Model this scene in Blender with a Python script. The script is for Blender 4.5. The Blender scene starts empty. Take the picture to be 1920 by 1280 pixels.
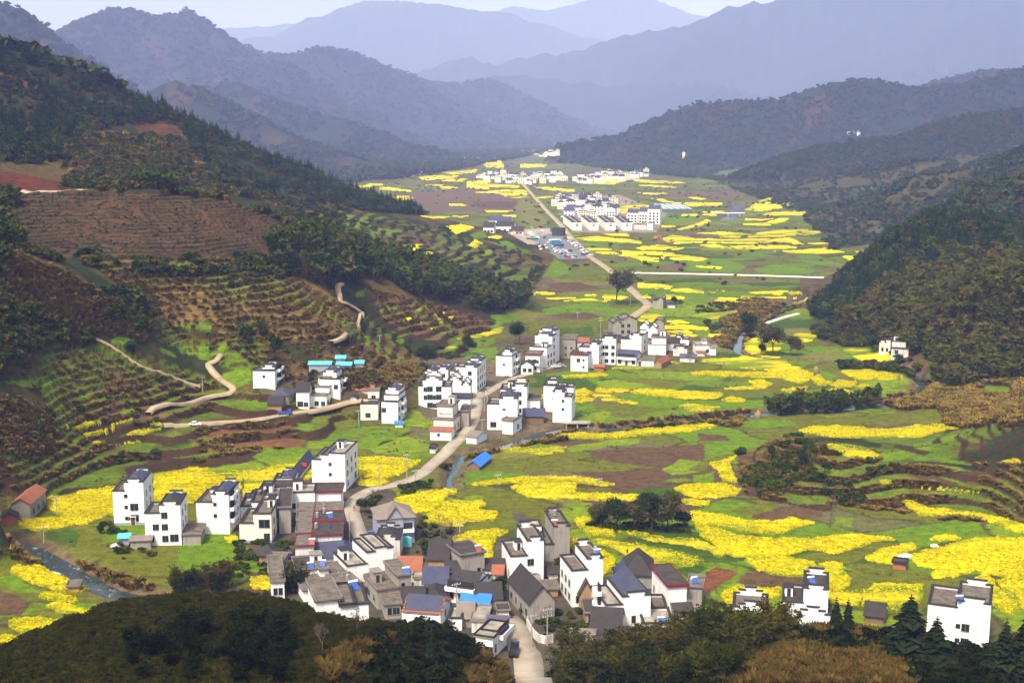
import bpy, bmesh, math, random
import numpy as np
from mathutils import Vector, Matrix
R = math.radians
random.seed(7)
rng = np.random.default_rng(7)
scene = bpy.context.scene
COL = scene.collection

# ------------------------------------------------------------------ camera
CAM_H = 108.0          # metres above the valley floor
FPX = 2400.0           # focal length in photograph pixels (photo is 1920 wide)
PITCH = math.atan((640 - 235) / FPX)
cam_d = bpy.data.cameras.new('camera')
cam = bpy.data.objects.new('camera', cam_d)
COL.objects.link(cam)
cam.location = (0, 0, CAM_H)
cam.rotation_euler = (math.pi / 2 - PITCH, 0, 0)
cam_d.sensor_width = 36.0
cam_d.lens = 36.0 * FPX / 1920.0
cam_d.clip_start = 1.0
cam_d.clip_end = 60000.0
scene.camera = cam

# ------------------------------------------------------------------ sky, sun, exposure
world = bpy.data.worlds.new('World')
scene.world = world
world.use_nodes = True
wn = world.node_tree.nodes
sky = wn.new('ShaderNodeTexSky')
sky.sky_type = 'NISHITA'
sky.sun_disc = False
SUN_AZ = R(208)        # compass angle of the sun seen from above, clockwise from +Y
SUN_EL = R(56)
sky.sun_elevation = SUN_EL
sky.sun_rotation = SUN_AZ
sky.altitude = 100
sky.air_density = 1.0
sky.dust_density = 6.0
sky.ozone_density = 0.4
bg = wn['Background']
bg.inputs['Strength'].default_value = 0.15
world.node_tree.links.new(sky.outputs['Color'], bg.inputs['Color'])

sun_d = bpy.data.lights.new('sun', 'SUN')
sun_d.energy = 2.5
sun_d.angle = R(10)
sun_d.color = (1.0, 0.93, 0.82)
sun = bpy.data.objects.new('sun', sun_d)
COL.objects.link(sun)
sdir = Vector((math.sin(SUN_AZ) * math.cos(SUN_EL), math.cos(SUN_AZ) * math.cos(SUN_EL), math.sin(SUN_EL)))
sun.rotation_euler = sdir.to_track_quat('Z', 'Y').to_euler()
sun.location = (-200, -200, 600)

scene.view_settings.view_transform = 'Standard'
scene.view_settings.look = 'None'
scene.view_settings.gamma = 1.0
scene.view_settings.use_curve_mapping = False
scene.view_settings.exposure = 0.84
scene.cycles.max_bounces = 5
scene.cycles.diffuse_bounces = 2
scene.cycles.glossy_bounces = 2
scene.cycles.transmission_bounces = 2
scene.cycles.transparent_max_bounces = 8
scene.cycles.volume_bounces = 3
scene.cycles.use_denoising = True

# ------------------------------------------------------------------ helpers: photograph pixel <-> place
CT, ST = math.cos(PITCH), math.sin(PITCH)
def kk(py):
    return ST + (py - 640) / FPX * CT
def at_t(px, py, t):
    """point at depth t along the viewing ray of a photo pixel"""
    return (t * (px - 960) / FPX, t * (CT - (py - 640) / FPX * ST), CAM_H - t * kk(py))
def at_z(px, py, z=0.0):
    return at_t(px, py, (CAM_H - z) / kk(py))
def project(X, Y, Z):
    """place -> photograph pixel and depth"""
    Zr = Z - CAM_H
    t = Y * CT - Zr * ST
    return 960 + FPX * X / t, 640 - FPX * (Y * ST + Zr * CT) / t, t

# ------------------------------------------------------------------ noise
def _hash(ix, iy, s):
    h = (ix.astype(np.int64) * 374761393 + iy.astype(np.int64) * 668265263 + s * 1442695041) & 0x7fffffff
    h = ((h ^ (h >> 13)) * 1274126177) & 0x7fffffff
    h = ((h ^ (h >> 16)) * 2246822519) & 0x7fffffff
    return ((h ^ (h >> 15)) & 0xffffff) / float(0x1000000)
def vnoise(x, y, s=0):
    ix, iy = np.floor(x), np.floor(y)
    fx, fy = x - ix, y - iy
    fx = fx * fx * fx * (fx * (fx * 6 - 15) + 10); fy = fy * fy * fy * (fy * (fy * 6 - 15) + 10)
    a = _hash(ix, iy, s); b = _hash(ix + 1, iy, s); c = _hash(ix, iy + 1, s); d = _hash(ix + 1, iy + 1, s)
    return (a + (b - a) * fx) * (1 - fy) + (c + (d - c) * fx) * fy
def fbm(x, y, o=4, s=0, g=0.5):
    r = 0; a = 1; n = 0
    for i in range(o):
        r = r + a * vnoise(x * 2 ** i + 17.3 * i, y * 2 ** i - 9.1 * i, s + i); n += a; a *= g
    return r / n            # 0..1
def sstep(a, b, x):
    t = np.clip((x - a) / (b - a), 0, 1)
    return t * t * (3 - 2 * t)
def inpoly(px, py, poly):
    poly = np.asarray(poly, float)
    res = np.zeros(px.shape, bool)
    x0, y0 = poly.min(0); x1, y1 = poly.max(0)
    m = (px >= x0) & (px <= x1) & (py >= y0) & (py <= y1)
    if not m.any():
        return res
    X, Y = px[m], py[m]
    r = np.zeros(X.shape, bool)
    n = len(poly)
    for i in range(n):
        ax, ay = poly[i]; bx, by = poly[(i + 1) % n]
        if ay == by: continue
        c = ((ay > Y) != (by > Y)) & (X < (bx - ax) * (Y - ay) / (by - ay) + ax)
        r ^= c
    res[m] = r
    return res

# ------------------------------------------------------------------ helpers: objects and materials
def tag(o, label=None, cat=None, group=None, kind=None):
    if label: o['label'] = label
    if cat: o['category'] = cat
    if group: o['group'] = group
    if kind: o['kind'] = kind
    return o
def link(o, parent=None):
    COL.objects.link(o)
    if parent is not None: o.parent = parent
    return o
def new_obj(name, me, mat=None, parent=None):
    o = bpy.data.objects.new(name, me)
    if mat is not None:
        me.materials.clear()
        for m in (mat if isinstance(mat, (list, tuple)) else [mat]): me.materials.append(m)
    return link(o, parent)
def empty(name, loc=(0, 0, 0), rz=0.0):
    o = bpy.data.objects.new(name, None)
    o.location = loc; o.rotation_euler = (0, 0, rz); o.empty_display_size = 0.5
    return link(o)
def mesh_np(name, V, F, smooth=True, mats=None):
    """F: (n,k) int array, all faces with k corners"""
    me = bpy.data.meshes.new(name)
    V = np.asarray(V, np.float32); F = np.asarray(F, np.int32)
    n, k = F.shape
    me.vertices.add(len(V)); me.vertices.foreach_set('co', V.ravel())
    me.loops.add(n * k); me.loops.foreach_set('vertex_index', F.ravel())
    me.polygons.add(n)
    me.polygons.foreach_set('loop_start', np.arange(0, n * k, k, dtype=np.int32))
    if smooth: me.polygons.foreach_set('use_smooth', np.ones(n, bool))
    if mats is not None: me.polygons.foreach_set('material_index', np.asarray(mats, np.int32))
    me.update(calc_edges=True)
    return me
class MB:
    """collects boxes, prisms and tubes into one mesh"""
    def __init__(s): s.v = []; s.f = []; s.m = []
    def add(s, vs, fs, m=0):
        b = len(s.v); s.v += [tuple(v) for v in vs]
        s.f += [tuple(b + i for i in f) for f in fs]; s.m += [m] * len(fs)
        return s
    def box(s, x0, x1, y0, y1, z0, z1, m=0):
        return s.add([(x0, y0, z0), (x1, y0, z0), (x1, y1, z0), (x0, y1, z0), (x0, y0, z1), (x1, y0, z1), (x1, y1, z1), (x0, y1, z1)],
                     [(0, 3, 2, 1), (4, 5, 6, 7), (0, 1, 5, 4), (1, 2, 6, 5), (2, 3, 7, 6), (3, 0, 4, 7)], m)
    def bar(s, p, q, r, n=6, r2=None, m=0):
        p, q = Vector(p), Vector(q); r2 = r if r2 is None else r2
        d = (q - p).normalized(); a = d.orthogonal().normalized(); b = d.cross(a)
        vs = []
        for c, rr in ((p, r), (q, r2)):
            for i in range(n):
                an = 2 * math.pi * i / n
                vs.append(c + (a * math.cos(an) + b * math.sin(an)) * rr)
        fs = [(i, (i + 1) % n, n + (i + 1) % n, n + i) for i in range(n)]
        fs += [tuple(range(n - 1, -1, -1)), tuple(range(n, 2 * n))]
        return s.add(vs, fs, m)
    def prism(s, pts, axis, a0, a1, m=0):
        """pts: 2-d outline (counter-clockwise) extruded along axis 'x' or 'y'"""
        n = len(pts); mk = (lambda p, a: (a, p[0], p[1])) if axis == 'x' else (lambda p, a: (p[0], a, p[1]))
        vs = [mk(p, a0) for p in pts] + [mk(p, a1) for p in pts]
        fs = [tuple(range(n)), tuple(range(2 * n - 1, n - 1, -1))] + [((i + 1) % n, i, n + i, n + (i + 1) % n) for i in range(n)]
        return s.add(vs, fs, m)
    def mesh(s, name='mesh', fix=True):
        me = bpy.data.meshes.new(name); me.from_pydata(s.v, [], s.f)
        if any(s.m): me.polygons.foreach_set('material_index', np.array(s.m, np.int32))
        if fix:
            bm = bmesh.new(); bm.from_mesh(me); bmesh.ops.recalc_face_normals(bm, faces=bm.faces); bm.to_mesh(me); bm.free()
        me.update(); return me
    def build(s, name, mat, parent=None): return new_obj(name, s.mesh(name), mat, parent)

def mat_new(name):
    m = bpy.data.materials.new(name); m.use_nodes = True
    nt = m.node_tree; return m, nt, nt.nodes, nt.links, nt.nodes['Principled BSDF']
def ramp(nt, fac, stops):
    r = nt.nodes.new('ShaderNodeValToRGB'); e = r.color_ramp.elements
    while len(e) < len(stops): e.new(0.5)
    for i, (p, c) in enumerate(stops):
        e[i].position = p; e[i].color = (*c, 1) if len(c) == 3 else c
    nt.links.new(fac, r.inputs['Fac']); return r.outputs['Color']
def noise(nt, scale, detail=3, rough=0.55, vec=None, dist=0.0):
    n = nt.nodes.new('ShaderNodeTexNoise'); n.inputs['Scale'].default_value = scale
    n.inputs['Detail'].default_value = detail; n.inputs['Roughness'].default_value = rough; n.inputs['Distortion'].default_value = dist
    if vec is not None: nt.links.new(vec, n.inputs['Vector'])
    return n.outputs['Fac']
def mixc(nt, fac, a, b, mode='MIX'):
    m = nt.nodes.new('ShaderNodeMix'); m.data_type = 'RGBA'; m.blend_type = mode
    for i, v in ((0, fac), (6, a), (7, b)):
        if hasattr(v, 'links'): nt.links.new(v, m.inputs[i])
        elif i == 0: m.inputs[0].default_value = v
        else: m.inputs[i].default_value = (*v, 1)
    return m.outputs[2]
def geo_pos(nt):
    return nt.nodes.new('ShaderNodeNewGeometry').outputs['Position']
def simple(name, col, rough=0.8, var=0.18, scale=0.6, col2=None, metallic=0.0, spec=0.3):
    """plain surface with soft mottling in object space"""
    m, nt, N, L, b = mat_new(name)
    tc = nt.nodes.new('ShaderNodeTexCoord').outputs['Object']
    c2 = col2 or tuple(c * (1 - var * 1.6) for c in col)
    n = noise(nt, scale, 5, 0.62, tc)
    c = ramp(nt, n, [(0.3, c2), (0.66, col)])
    L.new(c, b.inputs['Base Color']); b.inputs['Roughness'].default_value = rough; b.inputs['Metallic'].default_value = metallic
    b.inputs['Specular IOR Level'].default_value = spec
    return m
# ================================================================== TERRAIN
# known points: (photo x, photo y, height z) on ground nearer than ~1.5 km
CPZ = [
 # left hillside, bottom to top
 (-150,960,4),(0,935,3),(100,905,2),(300,880,0.5),(560,830,1),(720,800,1.5),(840,800,0),(700,850,0),
 (-150,870,20),(0,850,14),(0,720,29),(0,600,45),(0,470,64.5),(-200,600,60),(-250,720,40),
 (130,530,51.6),(270,610,34),(150,700,23),(300,700,18),(150,800,9.4),(300,800,6),(430,740,8.4),(430,800,3.5),(560,775,5),(640,755,5),
 (500,725,11),(600,700,13),(390,690,15),(450,650,22),(650,680,18),(740,720,6),(680,760,4),
 (560,620,28),(430,600,33),(300,560,40),(400,540,43),(300,500,51),(560,520,41),(600,500,43),(640,560,29),(700,600,15.5),(830,600,8),(800,690,3),(880,650,2),(900,690,0.5),
 (760,540,26),(700,500,36),(860,560,15),(950,585,3),(980,600,0.5),
 (570,450,52),(200,470,56),(40,455,60),(420,440,60),
 # tea hill crest
 (20,365,73),(150,360,76),(280,362,77),(380,368,75),(500,400,66),(560,430,58),
 # spur with fields on the far side of the bamboo
 (700,430,38),(800,480,21),(900,530,10),(1000,470,8),(1030,490,4),(870,440,17),(780,400,30),(650,385,45),(960,440,4),(1000,550,1.5),(930,480,12),
 # right conifer hill
 (1530,585,0),(1620,640,0),(1740,715,0),(1660,600,9),(1720,640,9),(1800,560,27),(1900,640,15),(1900,700,6),(1780,680,6),(1900,560,32),
 # right lower terraces
 (1800,745,2),(1900,760,10),(1900,830,9.5),(1900,930,4),(2050,830,18),(2050,930,9),(2050,740,22),(1780,860,4.5),(1780,800,3.5),(1700,900,3),(1600,880,4.5),(1480,835,6),(1540,850,7),(1500,920,3),(1440,880,1.5),(1380,850,0.5),(1600,960,0.5),(1750,980,1),(1900,1000,1),
 (1100,980,1.5),(1200,985,2.5),(1290,990,1.0),
 (2100,1000,5),(2100,1100,4),
]
# known points: (photo x, photo y, depth t)
CPT = [
 # conifer ridge of the left hillside: crest
 (-250,20,980),(-120,60,980),(0,100,1000),(60,115,1010),(130,140,1020),(250,180,1050),(340,222,1090),(450,275,1150),(540,315,1180),(620,350,1200),
 # its face
 (0,200,880),(120,220,900),(300,270,870),(250,340,760),(20,330,700),(150,345,700),(420,330,930),(380,350,800),(520,370,940),(600,385,1000),(150,260,820),
 # silhouette of the spur running out into the valley
 (700,372,1210),(780,397,1200),(900,428,1165),(1000,468,1090),
 # right conifer hill crest (ground under the trees)
 (1540,560,790),(1600,510,800),(1650,470,795),(1700,438,780),(1745,420,765),(1800,425,745),(1880,445,725),(1960,470,715),(2100,450,700),
 # foreground spur on the left
 (-200,1260,180),(0,1220,205),(100,1172,208),(250,1122,212),(350,1114,214),(450,1115,215),(560,1135,214),(650,1158,212),(760,1180,208),(860,1205,204),(920,1240,198),(950,1275,192),
 (-200,1340,140),(0,1290,150),(400,1290,150),(700,1290,155),(880,1290,165),(200,1200,180),(500,1200,180),(750,1240,178),
 # foreground spur on the right
 (1060,1275,238),(1150,1262,228),(1300,1235,215),(1400,1205,206),(1500,1192,202),(1600,1192,200),(1690,1210,200),(1800,1240,200),(1900,1250,200),(2050,1240,195),
 (1100,1310,215),(1300,1290,175),(1500,1290,165),(1700,1290,165),(1900,1290,165),(2100,1290,165),
 (1400,1250,185),(1600,1245,180),(1800,1270,182),
]
FLOOR = [(-100,985),(0,1000),(100,960),(200,1000),(300,1040),(60,1090),(200,1120),(400,1060),(500,1050),(520,960),(450,900),(600,900),(600,1000),(700,960),(600,1080),(700,1120),(800,1060),(760,1000),(900,1000),(900,1080),(900,1150),(980,1180),(985,1230),(990,1280),(1020,1230),(1060,1200),(1000,1100),(1100,1100),(1200,1150),(1150,1200),(1300,1120),(1300,1180),(1250,1215),(1400,1150),(1500,1120),(1500,1160),(1620,1130),(1700,1150),(1800,1100),(1850,1200),(1760,1190),(1900,1130),(2000,1180),(2100,1150),
 (800,930),(900,900),(1000,920),(1000,860),(1000,820),(1000,760),(900,760),(900,720),(1000,690),(1100,720),(1100,650),(1000,640),(1050,600),(1100,560),(1200,640),(1300,700),(1300,640),(1300,800),(1400,740),(1500,760),(1400,690),(1500,700),(1600,700),(1650,740),(1700,730),(1600,660),(1500,640),(1400,600),(1300,560),(1200,520),(1150,800),(1200,880),(1150,920),(1300,900),(1300,850),(1050,960),(1000,1000),(1300,960),(1400,960),(1400,1000),(1500,1040),(1650,1050),(1700,800),(1600,790),(1500,800),(1440,560),(1500,600),(1450,520),
 (1060,480),(1100,450),(1040,430),(1200,460),(1300,480),(1400,470),(1500,480),(1560,520),(1600,470),(1080,520),(1000,410),(900,405),(1200,400),(1400,400),(1550,430),(830,375),(720,355),(640,340),(1000,370),(1300,370),(1500,390),(1650,430),(1760,410),(2000,420),(1850,412),
 (-300,1010),(-300,1100),(-100,1080),(-100,1180),(60,1160),(200,1165),(-300,1180),(400,1140),(300,1150),(500,1155),(620,1185),(760,1215),(880,1250)]
# ground hidden behind crests, and the hillside the camera stands on (X, Y, z)
CPW = [(-360,1180,110),(-480,1160,150),(-230,1300,40),(-120,1420,5),(-420,1400,70),(-600,1300,140),(-700,1000,220),(-520,860,150),(-640,640,130),(-420,420,70),(-420,600,95),
 (-90,250,0),(-60,258,0),(-130,265,1),(-180,272,2),(-40,255,0),(-10,240,2),
 (60,252,0),(90,245,1),(130,250,2),(165,240,4),
 (330,840,20),(260,860,3),(420,860,30),(470,640,50),(330,480,25),(400,400,22),(520,500,45),(560,760,60),
 (0,40,80),(-60,40,80),(60,40,80),(0,90,54),(-60,95,54),(60,95,52),(0,140,38),(100,120,46),(-100,120,46),(-160,120,46),(180,130,46),(8,180,20),(-220,180,36),(220,190,32),(10,212,6),(9,235,1),
 (0,-60,105),(-200,0,95),(200,0,95)]
pts = [at_z(*p) for p in CPZ] + [at_t(*p) for p in CPT] + [at_z(x, y, 0) for x, y in FLOOR] + CPW
for Yf in (1450, 1600, 1800):
    pts += [(x, Yf, 0) for x in range(-900, 901, 150)]
pts = np.array(pts, float)
_c2 = 14.0 ** 2
def _phi(r2): return np.sqrt(r2 + _c2)
_n = len(pts)
A = np.zeros((_n + 1, _n + 1))
A[:_n, :_n] = _phi(((pts[:, None, :2] - pts[None, :, :2]) ** 2).sum(-1)) + np.eye(_n) * (-0.6)
A[:_n, _n] = 1; A[_n, :_n] = 1
wts = np.linalg.solve(A, np.append(pts[:, 2], 0))
def rbf(X, Y):
    out = np.full(X.shape, wts[_n])
    for i in range(_n):
        out += wts[i] * _phi((X - pts[i, 0]) ** 2 + (Y - pts[i, 1]) ** 2)
    return out

# ridges: each point (photo x, photo y, depth t); run = how many metres out for each metre of height; seed
RIDGES = [
 # right-hand hills, near to far
 dict(p=[(1700,432,1050),(1760,398,1029),(1830,352,1008),(1920,336,987),(2100,310,976)], run=2.2, s=11),
 dict(p=[(1560,392,1490),(1640,368,1445),(1720,328,1400),(1800,320,1378),(1920,280,1344),(2150,230,1344)], run=2.4, s=12),
 dict(p=[(1340,342,2318),(1420,310,2294),(1480,288,2294),(1600,262,2318),(1680,258,2318),(1760,226,2318),(1920,206,2257),(2150,180,2196)], run=2.7, s=13),
 dict(p=[(1580,318,1955),(1700,300,1886),(1850,292,1840),(2000,270,1794)], run=3.0, s=23),
 dict(p=[(1035,306,3696),(1060,272,3634),(1150,256,3573),(1230,216,3511),(1300,192,3450),(1400,188,3388),(1470,182,3326),(1560,150,3326),(1645,146,3326),(1700,160,3326),(1800,158,3265),(1920,126,3203),(2150,110,3203)], run=2.0, s=14),
 dict(p=[(1750,150,4232),(1840,132,4165),(1920,128,4100),(2150,100,4100)], run=2.3, s=15),
 # left mountains
 dict(p=[(-350,-90,3571),(-150,-40,3649),(0,2,3726),(50,18,3773),(105,66,3850),(180,112,3927),(280,178,3960),(380,236,3881),(480,282,3803),(580,318,3726),(640,338,3649)], run=2.2, s=16),
 dict(p=[(60,100,6762),(105,66,6569),(165,34,6472),(212,13,6376),(250,14,6376),(290,26,6376),(322,24,6415),(350,15,6472),(375,28,6492),(400,52,6569),(450,76,6665),(490,95,6762),(540,101,6878),(600,86,6955),(650,92,7148),(730,126,7438),(760,136,7535),(800,150,7728),(870,152,7921),(920,146,8114),(980,180,8308),(1060,222,8501),(1150,246,8694),(1210,270,8694)], run=2.7, s=17),
 dict(p=[(330,150,3477),(420,190,3417),(520,242,3357),(620,290,3297),(700,318,3237),(780,335,3177)], run=2.4, s=18),
 dict(p=[(420,150,4700),(520,190,4500),(620,222,4300),(710,255,4100),(800,285,3950),(880,300,3900)], run=3.0, s=26),
 dict(p=[(560,262,3300),(650,292,3200),(730,312,3150),(790,325,3100)], run=3.2, s=27),
 # far blue mountains
 dict(p=[(760,140,12332),(800,128,12136),(870,102,11941),(920,118,11745),(1000,101,11549),(1080,95,11354),(1150,70,11158),(1220,56,10962),(1290,45,10766),(1370,10,10570),(1450,-2,10375),(1600,-50,10179),(1800,-95,9983),(2150,-120,9788)], run=2.0, s=20),
 dict(p=[(880,150,10017),(960,138,9828),(1060,150,9639),(1200,160,9450),(1330,150,8883),(1420,178,8505),(1500,195,8127)], run=2.3, s=24),
 dict(p=[(300,120,16275),(420,84,16100),(470,70,16100),(560,40,15925),(640,10,15750),(685,-4,15750),(760,-2,15750),(830,3,15750),(900,15,15750),(960,22,15750),(1040,50,15925),(1120,72,16100),(1250,100,16275)], run=1.9, s=21),
 dict(p=[(380,52,19250),(480,40,19250),(600,30,19250),(880,30,19250),(960,5,19250),(1030,14,19250),(1110,-4,19250),(1220,-8,19250),(1300,18,19250),(1420,30,19250),(1600,40,19250)], run=1.8, s=22),
]
def ridge_z(X, Y, d):
    P = np.array([at_t(*p) for p in d['p']])
    best = np.full(X.shape, 1e12); zr = np.zeros(X.shape); sl = np.zeros(X.shape)
    acc = 0.0
    for a, b in zip(P[:-1], P[1:]):
        ab = b[:2] - a[:2]; L2 = (ab ** 2).sum(); L = math.sqrt(L2)
        f = np.clip(((X - a[0]) * ab[0] + (Y - a[1]) * ab[1]) / L2, 0, 1)
        d2 = (X - a[0] - f * ab[0]) ** 2 + (Y - a[1] - f * ab[1]) ** 2
        m = d2 < best
        best = np.where(m, d2, best); zr = np.where(m, a[2] + f * (b[2] - a[2]), zr); sl = np.where(m, acc + f * L, sl)
        acc += L
    r = np.sqrt(best)
    hmax = P[:, 2].max()
    sc = max(60.0, hmax * 0.55)
    sp = fbm(sl / sc + 0.25 * r / sc, r / (sc * 3.0), 3, d['s'])          # spurs running downhill
    W = d['run'] * np.maximum(zr, 1) * (0.62 + 0.8 * sp)
    q = np.clip(1 - r / W, 0, 1)
    z = zr * (0.25 * q + 0.75 * q ** 1.35)
    amp = np.minimum(r / (0.35 * W + 1), 1)
    z = z + hmax * 0.16 * amp * np.sqrt(q) * (fbm(X / (sc * 0.9), Y / (sc * 0.9), 4, d['s'] + 40) - 0.5) * 2 * np.minimum(q * 4, 1)
    z = z + hmax * 0.018 * (fbm(X / 40, Y / 40, 3, d['s'] + 60) - 0.5) * np.minimum(q * 6, 1)
    return np.where(q > 0, np.maximum(z, 0), 0)

# river courses (photo pixels on the valley floor) : carved 1.6 m deep
RIVER_A = [(846,915),(842,898),(848,880),(862,856),(900,842),(960,830),(1030,808),(1080,801),(1130,806),(1200,796),(1300,788),(1360,783),(1440,770),(1560,766),(1650,752),(1712,742),(1728,726),(1722,706),(1680,690),(1600,680),(1520,674),(1440,672),(1395,662),(1380,645),(1392,625),(1410,606),(1450,585),(1500,560),(1560,545)]
RIVER_W = [0.8,0.9,1.0,1.4,2.6,3.8,4.2,4.6,4.0,2.6,2.2,2.4,2.8,2.4,2.0,1.6,1.6,1.4,1.2,1.2,1.2,1.2,1.2,1.6,1.8,1.8,1.6,1.6,1.6]
RIVER_B = [(-120,985),(-40,1003),(30,1016),(75,1034),(120,1060),(170,1088),(210,1103),(250,1112),(300,1125),(360,1150)]
RIVER_BW = [3.0,3.0,3.2,3.0,2.8,2.4,2.2,2.4,2.4,2.4]
RIVER_C = [(1362,412),(1374,404),(1382,394),(1384,384),(1372,378)]
RIVER_CW = [9,8,7,6,5]
def path_w(pts_px, widths=None):
    P = np.array([at_z(x, y, 0)[:2] for x, y in pts_px])
    # Catmull-Rom smoothing
    out = []; wo = []
    n = len(P)
    for i in range(n - 1):
        p0, p1, p2, p3 = P[max(i - 1, 0)], P[i], P[i + 1], P[min(i + 2, n - 1)]
        for t in np.linspace(0, 1, 8, endpoint=False):
            out.append(0.5 * (2 * p1 + (p2 - p0) * t + (2 * p0 - 5 * p1 + 4 * p2 - p3) * t * t + (3 * p1 - p0 - 3 * p2 + p3) * t ** 3))
            if widths: wo.append(widths[i] * (1 - t) + widths[i + 1] * t)
    out.append(P[-1])
    if widths: wo.append(widths[-1])
    return np.array(out), np.array(wo)
RIVERS = [path_w(RIVER_A, RIVER_W), path_w(RIVER_B, RIVER_BW), path_w(RIVER_C, RIVER_CW)]
def dist_path(X, Y, P, w=None, pad=12):
    """distance to a polyline (and the local half width), only near it"""
    best = np.full(X.shape, 1e9); ww = np.ones(X.shape)
    P = P[::2] if len(P) > 20 else P; w = w[::2] if (w is not None and len(w) > 20) else w
    lo = P.min(0) - pad; hi = P.max(0) + pad
    m = (X > lo[0]) & (X < hi[0]) & (Y > lo[1]) & (Y < hi[1])
    x, y = X[m], Y[m]; b = np.full(x.shape, 1e12); wl = np.ones(x.shape)
    for i in range(0, len(P) - 1):
        a = P[i]; ab = P[i + 1] - a; L2 = (ab ** 2).sum() + 1e-9
        f = np.clip(((x - a[0]) * ab[0] + (y - a[1]) * ab[1]) / L2, 0, 1)
        d2 = (x - a[0] - f * ab[0]) ** 2 + (y - a[1] - f * ab[1]) ** 2
        k = d2 < b; b[k] = d2[k]
        if w is not None: wl[k] = (w[i] + f[k] * (w[i + 1] - w[i]))
    best[m] = np.sqrt(b); ww[m] = wl
    return best, ww

# lattice: columns u = X / Y, rows of depth Y
def _cols():
    d = np.linspace(-0.455, 0.455, 660)
    e = np.linspace(0.455, 0.95, 34)[1:]
    return np.concatenate([-e[::-1], d, e])
US = _cols()
ys = [30.0]
while ys[-1] < 24000:
    y = ys[-1]
    if y < 140: s = 0.02
    elif y < 700: s = 0.0021
    elif y < 1500: s = 0.0028
    elif y < 5000: s = 0.0068
    else: s = 0.011
    ys.append(y * (1 + s))
YS = np.array(ys)
NU, NY = len(US), len(YS)
GX = YS[:, None] * US[None, :]
GY = np.repeat(YS[:, None], NU, 1)
near = YS < 1850
Z = np.zeros((NY, NU))
_nr = int(near.sum()); _ri = np.unique(np.append(np.arange(0, _nr, 4), _nr - 1)); _ci = np.unique(np.append(np.arange(0, NU, 4), NU - 1))
_zc = rbf(GX[np.ix_(_ri, _ci)], GY[np.ix_(_ri, _ci)])
_fr = np.interp(np.arange(_nr), _ri, np.arange(len(_ri))); _i0 = np.minimum(_fr.astype(int), len(_ri) - 2); _fr = (_fr - _i0)[:, None]
_zr = _zc[_i0] * (1 - _fr) + _zc[_i0 + 1] * _fr
_fc = np.interp(np.arange(NU), _ci, np.arange(len(_ci))); _j0 = np.minimum(_fc.astype(int), len(_ci) - 2); _fc = _fc - _j0
Z[near] = _zr[:, _j0] * (1 - _fc) + _zr[:, _j0 + 1] * _fc
Z = np.where(GY > 1250, Z * (1 - sstep(1250, 1500, GY)), Z)
zs = Z.copy()
Z = np.where(Z < 4, np.maximum(Z, 0) * sstep(-0.3, 4.0, Z), Z)
HILL = sstep(1.5, 5, Z)                      # 1 on hillsides, 0 on the flat valley floor
Z += HILL * (fbm(GX / 26, GY / 26, 4, 3) - 0.5) * np.minimum(6.0, 1.5 + Z * 0.09) * np.where(GY < 260, 0.5, 1)
Z += (1 - HILL) * (fbm(GX / 60, GY / 60, 3, 5) - 0.5) * 0.6 * (GY < 1500)
RZ = np.zeros_like(Z)
for d in RIDGES:
    P = np.array([at_t(*p) for p in d['p']]); reach = d['run'] * P[:, 2].max() * 1.45
    m = (YS > P[:, 1].min() - reach) & (YS < P[:, 1].max() + reach)
    RZ[m] = np.maximum(RZ[m], ridge_z(GX[m], GY[m], d))
# beyond the last range the land stays high enough to close the horizon
RZ = np.maximum(RZ, sstep(8500, 12000, GY) * 60 * fbm(GX / 700, GY / 700, 3, 77))
Z = np.maximum(Z, RZ)
MTN = sstep(2, 8, RZ) * (RZ >= Z - 0.01)

# ---- where each vertex sits in the photograph, and whether it is seen
PX, PY, PT = project(GX, GY, Z)
def visible(Z):
    el = (Z - CAM_H) / GY
    run = np.maximum.accumulate(el, 0)
    return el >= run - 0.0035
VIS = visible(Z)

# ---- terraces
def in_px(poly): return inpoly(PX, PY, poly) & VIS
TERR = np.zeros_like(Z)
T_TEA = in_px([(15,366),(150,358),(300,360),(400,368),(520,405),(575,452),(540,492),(430,500),(300,488),(160,486),(40,470)])
T_LEFT = in_px([(90,640),(240,650),(430,720),(400,770),(260,800),(120,800),(60,720)]) | in_px([(260,585),(640,580),(690,650),(560,690),(430,690),(300,640)]) \
  | in_px([(150,486),(540,492),(560,540),(250,540)]) | in_px([(280,520),(560,525),(640,565),(650,600),(520,600),(300,590)]) | in_px([(100,770),(300,800),(420,850),(300,880),(100,860)]) | in_px([(0,850),(250,860),(330,880),(100,930),(0,925)]) | in_px([(420,730),(560,745),(800,800),(700,840),(450,840),(300,810)])
T_SPUR = in_px([(600,380),(700,400),(860,440),(1000,470),(1030,490),(960,560),(850,540),(700,470),(560,420)]) | in_px([(690,560),(860,560),(930,600),(900,660),(760,680),(660,700),(570,740),(520,700),(640,640)])
T_RIGHT = in_px([(1560,830),(1700,800),(1920,790),(1920,980),(1700,960),(1560,940)]) | in_px([(1380,840),(1480,815),(1580,840),(1560,960),(1400,930)])
def terrace(mask, step, wob, seed):
    global Z, TERR
    if not mask.any(): return
    w = mask.astype(float)
    n = (fbm(GX / 30, GY / 30, 3, seed) - 0.5) * wob
    q = (Z + n) / step
    fl = np.floor(q); fr = q - fl
    z2 = (fl + sstep(0.70, 0.97, fr)) * step - n
    Z = np.where(mask, Z * 0.1 + 0.9 * z2, Z)
    TERR = np.where(mask, sstep(0.66, 0.74, fr) * (1 - sstep(0.96, 1.0, fr)), TERR)
terrace(T_TEA, 1.25, 1.4, 101)
terrace(T_LEFT & ~T_TEA, 2.3, 3.0, 102)
terrace(T_SPUR, 2.6, 3.4, 103)
terrace(T_RIGHT, 1.5, 2.0, 104)

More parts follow.
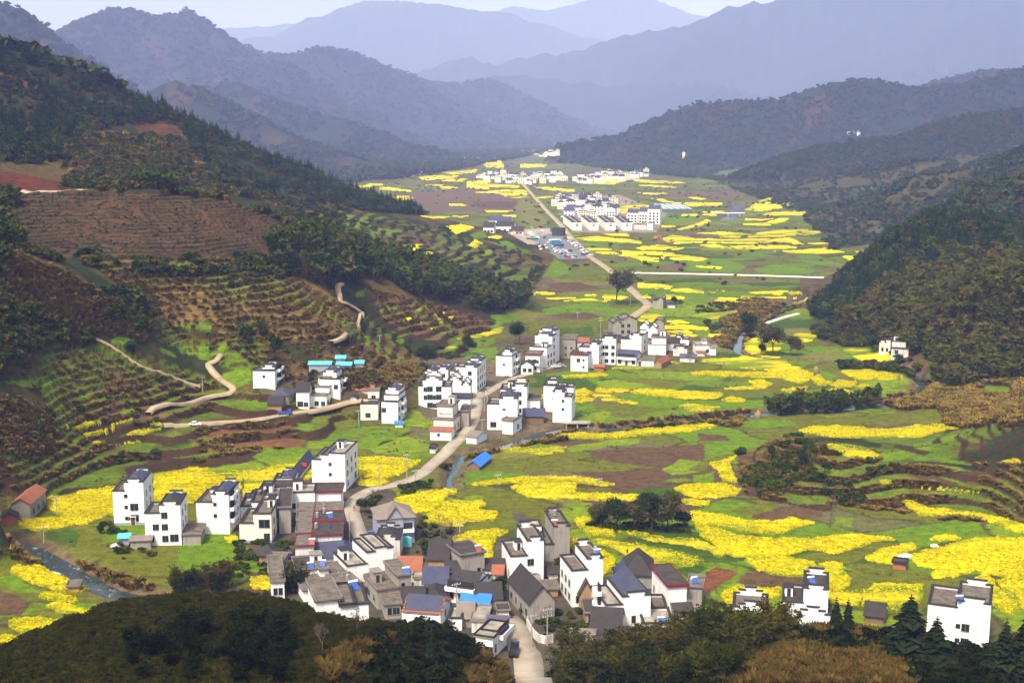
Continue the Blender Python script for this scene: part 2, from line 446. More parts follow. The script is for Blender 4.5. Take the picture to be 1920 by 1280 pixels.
# ---- rivers
WATER_Z = -1.25
RIVD = np.full_like(Z, 1e9)
for P, w in RIVERS:
    dd, ww = dist_path(GX, GY, P, w)
    e = dd - ww + (fbm(GX / 6, GY / 6, 2, 31) - 0.5) * 2.2
    RIVD = np.minimum(RIVD, e)
Z = np.where(RIVD < 6, np.minimum(Z, -2.2 + 2.2 * sstep(-1.6, 3.0, RIVD) + np.maximum(0, Z) * sstep(0, 6, RIVD)), Z)

def z_at(X, Y):
    X = np.asarray(X, float); Y = np.asarray(Y, float)
    r = np.interp(Y, YS, np.arange(NY)); c = np.interp(X / Y, US, np.arange(NU))
    i = np.clip(r.astype(int), 0, NY - 2); j = np.clip(c.astype(int), 0, NU - 2)
    fr, fc = r - i, c - j
    return (Z[i, j] * (1 - fc) + Z[i, j + 1] * fc) * (1 - fr) + (Z[i + 1, j] * (1 - fc) + Z[i + 1, j + 1] * fc) * fr
_ts = np.concatenate([np.arange(60, 1600, 0.8), np.geomspace(1600, 23000, 1300)])
def hit(px, py):
    """first ground point behind a photo pixel"""
    X = _ts * (px - 960) / FPX; Y = _ts * (CT - (py - 640) / FPX * ST); zz = CAM_H - _ts * kk(py)
    b = np.nonzero(zz < z_at(X, Y))[0]
    if len(b) == 0: return at_t(px, py, 6000)
    i = b[0]; return (X[i], Y[i], float(z_at(X[i], Y[i])))
# ================================================================== FIELDS (photo outlines laid on the ground)
# code: y = full bloom, g = half bloom.  Label given for every plot near enough to be told apart.
YF = [
('y',"near the back houses, left plot of yellow rapeseed above the grey walled houses",[(1194,600),(1208,589),(1247,592),(1238,600),(1213,605)]),
('y',"short yellow rapeseed plot directly right of the rear grey house",[(1243,606),(1252,602),(1276,600),(1291,606),(1245,610)]),
('y',"long thin yellow rapeseed plot behind the right end of the middle village",[(1244,612),(1282,610),(1334,615),(1326,618),(1244,618)]),
('y',"yellow rapeseed plot touching the back of the middle village houses",[(1249,622),(1280,621),(1291,620),(1296,624),(1310,631),(1249,630)]),
('y',"pointed yellow rapeseed plot ending at the brown river bank trees",[(1285,593),(1322,588),(1385,583),(1384,588),(1342,600),(1300,596)]),
('y',"small yellow rapeseed patch on the brown bank left of the river tree",[(1328,626),(1350,622),(1356,628),(1345,634),(1330,632)]),
('y',"yellow rapeseed plot around the foot of the big dark river trees",[(1380,655),(1400,640),(1425,628),(1440,634),(1470,645),(1460,660),(1420,664),(1390,662)]),
('y',"yellow rapeseed plot right of the big dark river trees",[(1478,634),(1495,626),(1522,627),(1535,632),(1518,641),(1485,643)]),
('y',"small yellow rapeseed plot left of the ruined farmhouse",[(1580,657),(1600,653),(1628,655),(1630,660),(1600,664)]),
('y',"yellow rapeseed plot in front of the ruined farmhouse",[(1598,668),(1630,662),(1668,664),(1684,672),(1660,676),(1620,676)]),
('y',"long yellow rapeseed plot above the bamboo grove, pointed at its right end",[(1575,695),(1620,693),(1660,697),(1695,708),(1680,711),(1610,712),(1590,704)]),
('y',"yellow rapeseed plot beside the straw stack in mid valley",[(1520,708),(1535,704),(1545,714),(1560,718),(1545,724),(1528,720)]),
('y',"striped yellow rapeseed plot just above the bamboo grove",[(1555,722),(1575,714),(1604,716),(1605,726),(1570,728)]),
('y',"small yellow rapeseed patch right of the striped plot",[(1608,724),(1625,721),(1630,727),(1612,728)]),
('y',"yellow rapeseed strip right behind the bamboo grove crowns",[(1552,730),(1580,731),(1608,739),(1600,744),(1570,741)]),
('y',"yellow rapeseed strip left behind the bamboo grove crowns",[(1463,732),(1490,727),(1512,727),(1508,737),(1480,736)]),
('y',"narrow yellow rapeseed strip in front of the square white house with red eaves",[(1052,706),(1090,704),(1125,699.5),(1140,704),(1135,707),(1060,709.5)]),
('y',"thin yellow rapeseed border along the blue roofed house front",[(1145,690),(1157,687.5),(1210,688),(1230,690),(1197,692.5),(1150,692)]),
('y',"tiny yellow rapeseed strip beside the red roofed barn",[(1257,679),(1282,680),(1270,683)]),
('y',"upper part of the widest yellow rapeseed field in mid valley",[(1310,676),(1335,673),(1385,672),(1390,666),(1430,666),(1470,672),(1484,685),(1460,686),(1420,684),(1385,683),(1330,682)]),
('y',"lower curved part of the widest yellow rapeseed field in mid valley",[(1385,690),(1420,684.5),(1484,686),(1505,692),(1524,702),(1516,712),(1503,721),(1490,716),(1455,708),(1420,708),(1300,704),(1298,700),(1320,697),(1380,698),(1440,699),(1440,694),(1400,692)]),
('y',"hook shaped yellow rapeseed plot left of the bamboo grove",[(1353,729),(1405,726),(1415,722),(1403,715),(1425,712),(1451,721),(1430,728),(1400,731)]),
('y',"long flat yellow rapeseed plot right of the twin white towers",[(1182,735),(1200,731),(1285,733),(1355,739),(1350,745),(1330,749),(1285,747.5),(1235,744),(1192,739)]),
('y',"small leaf shaped yellow rapeseed plot at the stream left of the grove",[(1355,750),(1372,745),(1400,749.5),(1395,754),(1360,754)]),
('y',"thin yellow rapeseed strip adjoining the long flat plot on its left",[(1115,730),(1145,729),(1182,731),(1170,735),(1120,736)]),
('y',"upper yellow rapeseed patch against the right twin tower",[(1077,732.5),(1095,731),(1115,737.5),(1100,742.5),(1077,742)]),
('y',"lower yellow rapeseed patch against the right twin tower",[(1077,745),(1092,745),(1115,750),(1100,754),(1077,754)]),
('g',"pale yellow green rapeseed band trailing off right of the twin towers",[(1110,742),(1140,742),(1170,751),(1200,755),(1185,757.5),(1130,750)]),
('y',"yellow rapeseed sliver between the river houses and twin towers",[(990,741),(1020,741),(1020,746),(990,745)]),
('g',"half green rapeseed plot above the stream bank left of the grove",[(1270,762),(1290,758),(1352,765),(1330,772),(1285,770)]),
('y',"long yellow rapeseed strip rising right along the near river bank",[(1030,819),(1085,811),(1160,810),(1230,804),(1280,800),(1325,794),(1343,800),(1310,806),(1250,812),(1140,823),(1060,822)]),
('g',"patchy yellow green rapeseed plot across the river from the riverside shed",[(900,846),(945,838),(1000,841),(1060,839),(1057,847),(1015,852.5),(977,848)]),
('y',"long thin arched yellow rapeseed strip right of the bare tree",[(885,910),(915,902.5),(980,896),(1050,894),(1090,896),(1150,909),(1140,911),(1090,906),(1040,905),(965,905),(915,910)]),
('y',"square bright yellow rapeseed plot under the arched strip",[(960,915),(980,907.5),(1015,906),(1055,906),(1079,909),(1074,935),(1035,935),(990,933)]),
('y',"flat yellow rapeseed strip joining the square plot to the dark copse",[(1075,925),(1120,926),(1180,927.5),(1200,930),(1190,940),(1115,939),(1075,934)]),
('y',"small yellow rapeseed strip emerging right of the dark copse",[(1275,937),(1297,937),(1330,943),(1325,949),(1285,945)]),
('y',"oval yellow rapeseed plot above and right of the dark copse",[(1267,918),(1280,910),(1320,907),(1352,907),(1390,919),(1381,930),(1319,934),(1290,930)]),
('y',"bent yellow rapeseed plot left of the brown terraced mound",[(1329,872),(1379,857.5),(1366,874),(1381,898),(1381,905),(1358,904),(1345,882)]),
('y',"long wavy yellow rapeseed field below the brown grass bank on the right",[(1500,807),(1526,801),(1574,799),(1623,804),(1671,806),(1720,798),(1762,796),(1784,801),(1813,802),(1778,805),(1729,819),(1655,820),(1603,822),(1558,819),(1520,814)]),
('g',"yellow green rapeseed plot under the long wavy field on the right",[(1539,838),(1558,833),(1607,840),(1655,853),(1642,861),(1597,859)]),
('g',"yellow green rapeseed terrace on the right hand slope",[(1707,906),(1752,907.5),(1842,922),(1836,928.5),(1768,919),(1716,914)]),
('y',"ragged yellow rapeseed terrace running down to the right edge",[(1686,941),(1713,940),(1745,956),(1784,957.5),(1849,966),(1881,974),(1930,987),(1930,1003),(1878,987),(1833,972),(1784,967),(1729,967)]),
('y',"tiny bright yellow rapeseed spot on the right terraces",[(1650,904),(1665,901),(1676,906),(1665,911),(1652,911)]),
('y',"thin yellow rapeseed line high on the right terraces",[(1878,865),(1910,864),(1912,868),(1880,869)]),
('y',"curving yellow rapeseed band right of the dark copse",[(1280,964),(1310,961),(1355,967.5),(1397,977.5),(1450,979),(1485,973),(1525,981),(1495,989),(1475,994),(1470,999),(1430,1001),(1385,996),(1347,987.5),(1302,977.5)]),
('y',"large sweeping yellow rapeseed field below the curving band",[(1302,982),(1335,990),(1372,1002),(1450,1012),(1500,1011),(1540,1009),(1602,1002),(1665,1009),(1677,1012),(1615,1015),(1590,1018),(1632,1019),(1615,1026),(1565,1038),(1525,1030),(1512,1031),(1477,1042),(1440,1040),(1400,1044),(1375,1044),(1350,1035),(1340,1022),(1315,1005)]),
('y',"rounded yellow rapeseed plot with a dark front edge above the ploughed soil",[(1395,1050),(1422,1040),(1472,1045),(1525,1056),(1530,1065),(1522,1082),(1485,1080),(1422,1072),(1410,1060)]),
('y',"upright yellow rapeseed plot behind the stepped white house",[(1534,1060),(1550,1055.5),(1580,1059),(1585,1075),(1595,1090),(1582,1106),(1550,1110),(1535,1092),(1532,1084)]),
('g',"pale green yellow rapeseed plot between the two pine trees",[(1615,1112),(1640,1095),(1732,1098),(1735,1115),(1720,1135),(1670,1150),(1620,1147)]),
('g',"green yellow rapeseed strip low behind the stepped white house",[(1548,1112),(1600,1108),(1616,1114),(1610,1135),(1560,1130)]),
('y',"forked yellow rapeseed plot left of the white plastic cover",[(1622,1047),(1652,1032),(1710,1020),(1720,1030),(1690,1040),(1670,1050),(1697,1057),(1690,1061),(1640,1054)]),
('y',"huge yellow rapeseed field at the right edge",[(1705,1043),(1765,1027),(1815,1013),(1870,1011),(1935,1010),(1935,1062),(1895,1085),(1850,1075),(1830,1068),(1790,1082),(1750,1085),(1746,1076),(1760,1068),(1720,1060)]),
('y',"lower yellow rapeseed field behind the tall white house at right",[(1815,1092),(1848,1078),(1862,1090),(1870,1104),(1898,1118),(1906,1140),(1900,1152),(1875,1146),(1850,1122),(1815,1105)]),
('y',"rightmost yellow rapeseed strip beside the winding ditch",[(1868,1090),(1890,1088),(1935,1068),(1935,1150),(1912,1138),(1905,1118),(1880,1104)]),
('y',"small yellow rapeseed strip behind the huge right field",[(1740,1010),(1775,1005),(1807,1010),(1765,1013)]),
('y',"bright yellow rapeseed corner left of the dark copse",[(1077,975),(1110,966),(1102,987),(1152,997),(1152,1007),(1105,1002),(1087,990)]),
('g',"upper yellow rapeseed terrace in front of the dark copse",[(1157,996),(1200,1000),(1250,1011),(1310,1012),(1330,1022),(1355,1032),(1360,1047),(1342,1045),(1330,1032),(1285,1022),(1222,1014),(1160,1000)]),
('g',"lower broad yellow rapeseed terrace in front of the dark copse",[(1102,1005),(1165,1017),(1235,1027),(1285,1037),(1322,1052),(1300,1062),(1235,1057),(1192,1050),(1167,1035),(1122,1017)]),
('y',"yellow rapeseed plot behind the tall house with cream side yard",[(1070,1007),(1097,1022),(1130,1035),(1152,1050),(1150,1065),(1130,1080),(1127,1045),(1075,1040)]),
('y',"yellow rapeseed plot behind the long low white roofs",[(1352,1117),(1380,1100),(1462,1106),(1460,1120),(1420,1130),(1360,1130)]),
('y',"yellow rapeseed field right of the tall white corner house",[(672,859),(720,858),(760,862),(788,865),(785,873),(767,877),(750,892),(710,897),(672,894)]),
('y',"small yellow rapeseed strip at the roadside below the corner house field",[(672,900),(707,899),(730,903),(720,910),(672,910)]),
('y',"rounded yellow rapeseed field behind the house with blue eaves",[(740,937),(773,927),(855,917),(855,925),(835,933),(832,943),(820,950),(813,957),(780,962),(740,945)]),
('y',"stepped yellow rapeseed field right of the house with blue eaves",[(825,955),(832,942),(900,941),(913,948),(887,954),(933,962),(927,977),(873,977),(870,987),(840,985),(795,980),(807,960)]),
('y',"yellow rapeseed plot above the curved roof house",[(843,1025),(853,1007),(890,998),(923,993),(953,997),(930,1010),(922,1028),(925,1045),(850,1045)]),
('y',"broad yellow rapeseed field left of the leftmost tall white house",[(88,934),(122,932),(153,923),(200,915),(240,910),(240,960),(216,965),(184,973),(153,986),(118,973),(88,952)]),
('y',"broad yellow rapeseed field behind the white tower houses on the left",[(290,895),(357,877),(386,878),(409,895),(455,895),(448,925),(405,935),(351,945),(290,952)]),
('g',"streaky yellow green rapeseed field reaching to the tall corner house",[(405,890),(434,885),(480,882),(520,872),(565,868),(590,872),(588,895),(540,912),(500,925),(470,940),(455,935),(460,905),(458,895)]),
('y',"yellow rapeseed plot in front of the red roofed farmhouse",[(30,978),(80,972),(122,973),(146,982),(110,990),(70,996),(40,990)]),
('y',"yellow rapeseed field below the left stream with a small brick hut",[(20,1075),(27,1065),(82,1060),(130,1072),(162,1087),(170,1105),(150,1110),(120,1111),(62,1094)]),
('y',"narrow yellow rapeseed strip below the brick hut field",[(75,1120),(85,1110),(125,1117),(150,1127),(140,1130),(100,1125)]),
('y',"short yellow rapeseed strip next to the dark tea hill",[(82,1137),(107,1130),(140,1137),(167,1150),(160,1156),(112,1147)]),
('y',"oval yellow rapeseed plot low at the left edge",[(12,1172),(30,1158),(75,1158),(105,1166),(90,1180),(40,1188)]),
('y',"yellow rapeseed corner at the far left edge under the oval plot",[(-20,1195),(20,1192),(35,1198),(10,1210),(-20,1215)]),
('y',"upper yellow rapeseed terrace inside the road bend on the left",[(124,800),(175,791),(201,793),(245,781),(249,789),(188,803),(148,808)]),
('y',"middle yellow rapeseed terrace inside the road bend on the left",[(158,816),(215,803),(222,810),(168,825)]),
('y',"right yellow rapeseed terrace inside the road bend on the left",[(235,816),(268,800),(296,786),(306,803),(275,815)]),
('g',"lowest yellow green terrace inside the road bend on the left",[(168,830),(255,823),(269,828),(218,836)]),
('y',"slanted yellow rapeseed plot on the spur above the middle village",[(785,608),(821,586),(860,590),(808,617)]),
('y',"tiny yellow rapeseed plot left of the slanted spur plot",[(756,606),(762,594),(773,596),(767,609)]),
('g',"small yellow green plot above the slanted spur plot",[(775,590),(783,579),(806,574),(804,581)]),
('g',"yellow green plot below the spur beside the flat topped village block",[(831,654),(860,644),(858,654),(846,667)]),
('g',"curved yellow green terrace under the spur behind the bushy tree",[(858,635),(896,627),(946,614),(942,623),(871,640)]),
('y',"yellow rapeseed strip among bushes at the spur foot",[(929,551),(945,550),(983,555),(975,559),(935,556)]),
('g',"yellow green vegetable plot beside the near left houses",[(420,1008),(440,1004),(450,1012),(430,1018)]),
('y',"bright yellow plot left of the flat roofed village core",[(470,1085),(500,1080),(515,1095),(500,1108),(475,1104)]),
]
# distant strips, gathered by the stretch of valley they lie in
YFAR = {
 "thin yellow rapeseed strips on either side of the lone tree and the straight white road": [
  [(1194,532),(1205,530),(1265,537),(1257,542),(1198,540)],[(1257,544),(1291,540),(1321,544),(1319,550),(1272,548)],[(1329,545.5),(1370,545.5),(1366,549),(1329,548.5)],
  [(1340,557.5),(1385,560),(1449,567),(1411,570),(1340,569)],[(1392,548),(1464,545.5),(1512,550),(1482,553),(1396,552)],[(1387,555.6),(1482,556.7),(1478,559.5),(1389,559)],[(1488,559),(1516,557),(1512,565),(1482,571)],
  [(995,550),(1014,547),(1042,550),(1036,553),(1002,553)],[(1021,559),(1085,557.5),(1145,563),(1137,566),(1040,564)],[(1089,554.5),(1137,551),(1179,557.5),(1167,562),(1130,558.6)],[(1235,556),(1262,553),(1285,558),(1280,563),(1250,561)],[(1200,556),(1215,553),(1222,558),(1206,559)]],
 "yellow rapeseed strips between the car park town and the straight white road": [
  [(1081,447),(1122,443),(1156,447),(1205,452.5),(1201,457),(1104,451)],[(1130,438),(1175,438),(1182,443),(1145,442)],[(1100,465.6),(1149,466.7),(1145,469),(1104,468.6)],[(1194,465.6),(1212,460),(1242,460),(1284,465.6),(1276,468),(1205,469)],
  [(1115,473),(1175,470.5),(1242,473),(1269,476),(1239,479),(1130,476)],[(1160,479),(1171,475),(1205,480.6),(1235,484),(1237,491),(1205,490),(1190,484)],[(1239,480.6),(1257,478),(1302,480.6),(1329,486),(1317,489),(1242,487)],[(1306,499),(1355,501),(1351,505),(1310,501)],
  [(1278,402),(1294,401),(1309,402),(1307,405),(1278,405)],[(1315,402),(1346,401),(1343,404.5),(1318,404.5)],[(1317,397),(1356,396),(1356,398.5),(1317,398.5)],[(1268,430),(1291,424.5),(1312,418),(1325,411.5),(1335,415),(1309,426),(1278,431)],[(1242,423),(1266,424),(1264,427),(1242,426)]],
 "bands of yellow rapeseed on the right side of the valley below the brown slope": [
  [(1413,384),(1424,376),(1445,370.6),(1460,375),(1440,383),(1473,380),(1494,384),(1505,386),(1473,391),(1424,396),(1398,393)],[(1429,401),(1494,395),(1494,398),(1536,392),(1507,404),(1460,405.5),(1429,404.5)],[(1393,420.6),(1434,418),(1460,410),(1479,409),(1473,415),(1440,424),(1395,422)],[(1398,410),(1429,411.5),(1458,409),(1427,414),(1398,413)],
  [(1304,437.5),(1346,435),(1382,436),(1416,441),(1419,437.5),(1460,432),(1512,430.5),(1546,435.5),(1525,440),(1460,443.5),(1398,446),(1351,446),(1346,439)],[(1239,449),(1260,441.5),(1286,444),(1304,447.5),(1325,447),(1346,449),(1408,448.5),(1460,447.5),(1481,446),(1507,458),(1497,460),(1473,454),(1408,457),(1356,456),(1299,455),(1265,458)],
  [(1309,460),(1341,457.5),(1372,466),(1341,465.4)],[(1367,462),(1421,460),(1476,461),(1497,465.4),(1434,467.5),(1387,467)],[(1450,471),(1507,468.5),(1546,465),(1583,473),(1546,476),(1486,474)],[(1512,456),(1528,454),(1554,457),(1528,458.4)],[(1632,457),(1663,452),(1653,461),(1637,461)],[(1604,471),(1622,470),(1640,473),(1627,475),(1606,474)],[(1580,480.5),(1630,480.5),(1627,488),(1590,487.5)]],
 "yellow rapeseed strips behind the terrace town and the glasshouse": [
  [(1218,372),(1242,373),(1262,379),(1356,381),(1353,386),(1299,387),(1265,381.5),(1242,378)],[(1288,371),(1304,369),(1330,374),(1312,374.5)],[(1152,389),(1205,382),(1227,387),(1190,396),(1167,400)],
  [(1180,336),(1278,341),(1286,344),(1247,344),(1200,342)],[(1200,346),(1270,350),(1265,352.5),(1200,349)],[(1190,362),(1244,361),(1252,363),(1226,365)],[(1080,340),(1110,335),(1180,338),(1150,346),(1090,344)],[(1000,350),(1040,352),(1080,356),(1075,361),(1040,358),(1003,353)],[(1000,369),(1040,368),(1042,371),(1004,372)]],
 "yellow rapeseed strips on the far left of the valley up to the distant village": [
  [(792,299.5),(825,296),(847,300.5),(820,302.5)],[(860,297.5),(900,295),(942,294),(944,315),(912,314),(900,305)],[(825,322.5),(870,320),(895,317.5),(892,324),(850,327)],[(785,332.5),(815,329),(862,330),(850,334),(795,339)],[(840,335.5),(877,335),(870,340.5),(825,340)],[(797,346),(832,346),(830,349),(799,348.5)],[(825,351),(840,349.5),(860,352.5),(830,355)],
  [(875,341),(900,338),(922,340),(915,345),(975,348),(972,352.5),(917,351),(917,355),(875,352.5)],[(890,361),(937,356),(985,355),(992,366),(945,368),(937,363)],[(955,369),(992,368),(995,371),(960,371)],[(842,382.5),(877,383),(872,387),(844,387)],[(907,395),(962,395),(950,398),(912,398)],[(940,404),(970,402),(967,409),(945,408)],[(790,405),(825,406),(880,404.5),(870,407.5),(812,410)],
  [(690,345),(717,344.5),(716,349),(692,348)],[(712,351),(730,351),(772,357.5),(772,360),(712,356)],[(737,367.5),(762,367.5),(775,370),(772,375),(750,376),(727,380)],[(837,425),(865,421),(890,426),(880,432),(855,440)],[(955,285),(990,283),(1012,285),(1010,290.5),(967,289)],[(975,307.5),(1025,307.5),(1022,314),(975,315)],[(660,350),(690,346),(700,351),(668,354)]],
 "yellow rapeseed scraps on the terraces of the left spur": [
  [(880,460),(890,449),(905,457),(892,466)],[(912,446),(930,441),(945,444),(935,449)],[(725,470),(760,465),(790,466),(780,471),(730,473)],[(765,482),(780,481),(810,500),(805,502),(775,490)],[(767,460),(797,459),(785,464),(769,463)],[(912,513),(926,516),(924,520),(912,517)],[(874,532),(886,532),(888,536),(876,536)],[(800,472),(815,474),(810,480),(798,478)]],
}
